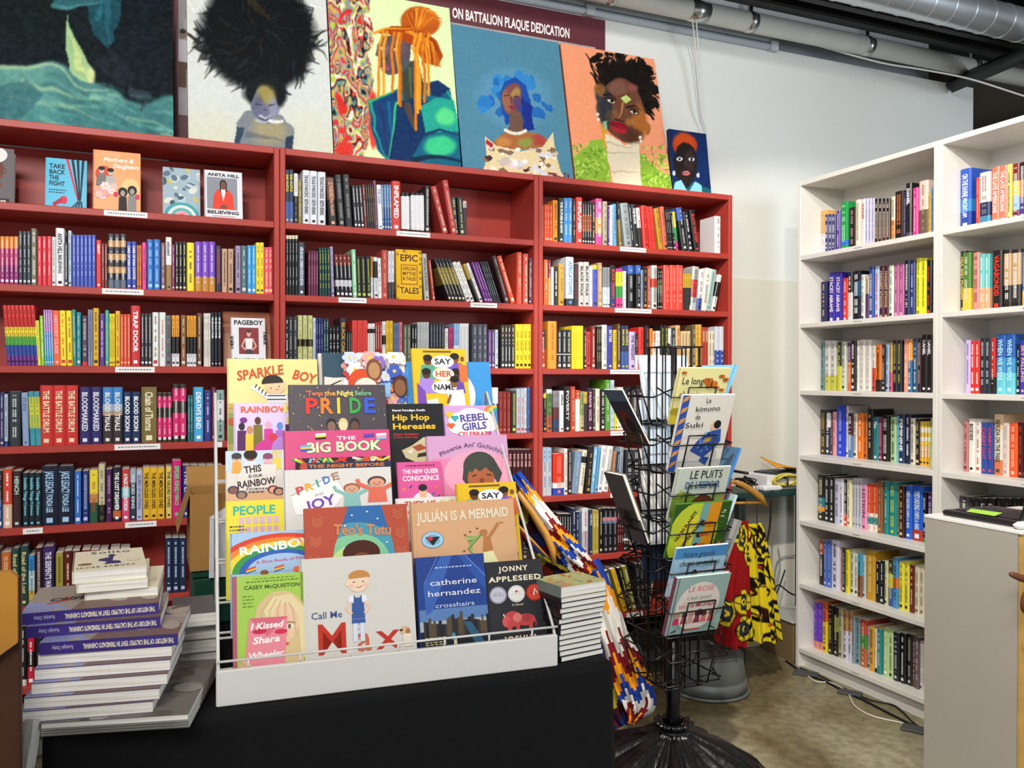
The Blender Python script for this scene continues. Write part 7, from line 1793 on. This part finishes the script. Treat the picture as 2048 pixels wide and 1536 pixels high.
b = MB(); b.tube([aty(1462, 962, 3.06), aty(1462, 940, 3.06), aty(1456, 928, 3.06), aty(1448, 934, 3.06)], .0025, mat('#a8a8a8', .3, .9), 6); hbuild(b, h2, 'hook')
for X in (1486, 1514): b = MB(); b.tube([aty(X, 1007, 3.062), aty(X, 1050, 3.075)], .0018, mat('#17100c', .7), 5); hbuild(b, h2, 'hanging_loop')
q = aty(1454, 938, 3.06); b = MB(); b.tube([(q[0], 2.92, q[2]-.004), (q[0], 3.345, q[2]-.004)], .006, BW, 8); tag(b.build('garment_rail'), 'thin black rail holding the wooden hanger by the red bookcase', 'rail')
# upturned galvanised tub
tu = empty('metal_tub', (2.33, 3.165, 0)); tag(tu, 'upturned galvanised metal tub on the concrete floor', 'tub'); GM = mat('#7f8684', .55, .55, .5, .22, 6, .08)
b = MB(); b.lathe([(.168, .010), (.165, .06), (.158, .062), (.160, .068), (.148, .168), (.140, .176), (.02, .172)], GM, 48); b.build('body', tu)
b = MB(); b.tube([(.171*math.cos(t), .171*math.sin(t), .0075) for t in np.linspace(0, 2*math.pi, 49)[:-1]], .0072, GM, 8, True); b.build('rolled_rim', tu)
b = MB(); b.tube([(.146*math.cos(t), .146*math.sin(t), .171) for t in np.linspace(0, 2*math.pi, 49)[:-1]], .004, GM, 8, True); b.build('base_seam', tu)
# corner desk
dz = aty(1550, 984, 3.29)[2]; e = empty('corner_desk', (2.585, 3.285, 0)); tag(e, 'dark green desk in the corner behind the white bookcase', 'desk')
GD = mat('#0f3a34', .45); b = MB(); b.bevbox((0, 0, dz-.022), (.62, .27, dz), GD, .003); b.build('desk_top', e)
for x in (.02, .56):
    for y in (.02, .21): b = MB(); b.bevbox((x, y, 0), (x+.04, y+.04, dz-.0225), mat('#26302c', .5), .003); b.build('leg', e)
def on_desk(px, py, Y): return np.array([aty(px, py, Y)[0], Y, dz])
p = on_desk(1548, 930, 3.43); b = MB(); b.bevbox((-.11, -.085, .0005), (.15, .085, .072), mat('#e2e3e6', .7), .003); tag(b.build('paper_pile', loc=p), 'pile of loose white papers on the corner desk', 'papers')
b = MB(); b.bevbox((-.06, -.08, .0), (.13, .08, .008), mat('#20283c', .5), .002); o = b.build('folder', loc=p+np.array([0, 0, .073])); o.rotation_euler = (0, 0, .2); tag(o, 'dark folder on top of the white papers', 'folder')
p = on_desk(1566, 900, 3.43)+np.array([0, 0, .082]); b = MB(); g = []
for i in range(7):
    row = []
    for j in range(9): s, t = j/8, i/6; row.append((-.09+.19*s, -.06+.12*t, .055*(1-s)**1.6*(.4+.6*t)+.006+.012*math.sin(s*3+t)))
    g.append(row)
b.grid(g, mat('#d8952a', .7)); o = b.build('padded_envelope', loc=p); sm = o.modifiers.new('thickness', 'SOLIDIFY'); sm.thickness = .006; tag(o, 'crumpled yellow padded envelope on the corner desk', 'envelope')
p = on_desk(1540, 965, 3.335); b = MB(); b.bevbox((-.055, -.03, .0005), (.055, .03, .028), mat('#e8e8ea', .4), .008); tag(b.build('power_adapter', loc=p), 'white power adapter on the corner desk edge', 'adapter')
p = on_desk(1506, 950, 3.34); b = MB(); b.bevbox((-.016, -.02, .0005), (.016, .02, .032), mat('#e4e4e6', .4), .004); tag(b.build('plug', loc=p), 'small white plug beside the white adapter', 'plug')
ce = empty('cable_coil', tuple(on_desk(1572, 950, 3.33))); tag(ce, 'yellow cable coil tied with a black band', 'cable')
for k in range(7):
    b = MB(); a = .034+.005*k; b.tube([((.062+.004*k)*math.cos(t), .012*math.sin(t*2+k), .050+a*.66*math.sin(t)*(.9-.03*k)) for t in np.linspace(0, 2*math.pi, 25)[:-1]], .0036, mat('#d8cc5a', .5), 6, True); b.build('cable_loop', ce)
b = MB(); b.tube([(-.005, -.018, .03), (-.005, .018, .03), (-.005, .02, .06), (-.005, -.02, .06)], .005, mat('#141414', .5), 6, True); b.build('tie_band', ce)
te = empty('cable_tangle', tuple(on_desk(1492, 960, 3.35))); tag(te, 'tangle of black cables at the desk end', 'cables'); rr = random.Random(2)
for k in range(9):
    b = MB(); a, c_, p0 = rr.uniform(.02, .05), rr.uniform(.015, .035), rr.uniform(0, 6); b.tube([(a*math.cos(t+p0)+rr.uniform(-.003, .003), .03*math.sin(2*t+p0), .045+c_*math.sin(t*1+k)) for t in np.linspace(0, 6.28, 20)[:-1]], .0035, mat('#101012', .45), 6, True); b.build('cable_loop', te)
cable('power_cable', [on_desk(1543, 975, 3.29)+(0, -.003, .008), aty(1542, 1000, 3.275), aty(1540, 1050, 3.275), aty(1530, 1110, 3.28), aty(1528, 1180, 3.3)], .005, '#141416', 'black power cable dropping from the corner desk')
cable('data_cable', [aty(1570, 1140, 3.5), aty(1556, 1180, 3.45), aty(1545, 1200, 3.4), aty(1556, 1170, 3.4), aty(1590, 1190, 3.4), aty(1640, 1180, 3.42)], .004, '#1c1c24', 'dark cable loop hanging below the corner desk')
cable('data_cable', [aty(1556, 1095, 3.55), aty(1560, 1130, 3.54), aty(1548, 1175, 3.5), aty(1556, 1120, 3.55), aty(1600, 1110, 3.55)], .003, '#8a8f94', 'grey cable loop against the wall below the desk')
e = empty('floor_box', (2.93, 3.30, 0)); tag(e, 'brown cardboard box on the floor behind the white bookcase', 'box'); b = MB(); b.bevbox((0, 0, 0), (.27, .24, .19), mat('#7a6644', .8), .003); b.build('box_body', e); b = MB(); b.bevbox((-.01, -.01, .1905), (.28, .25, .2), mat('#b8b8b4', .7), .003); b.build('lid_sheet', e)
# cables taped to the floor along the white bookcase
def fl(px, py, z=.004): return atz(px, py, z)
cable('floor_cable', [fl(1572, 1322), fl(1590, 1335), fl(1612, 1350), fl(1648, 1362), fl(1692, 1385), fl(1730, 1402), fl(1780, 1428), fl(1848, 1462), fl(1900, 1490)], .0055, '#101018', 'thick black cable taped along the white bookcase base')
cable('floor_cable', [fl(1600, 1336), fl(1640, 1352), fl(1695, 1380), fl(1740, 1400), fl(1790, 1412), fl(1830, 1448), fl(1870, 1470)], .004, '#1c1c22', 'thin black cable taped along the white bookcase base')
cable('floor_cable', [fl(1604, 1340), fl(1630, 1362), fl(1665, 1366), fl(1694, 1384), fl(1710, 1412), fl(1745, 1432), fl(1800, 1445), fl(1836, 1456)], .0035, '#d8d6c8', 'white cable curving along the white bookcase base')
for i, (px, py, a, s) in enumerate(((1612, 1349, .3, .055), (1700, 1388, .2, .05), (1836, 1462, .2, .06))):
    b = MB(); b.bevbox((-s, -s*.55, .0), (s, s*.55, .0105), mat('#4a4b4c', .6), .003); o = b.build('cable_tape', loc=atz(px, py, .0006)); o.rotation_euler = (0, 0, -1.2+a); tag(o, ['grey tape patch over the cables at the bookcase corner', 'grey tape patch over the cables midway along bookcase', 'grey tape patch over the cables beside the counter'][i], 'tape')

# ------------------------------------------------------------------ counter, laptop
CX, CY0, CY1, CZ = 2.375, 1.712, 2.052, .95
e = empty('sales_counter', (CX, CY0, 0)); tag(e, 'grey counter with a white top and raw wood end', 'counter')
b = MB(); b.box((0, .013, 0), (.46, CY1-CY0, CZ-.012), mat('#aaa49a', .55, 0, .4, .03, 4)); b.build('counter_body', e)
b = MB(); b.bevbox((.004, 0, 0), (.46, .0125, CZ-.012), mat('#c09a52', .6, 0, .3, .15, 9), .001); b.build('wood_end', e)
b = MB(); b.bevbox((-.002, -.002, CZ-.0115), (.464, CY1-CY0+.002, CZ), mat('#efeeea', .4), .002); b.build('counter_top', e)
e = empty('laptop', (CX+.035, CY0+.03, CZ+.0008)); tag(e, 'open black laptop with a green sticky note on the counter', 'laptop'); LB = mat('#151517', .4)
b = MB(); b.bevbox((0, 0, 0), (.24, .275, .018), LB, .005); b.build('base', e)
for i in range(5):
    for j in range(12): b = MB(); b.bevbox((.035+.031*i, .02+.0195*j, .0182), (.035+.031*i+.026, .02+.0195*j+.0165, .0205), mat('#26262a', .5), .001); b.build('key', e)
b = MB(); b.prism([(.0, .019), (.006, .019), (-.055, .215), (-.061, .213)], .0, .24, LB, 'x'); b.build('screen', e)
b = MB(); b.add([(.02, .10, .0212), (.02, .20, .0212), (.05, .205, .028), (.052, .15, .022), (.05, .095, .030)], [(0, 4, 3, 2, 1)], mat('#a4d84a', .7)); o = b.build('sticky_note', e)
b = MB(); b.bevbox((0, 0, 0), (.06, .035, .022), mat('#ecebe8', .4), .009); tag(b.build('computer_mouse', loc=(CX+.005, CY0+.004, CZ+.0008)), 'white mouse at the counter edge by the laptop', 'mouse')

# ------------------------------------------------------------------ person standing at the counter, mostly out of view
def skin_mesh(name, pts, edges, rad, m, parent=None, sub=2):
    me = bpy.data.meshes.new(name); me.from_pydata([tuple(p) for p in pts], edges, []); o = bpy.data.objects.new(name, me); COL.objects.link(o)
    md = o.modifiers.new('skin', 'SKIN'); md.use_smooth_shade = True
    for i, r_ in enumerate(rad): me.skin_vertices[0].data[i].radius = (r_, r_) if not hasattr(r_, '__len__') else r_
    me.skin_vertices[0].data[0].use_root = True
    s_ = o.modifiers.new('sub', 'SUBSURF'); s_.levels = sub; s_.render_levels = sub
    dg = bpy.context.evaluated_depsgraph_get(); nm = bpy.data.meshes.new_from_object(o.evaluated_get(dg)); nm.materials.clear(); nm.materials.append(m)
    for p in nm.polygons: p.use_smooth = True
    bpy.data.objects.remove(o); q = bpy.data.objects.new(name, nm); COL.objects.link(q)
    if parent: q.parent = parent
    return q
SKIN = mat('#6e4430', .5, 0, .4); B0 = np.array([2.46, 1.30, 0]); PT = []; ED = []; RD = []
def jn(p, r_, par=None):
    PT.append(np.array(p, float)); RD.append(r_)
    if par is not None: ED.append((par, len(PT)-1))
    return len(PT)-1
pel = jn(B0+(0, 0, .95), .12); sp1 = jn(B0+(0, 0, 1.15), .12, pel); ch = jn(B0+(0, 0, 1.34), .135, sp1); nk = jn(B0+(0, 0, 1.47), .052, ch); hd = jn(B0+(-.02, .02, 1.56), .075, nk); hd2 = jn(B0+(-.02, .02, 1.64), .088, hd); jn(B0+(-.02, .02, 1.71), .06, hd2)
side = np.array([-.55, .83, 0]); side /= np.linalg.norm(side); fwd = np.array([-.83, -.55, 0])
def limb_leg(s):
    a = jn(B0+side*.09*s+(0, 0, .88), .085, pel); k = jn(B0+side*.10*s+fwd*.02+(0, 0, .48), .055, a); an = jn(B0+side*.10*s+(0, 0, .09), .038, k); jn(B0+side*.10*s+fwd*.13+(0, 0, .04), .034, an)
limb_leg(1); limb_leg(-1)
s2 = jn(B0-side*.17+(0, 0, 1.37), .055, ch); e2 = jn(B0-side*.22+(0, 0, 1.10), .040, s2); w2 = jn(B0-side*.22+fwd*.10+(0, 0, .88), .027, e2); jn(B0-side*.22+fwd*.13+(0, 0, .80), .03, w2)
hp = np.array([2.299, 1.619, .803])          # palm of the hand in view
s1 = jn(B0+side*.17+(0, 0, 1.37), .055, ch); e1 = jn((2.40, 1.56, 1.10), .040, s1); w1 = jn(hp+(.035, -.012, .075), .026, e1); pm = jn(hp+(.012, -.004, .03), (.034, .022), w1)
kn = []
for i, (dx, ln) in enumerate(((-.027, .066), (-.009, .076), (.010, .072), (.028, .056))):
    d = np.array([.62, .0, 0])*0+np.array([-RT[0]*dx*-1, -RT[1]*dx*-1, 0]); a = jn(hp+d+(0, 0, -.012), .0098, pm); b1 = jn(hp+d*1.1+(.004, .004, -.012-ln*.5), .0092, a); b2 = jn(hp+d*1.1+(.018, .010, -.012-ln*.78), .0085, b1); jn(hp+d*1.05+(.032, .012, -.012-ln*.80), .0075, b2)
L_ = -RT; t0 = jn(hp+(.008, -.004, .030)+L_*.016, .0125, pm); t1 = jn(hp+(0, -.004, .036)+L_*.040, .0115, t0); t2 = jn(hp+(0, -.004, .045)+L_*.062, .0098, t1); jn(hp+(0, -.004, .050)+L_*.076, .007, t2)
pr_ = skin_mesh('person', PT, ED, RD, SKIN); tag(pr_, 'person in dark clothes with one hand beside the counter', 'person')
def garment(name, ids, inc, m):
    mp = {i: k for k, i in enumerate(ids)}; skin_mesh(name, [PT[i] for i in ids], [(mp[a], mp[b_]) for a, b_ in ED if a in mp and b_ in mp], [(RD[i] if not hasattr(RD[i], '__len__') else RD[i][0])+inc for i in ids], m, pr_)
garment('shirt', [pel, sp1, ch, s1, e1, s2, e2], .014, mat('#2a2224', .85)); legs = list(range(7, 15)); garment('trousers', [pel]+[i for i in legs if i not in (10, 14)], .016, mat('#1c1e26', .85))
for i in (10, 14): b = MB(); c0 = PT[i-1]; c1 = PT[i]; b.tube([c0-fwd*.06+(0, 0, -.05), c0+(0, 0, -.045), c1+(0, 0, .0), c1+fwd*.06+(0, 0, -.004)], [.035, .044, .042, .03], mat('#141414', .5), 12); b.build('shoe', pr_)
b = MB(); b.lathe([(.03, -.06), (.085, -.03), (.102, .02), (.092, .075), (.05, .105), (.005, .112)], mat('#120e0c', .8, 0, .2, .3, 40, .3), 20); o = b.build('hair', pr_); o.location = tuple(B0+(-.012, .012, 1.655))
